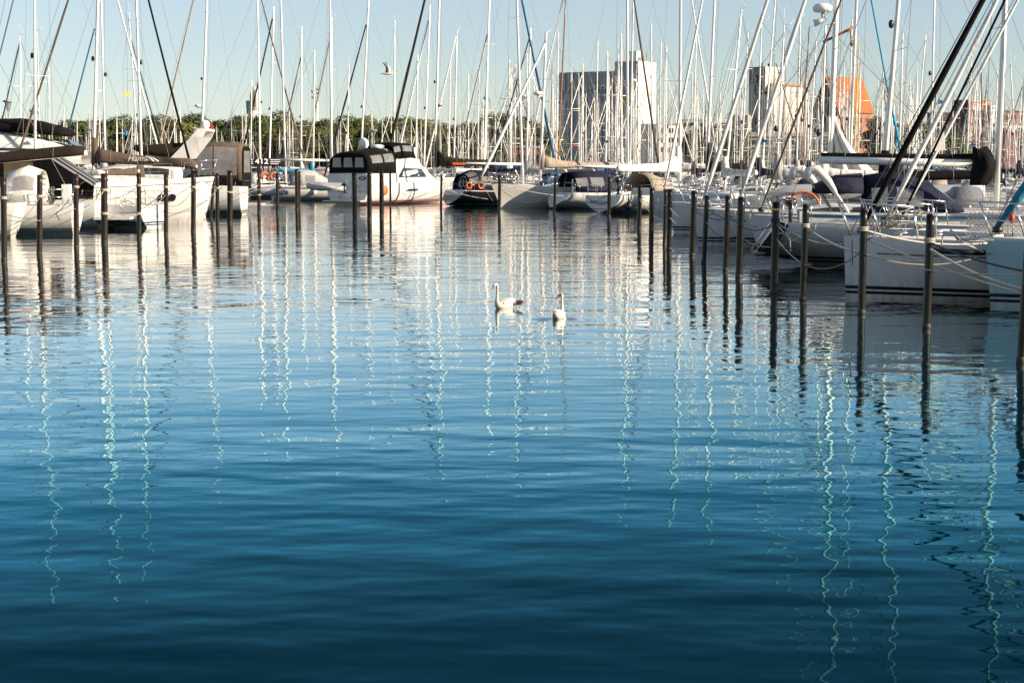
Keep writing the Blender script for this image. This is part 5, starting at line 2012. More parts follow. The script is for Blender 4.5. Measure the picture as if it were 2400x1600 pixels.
for yy in (-1.98, 1.98):
    wz = MB(); wz.plate([LZ(-60, 352, yy * .94), LZ(150, 366, yy * .94), LZ(140, 376, yy * .97), LZ(-60, 376, yy * .97)], 0.05)
    wz.build('saloon_window', [M['glass']], suo)
wz = MB(); wz.plate([LZ(152, 328, -1.2), LZ(152, 328, 1.2), LZ(190, 345, 1.1), LZ(190, 345, -1.1)], 0.05); wz.build('windscreen', [M['glass']], suo)
cz = MB()
secs = []
for px, top, bot in ((-140, 282, 306), (0, 279, 308), (50, 277, 312), (100, 284, 316), (150, 298, 320), (162, 306, 316)):
    secs.append([LZ(px, bot, 1.7), LZ(px, (top + bot) / 2, 1.75), LZ(px, top + 2, 1.2), LZ(px, top, 0), LZ(px, top + 2, -1.2), LZ(px, (top + bot) / 2, -1.75), LZ(px, bot, -1.7)])
cz.loft(secs, 0, cap0=True, cap1=True)
cz.build('black_canopy', [M['cv_black']], z_boat.root)

# ------------------------------------------------------------------ boats behind the rows, known by their masts
gen('yacht with blue furled headsail at the far left edge', 98, (49, 277), (47, 84), 4, fl=((41, 99), (3, 278), 4, 'cv_blue'), cover='cv_navy')
gen('yacht with white furled headsail leaving the top left corner', 80, (82, 281), (81, 0), 7.5, fl=((33, 0), (0, 130), 4, 'cv_white'), out=17, cover='cv_white', radar_py=None)
gen('yacht with thin white mast just right of a thick one at far left', 118, (92, 281), (87, 73), 3.5, bow=160, cover='cv_grey', radar_py=262)
gen('small yacht with thin mast above the black canopy', 130, (115, 283), (114, 158), 3, bow=20, cover='cv_blue')
gen('yacht with blue banded mast foot beside the thick white mast', 104, (246, 329), (237, 0), 6, fl=((273, 0), (365, 329), 4.5, 'cv_white'), out=18, cover='cv_grey')
gen('yacht with two pairs of spreaders and black furled headsail', 92, (330, 329), (319, 0), 7.5, fl=((346, 0), (431, 329), 5.5, 'cv_black'), out=18, cover='cv_taupe')
gen('yacht with short mast and dark thin furled headsail', 122, (321, 329), (302, 31), 4, fl=((314, 94), (362, 278), 3, 'cv_navy'), cover='cv_white')
gen('yacht with radar on its mast and tan furled headsail by the trees', 150, (474, 288), (485, 0), 7.5, fl=((457, 0), (376, 329), 4.5, 'cv_tan'), out=23, dy=-1, L=8.5, cover='cv_tan', radar_py=250)
gen('yacht with brown furled headsail near the round grey tower', 166, (609, 329), (603.5, 0), 6.5, fl=((612, 0), (700, 329), 3.5, 'cv_taupe'), out=18, cover='cv_brown', spread=(0.38, 0.7))
gen('yacht with dark furled headsail in front of the round grey tower', 172, (633, 329), (642, 15), 5.5, fl=((637, 46), (574, 329), 4, 'cv_brown'), cover='cv_tan')
gen('yacht with tan furled headsail left of the lattice tower', 176, (706, 329), (707, 61), 4.5, fl=((702, 133), (660, 329), 4, 'cv_tan'), cover='cv_white')
gen('yacht with tan furled headsail beside the lattice tower', 180, (779, 329), (778, 40), 3, fl=((770, 74), (722, 329), 4.5, 'cv_tan'), cover='cv_white')
gen('yacht with dark blue furled headsail above the cruiser dome', 170, (848, 329), (864, 2.5), 6.5, fl=((855, 59), (783, 329), 4.5, 'cv_navy'), cover='cv_blue')
gen('slim masted yacht behind the flying gull', 205, (924.5, 329), (925, 48), 3.5, bow=100, cover='cv_navy')
t_boat = gen('yacht with thick black furled headsail and tall brown mast cover', 147, (1020.6, 329), (1029.6, 0), 7.5, fl=((990, 0), (915, 329), 6.5, 'cv_brown'), out=22, boom=0)
t_boat.boompx(1155, 2.9, M['cv_brown'], h0=2.2, h1=0.7, wd=0.42, up=2.6)
ot = MB()
q0 = t_boat.loc(P(1062, 388, 143)); q1 = t_boat.loc(P(1090, 380, 143))
ot.box((q0 + q1) / 2, (abs(q1.x - q0.x) + 0.1, 0.06, 0.22))
ot.build('orange_lettering_block', [M['orange']], t_boat.root)  # plain orange block standing in for lettering on the brown sail cover
gen('yacht with white furled headsail left of the thick centre mast', 172, (996, 329), (1008, 10), 5, fl=((1003, 46), (940, 329), 4.5, 'cv_white'), cover='cv_grey')
gen('yacht with thin white furled headsail right of the centre mast', 165, (1065, 329), (1071, 71), 5, fl=((1066, 87), (1020, 290), 3.5, 'cv_white'), cover='cv_white', dy=-1)
gen('yacht with short slim mast among the trees', 235, (1098, 329), (1098, 173), 3, bow=120, cover='cv_blue')
gen('yacht with grey furled headsail left of the bowsprit', 150, (1137, 329), (1147, 0), 6.5, fl=((1137, 79), (1083, 329), 4.5, 'cv_grey'), out=19, cover='cv_navy')
gen('yacht with dark furled headsail and radar half way up its mast', 137, (1234, 383), (1244, 64), 5.5, fl=((1235, 89), (1156, 378), 3.5, 'cv_brown'), cover='cv_grey', radar_py=227)
gen('wooden masted yacht before the grey silo', 150, (1309, 357), (1326, 0), 5, fl=((1319, 0), (1235, 370), 3.5, 'cv_white'), mt=M['wood'], out=17.5, cover='cv_tan')
gen('yacht with slim mast beside the wooden mast', 190, (1304, 357), (1308, 77), 4.5, bow=70, cover='cv_white')
gen('yacht with thin mast in front of the fluted silo wall', 200, (1397, 357), (1401, 97), 3.5, bow=250, cover='cv_blue')
gen('yacht with white mast at the corner of the grey silo tower', 180, (1457, 357), (1456, 79), 4.5, bow=110, cover='cv_grey')
gen('yacht with radar dome before the yellow silo letter', 172, (1477, 357), (1484, 5), 5, bow=60, cover='cv_white', radar_py=190)
gen('yacht with mast against the white silo face', 180, (1528, 357), (1526, 59), 4.5, bow=250, cover='cv_navy')
gen('yacht with mast at the right edge of the white silo', 200, (1545, 357), (1549, 99), 3.5, bow=85, cover='cv_white')
gen('yacht with leaning mast left of the emblem silo', 132, (1738, 378), (1753, 77), 4.5, bow=175, cover='cv_navy', out=14)
gen('yacht with tall white mast crossing the emblem silo', 120, (1789, 357), (1817, 0), 5.5, bow=172, cover='cv_white', out=17)
gen('yacht with white mast before the pale silo cylinders', 125, (1867, 378), (1876, 38), 5.5, bow=190, cover='cv_grey')
gen('brown wooden masted yacht before the pale silo cylinders', 130, (1877, 393), (1897, 64), 4.5, bow=170, cover='cv_brown', mt=M['wood'], spread=(0.45,))
gen('yacht with white mast between silo cylinders and orange roof', 128, (1895, 383), (1913, 97), 5, bow=172, cover='cv_navy')
gen('yacht with mast in front of the orange roof', 112, (1989, 329), (1997, 46), 5, bow=178, cover='cv_white')
gen('yellow masted yacht in front of the orange roof', 125, (2003, 345), (2013, 102), 4.5, bow=170, cover='cv_tan', mt=M['yellow'], spread=(0.45,))
gen('yacht with white mast right of the orange roof', 105, (2110, 293), (2116, 79), 5.5, bow=175, cover='cv_navy')
gen('yacht with mast passing behind the black furled headsail', 95, (2182, 332), (2190, 0), 6.5, bow=178, cover='cv_blue', out=17)
gen('short masted yacht behind the black furled headsail', 118, (2150, 300), (2170, 82), 4.5, bow=170, cover='cv_white')
gen('yacht with mast left of the terracotta block', 130, (2268, 330), (2278, 120), 4, bow=172, cover='cv_black')
gen('yacht with slim mast at the right edge before brick houses', 128, (2378, 330), (2368, 140), 4, bow=182, cover='cv_navy')

# more yachts between the left row and the cruiser, and behind the centre row
gen('yacht with low white mast stump and navy sprayhood behind the hanging dinghy', 158, (588, 340), (590, 190), 4, bow=15, cover='cv_tan', bimini='cv_navy', L=9)
gen('yacht with cyan boom cover beside the grey sprayhood yacht', 163, (735, 340), (737, 120), 4.5, bow=10, cover='cv_cyan', bimini='cv_grey', L=10)
gen('yacht with white boom cover and thin mast left of the cruiser dome', 168, (815, 340), (818, 150), 4, bow=170, cover='cv_white', bimini='cv_blue', L=9.5)
gen('yacht with cream cover piled at its mast right of the cruiser', 158, (975, 340), (979, 130), 4.5, bow=60, cover='cv_white', bimini='cv_tan', L=10, up=2.2)
gen('yacht with grey sprayhood behind the brown mast cover', 176, (1052, 340), (1056, 140), 4, bow=160, cover='cv_brown', bimini='cv_grey', L=10)
gen('yacht with navy covers behind the bowsprit', 172, (1120, 345), (1123, 160), 4, bow=20, cover='cv_navy', bimini='cv_navy', L=10)
gen('yacht with tan sprayhood behind the tan boom cover', 168, (1362, 350), (1366, 150), 4, bow=15, cover='cv_white', bimini='cv_tan', L=10.5)
gen('yacht with blue sprayhood behind the navy canopy', 160, (1420, 350), (1424, 120), 4.5, bow=165, cover='cv_blue', bimini='cv_blue', L=10.5)
gen('yacht with white mast behind the white sail cover', 150, (1560, 350), (1562, 110), 4.5, bow=20, cover='cv_grey', bimini='cv_navy', L=10)
gen('yacht with navy boom cover right of the plain white bow', 140, (1625, 350), (1632, 90), 4.5, bow=172, cover='cv_navy', bimini='cv_grey', L=10)
gen('white yacht with slate sprayhood behind the padded davits', 60, (1925, 360), (1935, 60), 7, bow=172, cover='cv_white', bimini='cv_slate', L=11, out=14)
gen('yacht with low grey wheelhouse behind the netted rail', 71, (1822, 370), (1838, 60), 6, bow=172, cover='cv_grey', bimini='cv_navy', L=11, out=14, hc=0.9, cab=M['gelgrey'])
gen('yacht with navy sprayhood between plain bow and grey deckhouse', 93, (1775, 370), (1785, 50), 5.5, bow=171, cover='cv_navy', bimini='cv_navy', L=11, out=15)

# ------------------------------------------------------------------ far moorings: a crowd of yachts across the basin
def far_proto(i):
    rnd = random.Random(40 + i)
    L = [9.0, 10.5, 8.0, 11.5, 9.5, 10.0][i]
    r = thing('sailboat', 'distant white yacht with bare mast in the crowded far moorings', 'sailboat', (0, 0, 0), 0, 'yachts crowded in the far moorings')
    hm = [M['gel'], M['gel2'], M['gel'], M['darkhull'], M['gel'], M['gelblue']][i]
    cvm = [M['cv_blue'], M['cv_navy'], M['cv_white'], M['cv_brown'], M['cv_grey'], M['cv_tan']][i]
    h, d, rows = build_hull(r, L, L * 0.31, (0.95, 1.0, 1.25), [hm, M['navy'], M['gel'], M['anti']], n=8)
    d.build('deck', [M['deck']], r)
    c = MB()
    s = []
    for x, hw, zt in ((-L * .14, L * .09, 1.55), (L * .1, L * .085, 1.5), (L * .24, L * .05, 1.2)):
        s.append([V((x, hw, 0.95)), V((x, hw * .85, zt)), V((x, -hw * .85, zt)), V((x, -hw, 0.95))])
    c.loft(s, 0, closed=False, cap0=True)
    c.build('cabin', [M['gel']], r)
    H_ = L * 1.32
    m = MB()
    m.tube([V((L * .1, 0, 1)), V((L * .1, 0, H_ * .5)), V((L * .1, 0, H_))], [0.07, 0.066, 0.045], 6)
    for q in (0.4, 0.7):
        m.tube([V((L * .1 - .1, -L * .1 * (1.3 - q * .5), H_ * q)), V((L * .1, 0, H_ * q - .04)), V((L * .1 - .1, L * .1 * (1.3 - q * .5), H_ * q))], 0.03, 4)
    m.tube([V((L * .1, 0, H_)), V((L * .1 - .4, 0, H_ + .1))], 0.015, 3)
    m.tube([V((L * .1, 0, H_)), V((L * .1, 0, H_ + .8))], 0.012, 3)
    m.build('mast', [M['alu'] if i != 3 else M['alugrey']], r)
    b = MB()
    rings = []
    for t in (0, .1, .3, .7, 1):
        x = lerp(L * .1 - .1, -L * .27, t)
        hh = .18 + .45 * math.exp(-t * 6)
        rings.append([V((x, .16 * math.cos(a), 2.2 + (hh * math.sin(a) if math.sin(a) > 0 else .12 * math.sin(a)))) for a in [math.pi * 2 * k / 8 for k in range(8)]])
    b.loft(rings, 0, cap0=True, cap1=True)
    b.build('covered_boom', [cvm], r)
    f = MB()
    f.tube([V((L * .47, 0, 1.3)), V((L * .1 + .1, 0, H_ * .93))], [0.07, 0.05], 5)
    f.build('furled_sail', [[M['cv_white'], M['cv_white'], M['cv_tan'], M['cv_navy'], M['cv_grey'], M['cv_white']][i]], r)
    g_ = MB()
    for sg in (1, -1):
        g_.tube([V((L * .08, sg * L * .14, 1.0)), V((L * .1 - .1, sg * L * .1 * 1.1, H_ * .4)), V((L * .1 - .1, sg * L * .1 * .95, H_ * .7)), V((L * .1, 0, H_ * .98))], 0.018, 3, cap=False)
    g_.tube([V((-L * .49, 0, 1.0)), V((L * .1, 0, H_))], 0.018, 3, cap=False)
    g_.build('standing_rigging', [M['wire']], r)
    if i in (0, 2, 4, 5):
        k = MB()
        k.loft([arch(-L * .3, L * .11, 1.0, 1.0, 8), arch(-L * .2, L * .11, 1.0, 1.05, 8), arch(-L * .08, L * .1, 1.1, .2, 8)], 0, closed=False)
        k.build('sprayhood', [[M['cv_navy'], 0, M['cv_grey'], 0, M['cv_blue'], M['cv_tan']][i]], r)
    return r


far = [far_proto(i) for i in range(6)]
used = set()
rnd = random.Random(77)


def far_boat(px, Y, top_y, i, rz):
    """a far yacht with its mast at pixel column px, tip at row top_y"""
    p = P(px, top_y, Y)
    L = [9.0, 10.5, 8.0, 11.5, 9.5, 10.0][i]
    s = max(0.75, min(1.45, p.z / (L * 1.32)))
    if i not in used:
        used.add(i)
        r = far[i]
    else:
        r = copy_tree(far[i])
    r.scale = (s, s, s)
    r.rotation_euler = (math.radians(rnd.uniform(-0.6, 0.6)), math.radians(rnd.uniform(-0.6, 0.6)), rz)
    look = ['white yacht with blue boom cover', 'ivory yacht with navy boom cover', 'white yacht with white boom cover', 'dark hulled yacht with brown boom cover', 'white yacht with grey boom cover', 'pale blue hulled yacht with tan boom cover'][i]
    for lim, where in ((240, 'left of the thick white mast'), (480, 'left of the radar arch'), (620, 'below the round tower'), (760, 'below the lattice mast'), (900, 'behind the flybridge cruiser'),
                       (1040, 'right of the flybridge cruiser'), (1180, 'before the end of the wood'), (1310, 'left of the grey silo'), (1450, 'below the fluted silo wall'), (1550, 'below the white silo tower'), (1690, 'between the two silos'),
                       (1800, 'below the emblem silo'), (1900, 'below the pale silo cylinders'), (2060, 'below the orange roof'), (2220, 'right of the orange roof'), (2340, 'below the terracotta block'), (9999, 'by the brick houses')):
        if px < lim:
            r['label'] = 'distant ' + look + ' ' + where
            break
    off = V((L * .1 * s * math.cos(rz), L * .1 * s * math.sin(rz), 0))
    r.location = V((p.x, p.y, 0)) - off


# dense part right of the trees
for k in range(178):
    px = rnd.uniform(1130, 2420)
    Y = rnd.choice((185, 205, 222, 240, 262, 285, 310, 340)) + rnd.uniform(-4, 4)
    hgt = rnd.uniform(10.0, 15.5)
    top = px_of((0, Y, hgt))[1]
    rz = rnd.choice((math.radians(90), math.radians(-90))) + rnd.uniform(-.15, .15) + (math.radians(90) if rnd.random() < 0.3 else 0)
    far_boat(px, Y, top, rnd.randrange(6), rz)
# sparser, further off, in front of the trees
for k in range(82):
    px = rnd.uniform(120, 1180)
    Y = rnd.uniform(300, 430)
    hgt = rnd.uniform(9.5, 14.5)
    top = px_of((0, Y, hgt))[1]
    far_boat(px, Y, top, rnd.randrange(6), rnd.choice((math.radians(90), math.radians(-90), 0, math.pi)) + rnd.uniform(-.15, .15))

# jetties
jm = mat('jetty_planks', (0.26, 0.21, 0.15), 0.85, var=0.25, scale=2, stretch=(1, 8, 1))
jr = mat('jetty_frame', (0.10, 0.085, 0.07), 0.85, var=0.2)


def jetty(a, b, wd, label, pitch=0.6):
    a = V(a); b = V(b)
    L = (b - a).length
    rz = math.atan2(b.y - a.y, b.x - a.x)
    r = thing('jetty', label, 'jetty', a, rz)
    n = int(L / pitch)
    bx = MB(); bx.box((0, 0, 0), (pitch - 0.03, wd, 0.06))
    me = bx.mesh('plank', [jm])
    for i in range(min(n, 290)):
        o = bpy.data.objects.new('plank', me)
        col.objects.link(o)
        o.parent = r
        o.location = (pitch * (i + .5), 0, 0.95)
    f = MB()
    for sg in (1, -1):
        f.box((L / 2, sg * (wd / 2 - .15), 0.82), (L, 0.16, 0.2))
    for i in range(int(L / 6) + 1):
        for sg in (1, -1):
            f.tube([V((i * 6, sg * (wd / 2 - .1), -1)), V((i * 6, sg * (wd / 2 - .1), 0.9))], 0.12, 8)
    f.build('jetty_frame', [jr], r)
    return r


jetty((21.5, 26, 0), (19.5, 108, 0), 2.0, 'long plank jetty behind the sterns of the right row')
jetty((-31.5, 60, 0), (-29, 118, 0), 2.0, 'plank jetty behind the bows of the left row')
jetty((-12, 143.5, 0), (16, 142, 0), 1.6, 'plank jetty crossing behind the dark hulled yacht')

# ------------------------------------------------------------------ shore buildings
conc = mat('silo_concrete_shaded', (0.27, 0.315, 0.34), 0.85, var=0.14, scale=0.10, stretch=(1, 1, 0.15))  # cool blue-grey: tone of the shaded silo sides put into the colour
whitew = mat('white_and_sunlit_wall', (0.78, 0.77, 0.73), 0.75, var=0.06, scale=0.12)
ivory = mat('pale_silo_concrete', (0.60, 0.56, 0.48), 0.85, var=0.12, scale=0.15, stretch=(1, 1, 0.1))
greyt = mat('weathered_and_shaded_concrete', (0.38, 0.36, 0.32), 0.85, var=0.2, scale=0.2, stretch=(1, 1, 0.2))
brickd = mat('dark_and_shaded_brick', (0.085, 0.05, 0.04), 0.9, var=0.2, scale=1.5)
brick = mat('terracotta_brick', (0.36, 0.15, 0.08), 0.9, var=0.15, scale=1.0)
roofo = mat('orange_tile_roof', (0.42, 0.115, 0.016), 0.8, var=0.14, scale=0.4, stretch=(1, 1, 3))
salm = mat('salmon_brick_wall', (0.40, 0.17, 0.10), 0.9, var=0.15, scale=0.3)
dark = mat('building_window_glass', (0.03, 0.035, 0.04), 0.15, var=0.3)
fascia = mat('concrete_fascia', (0.36, 0.33, 0.28), 0.85, var=0.1, scale=0.4)
letter = mat('yellow_sign_paint', (0.72, 0.44, 0.06), 0.7, var=0.05)
redw = mat('red_metal_cladding', (0.38, 0.09, 0.07), 0.6, var=0.12, scale=0.5)


def building(name, label, corner, Y, phi, cat='building'):
    """root at the ground corner nearest us; local +x runs right and away, local +y left and away"""
    p = P(corner, 393, Y)
    r = thing(name, label, cat, (p.x, p.y, 1.0), phi)
    return r


def zat(py, Y):
    return P(1200, py, Y).z - 1.0


# grain silo: fluted body and tower, shaded sides coloured grey, sunlit sides white
Y = 700
sl_ = building('grain_silo', 'tall fluted grain silo, shaded sides coloured grey and sunlit tower sides white', 1494, Y, math.radians(60))
zt = zat(143, Y); zb2 = zat(164, Y)
LX, LY_ = 17.0, 10.6
t = MB()
t.add([(0, 0, 0), (LX, 0, 0), (LX, 0, zt), (0, 0, zt)], [[0, 1, 2, 3]], 1)
t.add([(0, 0, 0), (0, LY_, 0), (0, LY_, zt), (0, 0, zt)], [[3, 2, 1, 0]], 0)
t.add([(0, LY_, 0), (LX, LY_, 0), (LX, LY_, zt), (0, LY_, zt)], [[3, 2, 1, 0]], 0)
t.add([(LX, 0, 0), (LX, LY_, 0), (LX, LY_, zt), (LX, 0, zt)], [[0, 1, 2, 3]], 1)
t.add([(0, 0, zt), (LX, 0, zt), (LX, LY_, zt), (0, LY_, zt)], [[0, 1, 2, 3]], 0)
t.build('tower', [conc, whitew], sl_)  # sun and shade on the tower are put into its two colours
bd_ = MB()
nfl = 8
wfl = 27.5 / nfl
pts = []
for k in range(nfl):
    for j in range(7):
        a = math.pi * j / 6
        pts.append((3.0 - 0.9 * math.sin(a), LY_ + 0.0 + k * wfl + wfl * (0.5 - 0.5 * math.cos(a))))
low = [V((x, y, 0)) for x, y in pts]
hi = [V((x, y, zb2)) for x, y in pts]
bd_.loft([low, hi], 0, closed=False, smooth=False)
yE = LY_ + 27.5
bd_.add([(3, yE, 0), (17, yE, 0), (17, yE, zb2), (3, yE, zb2)], [[3, 2, 1, 0]], 0)
bd_.add([V((3, LY_, zb2)), V((17, LY_, zb2)), V((17, yE, zb2)), V((3, yE, zb2))], [[0, 1, 2, 3]], 0)
bd_.build('fluted_body', [conc], sl_)
for k in range(nfl):
    for (dz, sz) in ((-8.2, 1.6),):
        wm = MB(); wm.box((2.05, LY_ + wfl * (k + .5), zb2 + dz), (0.3, 1.0, sz))
        wm.build('window', [dark], sl_)
for (x, y, z) in ((6.5, -0.02, zt - 6), (11.5, -0.02, zt - 6), (6.5, -0.02, zt - 13), (11.5, -0.02, zt - 13), (11.5, -0.02, zt - 26)):
    wm = MB(); wm.box((x, y, z), (1.1, 0.25, 1.5)); wm.build('window', [greyt], sl_)
for (y, z) in ((3, zt - 7), (6.5, zt - 14), (7.5, zt - 26), (3, zt - 30)):
    wm = MB(); wm.box((0, y, z), (0.25, 1.0, 1.5)); wm.build('window', [dark], sl_)
rb_ = MB(); rb_.box((7, 5, zt + 2.2), (4.0, 3.6, 4.4)); rb_.build('roof_hut', [whitew], sl_)
an = MB()
for (x, y, h) in ((1, 9.5, 5), (2, 1, 3), (12, 2, 4), (16, 1, 5), (4, 6, 3), (14, 7, 3)):
    an.tube([V((x, y, zt)), V((x, y, zt + h))], 0.12, 5)
    an.box((x, y, zt + h * 0.75), (0.35, 0.35, h * 0.4))
for k in range(9):
    an.box((1.5 + k * 0.7, 0.6, zt + 0.7), (0.3, 0.3, 1.2 + 0.5 * (k % 3)))
an.build('roof_antenna', [greyt], sl_)


def block_E(parent, org, ux, s, m, mirror=False):
    e = MB()
    o = V(org); u = V(ux)
    R_ = Matrix.Rotation(math.atan2(u.y, u.x), 3, 'Z')
    e.box(o + u * (0.3 * s) + V((0, 0, 2 * s)), (0.5 * s, 0.12, 4 * s), 0, R_)
    for z in (0.35, 2, 3.65):
        e.box(o + u * (1.45 * s) + V((0, 0, z * s)), (1.8 * s, 0.12, 0.7 * s), 0, R_)
    return e.build('yellow_letter', [m], parent)


block_E(sl_, (4.2, -0.1, zt - 18.5), (1, 0, 0), 1.55, mat('pale_yellow_paint', (0.75, 0.66, 0.40), 0.8, var=0.05))  # paler yellow for the letter on the right face
block_E(sl_, (-0.1, 6.6, zt - 18.5), (0, -1, 0), 1.15, letter)
ann = MB(); ann.box((13, -2, zat(345, Y) / 2 + 5), (20, 4, zat(292, Y)))
ann.build('lower_annex', [conc], sl_)

# pale silo with cylinders and an emblem
Y = 660
ps_ = building('grain_silo', 'pale silo with emblem tower and a row of ribbed cylinders', 1790, Y, math.radians(42))
zt = zat(156, Y)
t = MB(); t.box((5.5, 4, zt / 2), (11, 8, zt)); t.build('emblem_tower', [greyt], ps_)  # body grey carries the shade of the left face
t = MB(); t.box((5.6, 3.9, zt - 3.3), (11.2, 8.0, 6.6)); t.build('tower_head', [ivory], ps_)
fl_face = MB(); fl_face.box((6.0, -0.06, zt / 2 - 4), (10.2, 0.12, zt - 9)); fl_face.build('tower_sunlit_face', [ivory], ps_)  # sunlit right face: its brightness is put into a paler sheet
for k in range(6):
    c = MB(); p0 = V((3.0 + k * 3.75, -1.2, 0))
    zc = zat(201 + k * 0.6, Y)
    c.tube([p0, p0 + V((0, 0, zc))], 1.9, 14)
    c.build('silo_cylinder', [ivory], ps_)
rc = MB(); rc.box((13, 0.4, zat(200, Y) + 0.4), (22, 3.4, 0.8)); rc.build('brown_roof_edge', [brick], ps_)
for x_, w_ in ((1.5, 0.9), (6, 0.8)):
    an = MB(); an.box((x_, 3, zt + 0.7), (w_, w_, 1.5)); an.build('roof_vent', [brickd], ps_)
lb_ = MB(); lb_.box((-1, 9, zat(270, Y) / 2), (7, 9, zat(270, Y))); lb_.build('lower_block', [greyt], ps_)
em = MB()
zc = zt - 4.5
for a_, b_ in (((0, 1.6, 1.6), (0, 4.6, -1.6)), ((0, 4.6, 1.6), (0, 1.6, -1.6))):
    em.tube([V((-0.1, a_[1], zc + a_[2])), V((-0.1, b_[1], zc + b_[2]))], 0.33, 4)
for (y, z, dy, dz) in ((3.1, -2.6, 3.2, .5), (3.1, -5.9, 3.2, .5), (1.6, -4.2, .5, 3.4), (4.6, -4.2, .5, 3.4), (3.1, -4.3, .8, 1.4)):
    em.box((-0.1, y, zc + z), (0.15, dy, dz))
em.build('dark_emblem', [M['textd']], ps_)

# orange roofed warehouse
Y = 620
wh = building('brick_warehouse', 'brick warehouse with steep orange tiled roof and gable coloured dark for shade', 1960, Y, math.radians(38))
LX, LYw = 19.0, 11.5
ze = zat(258, Y); zr = zat(179, Y)
t = MB()
t.add([(0, 0, 0), (LX, 0, 0), (LX, 0, ze), (0, 0, ze)], [[0, 1, 2, 3]], 0)
t.add([(0, LYw, 0), (LX, LYw, 0), (LX, LYw, ze), (0, LYw, ze)], [[3, 2, 1, 0]], 0)
t.add([(LX, 0, 0), (LX, LYw, 0), (LX, LYw, ze), (LX, LYw / 2, zr), (LX, 0, ze)], [[0, 1, 2, 3, 4]], 0)
t.build('wall', [salm], wh)
t = MB()
t.add([(0, 0, 0), (0, LYw, 0), (0, LYw, ze), (0, LYw / 2, zr), (0, 0, ze)], [[4, 3, 2, 1, 0]], 0)
gw = t.build('gable_wall', [brickd], wh)  # shade on the gable is put into the darker brick colour
t = MB()
for sg in (0, 1):
    y0 = -0.5 if sg == 0 else LYw + 0.5
    t.plate([V((-0.5, y0, ze - 0.9)), V((LX + 0.5, y0, ze - 0.9)), V((LX + 0.5, LYw / 2, zr + 0.15)), V((-0.5, LYw / 2, zr + 0.15))], 0.35)
rfo = t.build('roof', [roofo], wh)
# courses of tiles as ribs
t = MB()
for k in range(26):
    x = -0.3 + k * (LX + 0.6) / 25
    t.tube([V((x, -0.55, ze - 0.75)), V((x, LYw / 2 - 0.05, zr + 0.30))], 0.10, 4)
t.build('roof_rib', [roofo], rfo)
for k in range(5):
    for j in range(4):
        wm = MB(); wm.box((2.5 + k * 3.5, -0.05, ze - 3.5 - j * 4.5), (1.0, 0.2, 1.6)); wm.build('window', [brickd], wh)
for j in range(4):
    wm = MB(); wm.box((-0.05, LYw / 2, ze + 4 - j * 5), (0.2, 1.1, 1.8)); wm.build('window', [dark], wh)

# long low office building behind the masts
Y = 480
of = building('office_building', 'long low office building with dark window bands between the masts', 1690, Y, math.radians(4))
zt = zat(313, Y)
Wd = (1945 - 1690) / FPX * Y
t = MB(); t.box((Wd / 2, 6, zt / 2), (Wd, 12, zt)); t.build('wall', [fascia], of)
for fl in range(3):
    z = zt - 2.6 - fl * 3.0
    for k in range(14):
        wm = MB(); wm.box((1.1 + k * (Wd - 2.2) / 13, -0.02, z), (1.75, 0.3, 1.7))
        wm.build('window', [dark], of)
for fl in range(4):
    t = MB(); t.box((Wd / 2, -0.25, zt - 0.5 - fl * 3.0), (Wd + 0.6, 0.5, 0.7)); t.build('fascia_band', [fascia], of)
rl = MB(); rl.box((Wd / 2, 6, zt + 0.2), (Wd, 12.2, 0.25)); rl.build('roof', [greyt], of)


def simple_house(name, label, x0, x1, ytop, Y, m, phi=0.0, depth=10, roofm=None, wins=(3, 2), wm_=None, flat=True):
    r = building(name, label, x0, Y, phi)
    z = zat(ytop, Y)
    w_ = (x1 - x0) / FPX * Y / max(0.3, math.cos(phi))
    t = MB(); t.box((w_ / 2, depth / 2, z / 2), (w_, depth, z)); t.build('wall', [m], r)
    t = MB(); t.box((w_ / 2, depth / 2, z + 0.15), (w_ + 0.5, depth + 0.5, 0.35)); t.build('roof', [roofm or greyt], r)
    for i in range(wins[0]):
        for j in range(wins[1]):
            q = MB(); q.box((w_ * (i + .5) / wins[0], -0.03, z - 1.9 - j * 3.1), (w_ / wins[0] * 0.5, 0.25, 1.5)); q.build('window', [wm_ or dark], r)
    for j in range(wins[1]):
        for i in range(2):
            q = MB(); q.box((-0.03, depth * (i + .5) / 2, z - 1.9 - j * 3.1), (0.25, depth * 0.2, 1.5)); q.build('window', [wm_ or dark], r)
    return r


simple_house('white_warehouse', 'white block at the foot of the white silo face', 1546, 1600, 292, 560, whitew, 0.15, wins=(3, 3))
simple_house('brown_block', 'brown grey block between the white silo and the leaning white headsail', 1598, 1650, 281, 640, greyt, 0.1, wins=(4, 3))
simple_house('red_shed', 'long red shed low behind the centre masts', 1184, 1272, 346, 300, redw, 0.05, depth=8, wins=(6, 1))
tb = building('terracotta_block', 'terracotta block with end wall coloured dark for shade and white stair tower', 2268, 520, math.radians(28))
zt = zat(234, 520)
t = MB(); t.box((4.2, 3.5, zt / 2), (8.4, 7, zt), 0); t.build('wall', [brick], tb)
t = MB(); t.box((-0.1, 3.5, zt / 2), (0.25, 7.1, zt + 0.1)); t.build('shaded_end_wall', [brickd], tb)  # thin dark slab puts the shade of the left face into colour
for k in range(3):
    for j in range(5):
        q = MB(); q.box((2.6 + k * 2.0, -0.05, zt - 4.0 - j * 3.0), (1.6, 0.3, 2.2)); q.build('window', [dark], tb)
t = MB(); t.box((8.6, 0.2, zat(246, 520) / 2), (1.8, 2.2, zat(246, 520))); t.build('stair_tower', [whitew], tb)
simple_house('brown_house', 'dark brown brick house left of the terracotta block', 2206, 2246, 264, 540, brickd, 0.25, wins=(3, 4))
simple_house('brick_house', 'low brick house at the right edge behind the yachts', 2346, 2440, 262, 560, brick, 0.2, wins=(5, 2), roofm=brickd)
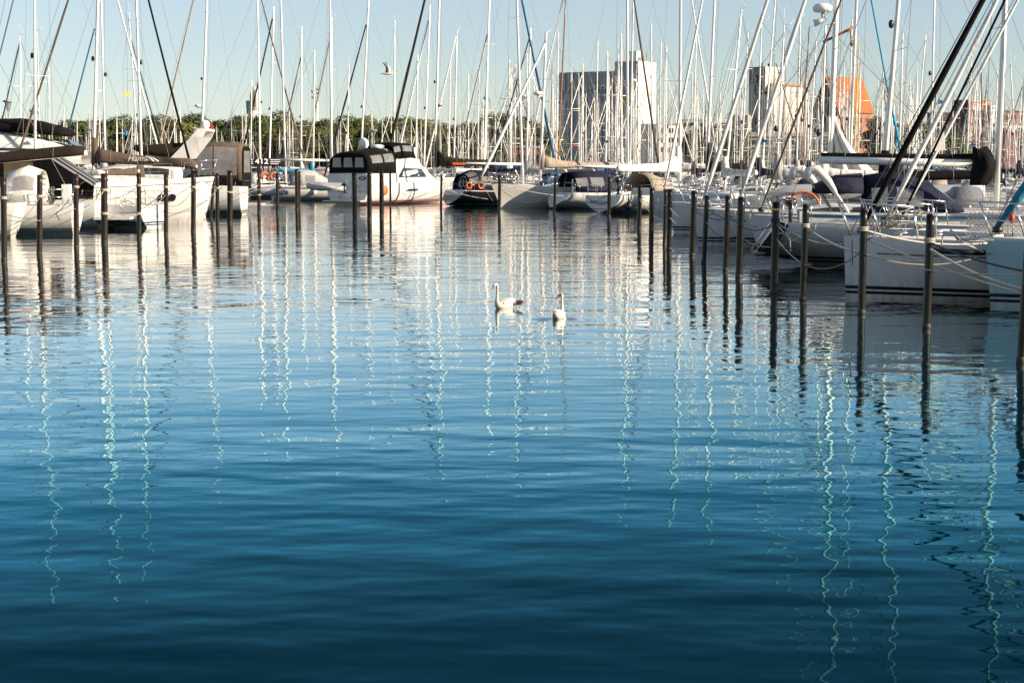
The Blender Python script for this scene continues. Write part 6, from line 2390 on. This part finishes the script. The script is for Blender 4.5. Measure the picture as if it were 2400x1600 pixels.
simple_house('white_hall', 'pale grey hall below the brick houses at the right edge', 2340, 2440, 291, 500, whitew, 0.1, wins=(5, 1))
simple_house('red_container', 'red shipping container by the pale grey hall', 2352, 2384, 307, 430, redw, 0.0, depth=3, wins=(1, 1), wm_=redw)
simple_house('pink_hall', 'salmon coloured hall low behind the right masts', 2058, 2130, 318, 520, salm, 0.1, wins=(5, 1))

# round control tower and lattice mast beyond the trees
ct = thing('control_tower', 'round grey control tower with ladder windows behind the trees', 'tower', P(599, 393, 900) * 1.0)
ct.location.z = 1
zt = zat(222, 900)
t = MB(); t.lathe([(3.6, 0), (3.5, zat(256, 900)), (2.9, zat(256, 900) + .2), (2.4, zt), (1.3, zat(204, 900))], (0, 0, 0), 14); t.build('shaft', [ivory], ct)
t = MB(); t.lathe([(3.7, 0), (3.9, .3), (3.9, 1.0), (3.6, 1.2)], (0, 0, zat(258, 900)), 14); t.build('gallery', [greyt], ct)
for k in range(14):
    q = MB(); q.box((0.6, -2.75, zat(254, 900) + k * 0.72), (2.0, 1.2, 0.3)); q.build('louvre', [greyt], ct)
t = MB(); t.box((-3.6, 0, zat(252, 900)), (1.6, 1.6, 7)); t.build('side_box', [conc], ct)
lm = thing('lattice_mast', 'pale lattice radio mast with dish antennas beyond the trees', 'mast', P(742, 393, 900) * 1.0)
lm.location.z = 1
t = MB()
H_ = zat(210, 900)
for a in range(4):
    sx, sy = (1, 1, -1, -1)[a], (1, -1, -1, 1)[a]
    t.tube([V((sx * 1.4, sy * 1.4, 0)), V((sx * 0.8, sy * 0.8, H_))], 0.18, 4)
for k in range(18):
    z0, z1 = H_ * k / 18, H_ * (k + 1) / 18
    r0, r1 = lerp(1.4, .8, k / 18), lerp(1.4, .8, (k + 1) / 18)
    s_ = 1 if k % 2 else -1
    t.tube([V((-r0 * s_, -r0, z0)), V((r1 * s_, -r1, z1))], 0.12, 3)
    t.tube([V((-r0, r0 * s_, z0)), V((-r1, -r1 * s_, z1))], 0.12, 3)
t.tube([V((0, 0, H_)), V((0, 0, H_ + 8))], 0.12, 4)
t.build('lattice', [whitew], lm)
t = MB()
for (x, z) in ((-1.6, -1), (1.5, -2), (-1.4, -4), (1.3, 0)):
    t.ell((x, -1, H_ + z), (0.8, 0.4, 0.8), 8, 6)
t.build('dish_antenna', [conc], lm)
# harbour lamps
for (px, py, Yl, lab) in ((19, 236, 150, 'flat topped harbour lamp at the left edge above the black canopy'), (454, 300, 240, 'harbour lamp before the trees left of the raked radar arch'), (876, 305, 240, 'harbour lamp before the trees above the cruiser')):
    p = P(px, py, Yl)
    lp = thing('street_lamp', lab, 'lamp', (p.x, p.y, 0))
    t = MB(); t.tube([V((0, 0, -.5)), V((0, 0, p.z - .9))], 0.07, 6); t.build('post', [M['alugrey']], lp)
    t = MB(); t.lathe([(0.12, p.z - .9), (0.3, p.z - .2), (0.32, p.z - .15)], (0, 0, 0), 10); t.build('lantern', [M['vinyl']], lp)
    t = MB(); t.lathe([(0.32, p.z - .15), (0.55, p.z - .1), (0.3, p.z + .05), (0, p.z + .08)], (0, 0, 0), 12); t.build('lamp_cap', [fascia], lp)

# ------------------------------------------------------------------ trees along the far shore
barkm = mat('tree_bark', (0.07, 0.05, 0.035), 0.9, var=0.2)


def leaf_mat(name, c, c2):
    m = mat(name, c, 0.6, var=0.2, scale=0.35, c2=c2, spec=0.3)
    b = m.node_tree.nodes['Principled BSDF']
    b.inputs['Subsurface Weight'].default_value = 0.0
    return m


leafm = [leaf_mat('deep_green_leaves', (0.04, 0.062, 0.012), (0.085, 0.105, 0.018)), leaf_mat('yellow_green_leaves', (0.075, 0.09, 0.015), (0.14, 0.135, 0.025)),
         leaf_mat('rusty_leaves', (0.10, 0.075, 0.016), (0.14, 0.105, 0.022)), leaf_mat('mid_green_leaves', (0.055, 0.085, 0.014), (0.10, 0.12, 0.02))]


def tree_proto(i):
    rnd_ = random.Random(200 + i)
    Ht = [16, 14, 18, 13, 15][i]
    cw = [5.4, 5.8, 5.2, 5.0, 6.2][i]
    c = MB()
    t = MB()
    t.tube([V((0, 0, -1)), V((0.1, 0, Ht * .3)), V((0.2, 0.1, Ht * .62)), V((0.1, 0, Ht * .85))], [0.42, 0.32, 0.18, 0.05], 7)
    nb = 19
    for k in range(nb):
        a = k * 2.4 + rnd_.uniform(-.4, .4)
        zz = Ht * lerp(.26, .86, (k + rnd_.random()) / nb)
        f = math.sin(math.pi * min(1, max(0.15, (zz / Ht - .02) / 1.0))) ** .7
        rr = cw * f * rnd_.uniform(.45, .8)
        cx, cy = rr * math.cos(a), rr * math.sin(a)
        if k < 9:
            t.tube([V((0.1, 0, zz * .7)), V((cx * .5, cy * .5, zz * .88)), V((cx, cy, zz))], [0.14, 0.09, 0.03], 5)
        cr = rnd_.uniform(1.7, 2.7)
        for q in range(420):
            d = V((rnd_.gauss(0, 1), rnd_.gauss(0, 1), rnd_.gauss(0.15, .9)))
            d.normalize()
            p = V((cx, cy, zz)) + V((d.x, d.y, d.z * .8)) * cr * (rnd_.uniform(.72, 1.0) if rnd_.random() < .88 else rnd_.uniform(1.0, 1.22))
            nrm = (d + V((rnd_.uniform(-.45, .45), rnd_.uniform(-.45, .45), rnd_.uniform(-.2, .5)))).normalized()
            u = nrm.orthogonal().normalized()
            w_ = nrm.cross(u)
            s = rnd_.uniform(.16, .34)
            an = rnd_.uniform(0, 6.28)
            u, w_ = u * math.cos(an) + w_ * math.sin(an), w_ * math.cos(an) - u * math.sin(an)
            c.add([p - u * s, p - w_ * s * .65, p + u * s, p + w_ * s * .65], [[0, 1, 2, 3]], 0)
    return t, c, Ht


tps = [tree_proto(i) for i in range(5)]
tmesh = [(t.mesh('trunk', [barkm]), [c.mesh('crown', [lm_]) for lm_ in leafm], h) for t, c, h in tps]


def tree(px, top_y, Y, i, li, wide=1.0, label=None, group='trees of the far wood'):
    tm, cms, Ht = tmesh[i]
    p = P(px, top_y, Y)
    s = (p.z - 1.0) / Ht
    r = thing('broadleaf_tree', label or ['deep green', 'yellow green', 'rust tinged', 'fresh green'][li] + ' tree of the wood across the harbour', 'tree', (p.x, p.y, 1.0), rnd.uniform(0, 6.28), group)
    r.scale = (s * wide, s * wide, s)
    if px < 1290:
        lay = 'taller' if Y > 498 else ('middle' if Y > 486 else 'low front')
        for lim, where in ((130, 'above the black canopy'), (260, 'by the thick white mast'), (400, 'left of the radar arch'), (500, 'behind the radar arch'), (620, 'by the round tower'), (760, 'by the lattice mast'), (880, 'above the cruiser dome'), (1000, 'above the cruiser canopy'), (1130, 'at the low gap of the wood'), (9999, 'at the right end of the wood')):
            if px < lim:
                r['label'] = lay + ' ' + ['deep green', 'yellow green', 'rust tinged', 'fresh green'][li] + ' tree ' + where
                break
    a = bpy.data.objects.new('trunk', tm); col.objects.link(a); a.parent = r
    b = bpy.data.objects.new('crown', cms[li]); col.objects.link(b); b.parent = r
    return r


def skyline(x):
    pts = [(-40, 286), (120, 284), (200, 277), (262, 270), (300, 276), (340, 284), (375, 268), (400, 264), (430, 272), (460, 280), (500, 276), (540, 273), (600, 277), (650, 268), (700, 274),
           (740, 279), (800, 268), (850, 276), (905, 268), (950, 274), (1000, 284), (1040, 292), (1090, 288), (1130, 285), (1160, 262), (1200, 268), (1240, 280), (1275, 300)]
    for (a, b), (c, d) in zip(pts, pts[1:]):
        if a <= x <= c:
            return lerp(b, d, (x - a) / (c - a)) - 4
    return 300


x = -30
while x < 1270:
    tree(x, skyline(x) + rnd.choice((-9, -5, -2, 2, 5, 9, 14)), 500 + rnd.uniform(0, 12), rnd.randrange(5), rnd.choice((0, 0, 1, 1, 3, 3, 3, 0, 2)), rnd.uniform(1.15, 1.75))
    x += rnd.uniform(34, 64)
x = -40
while x < 1275:
    tree(x, skyline(x) + rnd.uniform(12, 34), 488 + rnd.uniform(0, 8), rnd.randrange(5), rnd.choice((0, 0, 1, 3, 3, 0)), rnd.uniform(1.3, 1.9))
    x += rnd.uniform(34, 58)
x = -40
while x < 1280:
    tree(x, skyline(x) + rnd.uniform(45, 62), 478 + rnd.uniform(0, 5), rnd.randrange(5), rnd.choice((0, 0, 3, 0, 2)), rnd.uniform(1.6, 2.2))
    x += rnd.uniform(34, 54)
for px, ty in ((1640, 300), (1668, 285), (1700, 290), (1725, 296), (2062, 268), (2080, 290), (2120, 285), (2150, 280), (2175, 292), (2205, 300), (2235, 312), (2345, 320), (2370, 326), (2395, 300), (2140, 318), (2100, 320), (2260, 330)):
    tree(px, ty, 470 + rnd.uniform(6, 12), rnd.randrange(5), rnd.choice((0, 1, 3, 2)), rnd.uniform(.9, 1.4), ['deep green tree between the houses on the right shore', 'yellow green tree between the houses on the right shore', 'rust tinged tree between the houses on the right shore', 'fresh green tree between the houses on the right shore'][0] if False else None, 'trees between the houses on the right shore')
for o in list(col.objects):
    if o.get('group') == 'trees between the houses on the right shore':
        o['label'] = o['label'].replace('of the wood across the harbour', 'standing between the houses on the right shore')

# ------------------------------------------------------------------ swans and gull
feather = mat('white_feathers', (0.56, 0.52, 0.45), 0.85, var=0.12, scale=14, bump=0.004, bscale=60)
bill = mat('orange_bill', (0.45, 0.12, 0.03), 0.45, var=0.15)
foot = mat('dark_webbed_foot', (0.06, 0.03, 0.022), 0.5, var=0.3, scale=20)


def swan(label, p, rz, s, neck, foot_up=False, look=0.0):
    r = thing('swan', label, 'swan', p, rz)
    r.scale = (s, s, s)
    # one surface from tail to the base of the bill
    path = [((-.56, 0, .24), .012), ((-.48, 0, .215), .06), ((-.36, 0, .16), .13), ((-.2, 0, .11), .185), ((0, 0, .09), .205), ((.18, 0, .095), .19), ((.30, 0, .13), .145), ((.365, 0, .21), .09)]
    path += neck
    b = MB()
    pts = [V(q[0]) for q in path]
    rr = [q[1] for q in path]
    # subdivide with smooth interpolation
    P2, R2 = [], []
    n = len(pts)
    for i in range(n - 1):
        p0, p1, p2, p3 = pts[max(0, i - 1)], pts[i], pts[i + 1], pts[min(n - 1, i + 2)]
        for k in range(4):
            t = k / 4
            P2.append(0.5 * ((2 * p1) + (p2 - p0) * t + (2 * p0 - 5 * p1 + 4 * p2 - p3) * t * t + (3 * p1 - p0 - 3 * p2 + p3) * t ** 3))
            R2.append(lerp(rr[i], rr[i + 1], t * t * (3 - 2 * t)))
    P2.append(pts[-1]); R2.append(rr[-1])
    b.tube(P2, R2, 16)
    b.build('body', [feather], r)
    # folded wings
    for sg in (1, -1):
        w_ = MB()
        rings = []
        for i in range(9):
            t = i / 8
            x = lerp(.22, -.52, t)
            hh = .15 * math.sin(math.pi * (0.1 + .85 * (1 - t) ** .7)) + .015
            zc = .19 + .06 * t
            yc = sg * lerp(.10, .03, t)
            rings.append([V((x, yc + sg * (.10 * math.cos(a)) * (1 - .6 * t), zc + hh * .75 * math.sin(a))) for a in [2 * math.pi * k / 12 for k in range(12)]])
        w_.loft(rings, 0, cap0=True, cap1=True)
        w_.build('wing', [feather], r)
    h = V(neck[-1][0])
    d = (V(neck[-1][0]) - V(neck[-2][0])).normalized()
    k = MB()
    k.tube([h - d * .01, h + d * .05 + V((0, 0, -.01)), h + d * .115 + V((0, 0, -.03))], [.030, .024, .010], 10, flat=.8)
    k.build('bill', [bill], r)
    m = MB()
    m.ell(h + d * .004 + V((0, 0, .012)), (.046, .036, .034), 10, 7)
    m.build('black_face', [M['rubber']], r)
    if foot_up:
        f = MB()
        f.tube([V((-.25, .14, .09)), V((-.40, .24, .16))], .024, 6)
        f.plate([V((-.38, .20, .09)), V((-.50, .34, .10)), V((-.58, .40, .23)), V((-.48, .34, .29)), V((-.36, .22, .24))], .04)
        f.build('raised_foot', [foot], r)
    return r


S1 = W(1182, 722)
neckA = [((.385, 0, .33), .058), ((.37, 0, .50), .046), ((.36, 0, .66), .042), ((.375, 0, .80), .044), ((.43, 0, .865), .052), ((.50, 0, .845), .050), ((.555, 0, .80), .034)]
sw1 = swan('white swan with upright curved neck and dark foot stretched behind its tail', (S1.x, S1.y, 0.0), math.radians(228), 0.545, neckA, True)
S2 = W(1310, 746)
neckB = [((.40, 0, .33), .058), ((.43, .01, .50), .046), ((.46, .02, .66), .042), ((.49, .03, .79), .046), ((.52, .07, .835), .052), ((.53, .13, .80), .046), ((.535, .18, .75), .032)]
sw2 = swan('white swan seen from behind, swimming away with straight neck', (S2.x, S2.y, 0.0), math.radians(72), 0.50, neckB)
# bow ripples of the second swan: low ridges on the water
wk = MB()
for a0, ln in ((math.radians(196), 0.62), (math.radians(-14), 0.34)):
    d = V((math.cos(a0), math.sin(a0), 0))
    nn = V((-d.y, d.x, 0))
    rings = []
    for i in range(9):
        t = i / 8
        c = V((S2.x, S2.y - .02, 0.0)) + d * (0.10 + ln * t)
        hgt = 0.045 * math.sin(math.pi * min(1, t * 1.0 + 0.12)) * (1 - t * .6) + 0.001
        wd = 0.09 + 0.04 * t
        rings.append([c - nn * wd + V((0, 0, -.004)), c - nn * wd * .4 + V((0, 0, hgt * .8)), c + V((0, 0, hgt)), c + nn * wd * .4 + V((0, 0, hgt * .8)), c + nn * wd + V((0, 0, -.004))])
    wk.loft(rings, 0, closed=False)
kind(wk.build('water_ripple', [M['water']]), 'structure')

gl = thing('gull', 'grey winged gull flying with both wings raised beside a slim mast', 'gull', P(908, 173, 75), math.radians(0))
gy = mat('gull_grey_feathers', (0.20, 0.17, 0.15), 0.8, var=0.15)
gb = mat('gull_white_feathers', (0.70, 0.62, 0.52), 0.8, var=0.08)
gt = mat('gull_dark_wingtip', (0.03, 0.03, 0.03), 0.8)
t = MB()
t.tube([V((-.30, 0, .01)), V((-.20, 0, .0)), V((-.08, 0, 0)), V((.06, 0, .0)), V((.16, 0, .015)), V((.21, 0, .02)), V((.25, 0, .005))], [.012, .03, .055, .06, .042, .035, .008], 10)
t.build('body', [gb], gl)
for sg, ox in ((-1, 0.0), (1, 0.05)):
    wv = MB()
    rings = []
    for i in range(6):
        t_ = i / 5
        yy = sg * lerp(.04, .30, t_)
        zz = lerp(.03, .46 if sg > 0 else .40, t_ ** .9)
        xl = ox + lerp(.08, .08, t_) - (0.17 * max(0, t_ - .45) / .55)
        ch = lerp(.17, .03, t_ ** 1.3)
        rings.append([V((xl, yy, zz)), V((xl - ch * .5, yy - .01, zz + .012)), V((xl - ch, yy, zz)), V((xl - ch * .5, yy + .01, zz - .012))])
    wv.loft(rings, 0, cap0=True, cap1=True)
    wo = wv.build('wing', [gy if sg < 0 else gb], gl)
    tp = MB()
    a_, b_ = rings[-1][0], rings[-1][2]
    tp.plate([rings[-2][0], rings[-2][2], b_ + V((-.08, sg * .02, .06)), a_ + V((-.02, sg * .01, .02))], .012)
    tp.build('dark_wing_tip', [gt], wo)

# ------------------------------------------------------------------ mooring lines
def rope(label, a, b, sag, m='rope_l', r=0.014, group=None, tail=False):
    a = V(a); b = V(b)
    root = None
    pts = []
    n = 14
    for i in range(n + 1):
        t = i / n
        p = a.lerp(b, t)
        pts.append(p - a + V((0, 0, -sag * 4 * t * (1 - t))))
    k = MB()
    k.tube(pts, r, 5)
    # turns round the pile
    o = k.build('mooring_line', [M[m]])
    o.location = a
    if tail:
        q = MB()
        q.tube([pts[6] + V((0, 0, 0)), pts[6] + V((0.05, 0, -0.1)), pts[7] + V((0.02, 0, -0.28))], r, 4)
        q.build('loose_end', [M[m]], o)
    return tag(o, label, 'rope', group)


def pt(key, py):
    b, t, r = PILES[key]
    x_, y0 = px_of(b); x1, y1 = px_of(t)
    f = (py - y0) / (y1 - y0)
    p = b.lerp(t, f)
    return p


def turn(key, py, m='rope_l'):
    b, t, r = PILES[key]
    c = pt(key, py)
    k = MB()
    for j in range(3):
        k.torus(V((0, 0, 0.03 * j)), r + 0.012, 0.013, 'z', 16, 5)
    o = k.build('line_turns', [M[m]])
    o.location = c
    return tag(o, ('lower ' if py > 500 and key in ('L4', 'L5') else '') + 'rope turns round the %s' % TURN[key], 'rope')


TURN = {'L1': 'tall brown pile at the left picture edge', 'L2': 'pile before the sloop with ivory sprayhood', 'L3': 'pile beside the transom ladder', 'L4': 'thick pile by the grey awning',
        'L5': 'pile left of the two portholes', 'L6': 'pile between the two portholes', 'L7': 'pile at the tip of the big white bow', 'L9': 'slim pile beside the leaning pile',
        'L10': 'thick pile before the canvas enclosure', 'L11': 'pile left of the hanging dinghy', 'R5': 'pile left of the netted rail', 'R11': 'pile before the plumb bow', 'R12': 'tall pile before the black boot stripes',
        'R8': 'thick pile at the scooped stern', 'R9': 'pile with the yellow band', 'R10': 'pile before the blue stripe'}
for k_, y_ in (('L1', 466), ('L2', 462), ('L3', 440), ('L4', 447), ('L4', 502), ('L5', 436), ('L5', 502), ('L6', 440), ('L7', 440), ('L9', 442), ('L10', 452), ('L11', 458), ('R11', 540), ('R12', 567), ('R9', 520), ('R10', 532)):
    turn(k_, y_, 'rope_d' if k_ in ('R9',) else 'rope_l')

rope('line rising from the first pile to the second pile, far left', pt('L1', 528), pt('L2', 462), 0.25, 'rope_g')
rope('knotted line from the second pile up to the transom ladder pile', pt('L2', 517), pt('L3', 441), 0.25, 'rope_d', tail=True)
rope('low line from the first pile to the transom ladder pile', pt('L1', 515), pt('L3', 488), 0.2, 'rope_g')
rope('slack line from the first pile to the white sloop stern', pt('L1', 500), b_boat.wpt((-5.3, 0.9, 1.3)), 0.35, 'rope_g')
rope('pale line between the transom ladder pile and the thick pile', pt('L3', 502), pt('L4', 447), 0.1)
rope('white line tied low between the thick pile and the porthole pile', pt('L4', 502), pt('L5', 502), 0.06)
rope('line from the sloop stern to the thick pile by the awning', b_boat.wpt((-5.4, -0.6, 1.3)), pt('L4', 448), 0.1)
rope('pale line from the awning boat up to the left porthole pile', c_boat.wpt((-5.0, 0.6, 1.3)), pt('L5', 436), 0.2)
rope('line from the swim platform to the pile between the portholes', c_boat.wpt((-5.9, 0.8, 0.7)), pt('L6', 441), 0.35, 'rope_g')
rope('chafed line along the big bow between the two porthole piles', pt('L5', 486), pt('L6', 455), 0.2, 'rope_g')
rope('long line from the porthole pile to the tip of the big bow', pt('L6', 480), pt('L7', 442), 0.3, 'rope_g')
rope('low slack line across the big white bow', pt('L5', 470), pt('L9', 444), 0.75, 'rope_g', r=0.016)
rope('line from the bow roller down to the slim pile', d_boat.wpt((6.6, 0.2, 2.2)), pt('L9', 441), 0.08)
rope('second line from the bow roller to the leaning pile', d_boat.wpt((6.5, -0.3, 2.2)), pt('L8', 441), 0.06)
rope('long pale line from the slim pile to the dinghy pile', pt('L9', 446), pt('L11', 434), 0.2)
rope('line from the thick pile to the piles by the hanging dinghy', pt('L10', 453), pt('L12', 422), 0.25, 'rope_g')
rope('line between the dinghy piles and the grey sprayhood yacht', pt('L12', 424), g_boat.wpt((-4.9, -1.0, 1.2)), 0.15, 'rope_g')
rope('pale line from the rusty pile to the first thick pile', pt('C1', 424), pt('C2', 440), 0.1)
rope('line from the cruiser bow rail to the thin pile by the lifebuoy', pt('C5', 424), h_boat.wpt((3.5, -1.9, 1.5)), 0.8)
rope('second slack line from the lifebuoy pile along the cruiser side', pt('C5', 437), h_boat.wpt((1.0, -2.1, 0.9)), 0.5)
rope('line from the lifebuoy pile to the dark yacht stern', pt('C5', 430), i_boat.wpt((-5.2, 1.2, 0.9)), 0.7)
rope('pale crossed line from the dark yacht stern towards the bow pile', pt('C6', 440), i_boat.wpt((-3.2, -1.7, 0.5)), 0.1)
rope('blue line from the dark yacht to the bow pile', i_boat.wpt((-4.9, 0.8, 1.55)), pt('C7', 427), 0.05, 'rope_g')
rope('black and pale line from the bow pile along the ivory hull', pt('C7', 430), j_boat.wpt((1.5, 1.95, 0.8)), 0.2, 'rope_l')
rope('dark slack line from the bow pile to the sugar scoop stern', pt('C7', 440), k_boat.wpt((-5.6, 1.0, 0.8)), 0.6, 'rope_d')
rope('dark line drooping over the lettered transom', k_boat.wpt((-5.3, -0.9, 1.0)), pt('C9', 455), 0.5, 'rope_d')
rope('dark loop from the lettered transom corner to the pile', l_boat.wpt((-5.4, 1.3, 1.05)), l_boat.wpt((-5.6, -1.2, 1.0)), 0.5, 'rope_d')
rope('pale line from the ivory hull pile across to the close pair of piles', pt('R1', 466), pt('R4', 480), 0.12)
rope('second pale line from the ivory hull pile drooping to the white bow', pt('R1', 468), pt('R3', 520), 0.15)
rope('pale line from the close pair of piles to the gathered pile', pt('R4', 486), pt('R5', 497), 0.25)
rope('low pale line swinging up to the gathered pile', pt('R4', 508), pt('R5', 502), 0.3)
rope('dark line from the gathered pile down to the tilted pile', pt('R5', 492), pt('R7', 515), 0.1, 'rope_d')
rope('dark line from the tilted pile to the netted boat side', pt('R6', 485), pt('R8', 516), 0.12, 'rope_d')
rope('second dark line drooping from the tilted pile', pt('R6', 520), pt('R8', 548), 0.25, 'rope_d')
rope('dark line from the right netted rail pile to the thick pile', pt('R7', 497), pt('R9', 522), 0.3, 'rope_d')
rope('low dark line from the netted rail pile to the scooped stern', pt('R7', 530), o_boat.wpt((-4.5, -1.6, 1.0)), 0.5, 'rope_d')
rope('dark line from the thick pile to the scooped stern', pt('R8', 510), o_boat.wpt((-4.4, -1.8, 1.15)), 0.3, 'rope_d')
rope('pale line from the yellow banded pile down to the plumb bow', pt('R9', 519), p_boat.wpt((5.7, 0.1, 1.2)), 0.25, r=0.016)
rope('knotted pale line from the yellow banded pile to the next pile', pt('R9', 522), pt('R10', 572), 0.1, 'rope_g', tail=True)
rope('line drooping along the blue striped hull', pt('R9', 556), pt('R11', 586), 0.5, 'rope_g')
rope('first pale line from the blue stripe pile to the plumb bow pile', pt('R10', 530), pt('R11', 592), 0.1, r=0.016)
rope('second pale line from the blue stripe pile running low to the right', pt('R10', 534), pt('R12', 612), 0.2, r=0.016)
rope('pale line from the plumb bow pile to the blue hull anchor', pt('R11', 538), q_boat.wpt((6.1, 0.3, 1.25)), 0.12, r=0.02)
rope('pale line from the plumb bow pile sloping to the right edge', p_boat.wpt((5.6, 0.3, 1.25)), pt('R13', 690), 0.05, r=0.016)
rope('thin line from the plumb bow pile low across the white hull', pt('R11', 602), pt('R13', 642), 0.1, r=0.011)
rope('thick pale line from the boot stripe pile down to the right edge', pt('R12', 582), pt('R13', 678), 0.08, r=0.022)
rope('black line with a sleeve from the boot stripe pile to the right edge', pt('R12', 568), pt('R13', 636), 0.05, 'rope_d', r=0.017)
rope('grey line from the plumb bow pile to the anchor under the blue bow', pt('R11', 594), q_boat.wpt((6.0, 0.0, 1.05)), 0.22, 'rope_g')
rope('dark loose line hanging beside the plumb bow pile', pt('R11', 560) + V((-.22, -.1, 0)), pt('R11', 622) + V((-.2, -.1, 0)), 0.02, 'rope_d')
slv = MB()
slv.tube([V((-0.75, 0, .03)), V((0.75, 0, -.03))], 0.055, 8)
so3 = slv.build('rubber_snubber', [M['rubber']])
q = P(2265, 591, 33.8)
so3.location = q
tag(so3, 'black rubber mooring snubber on the line before the white hull', 'snubber')
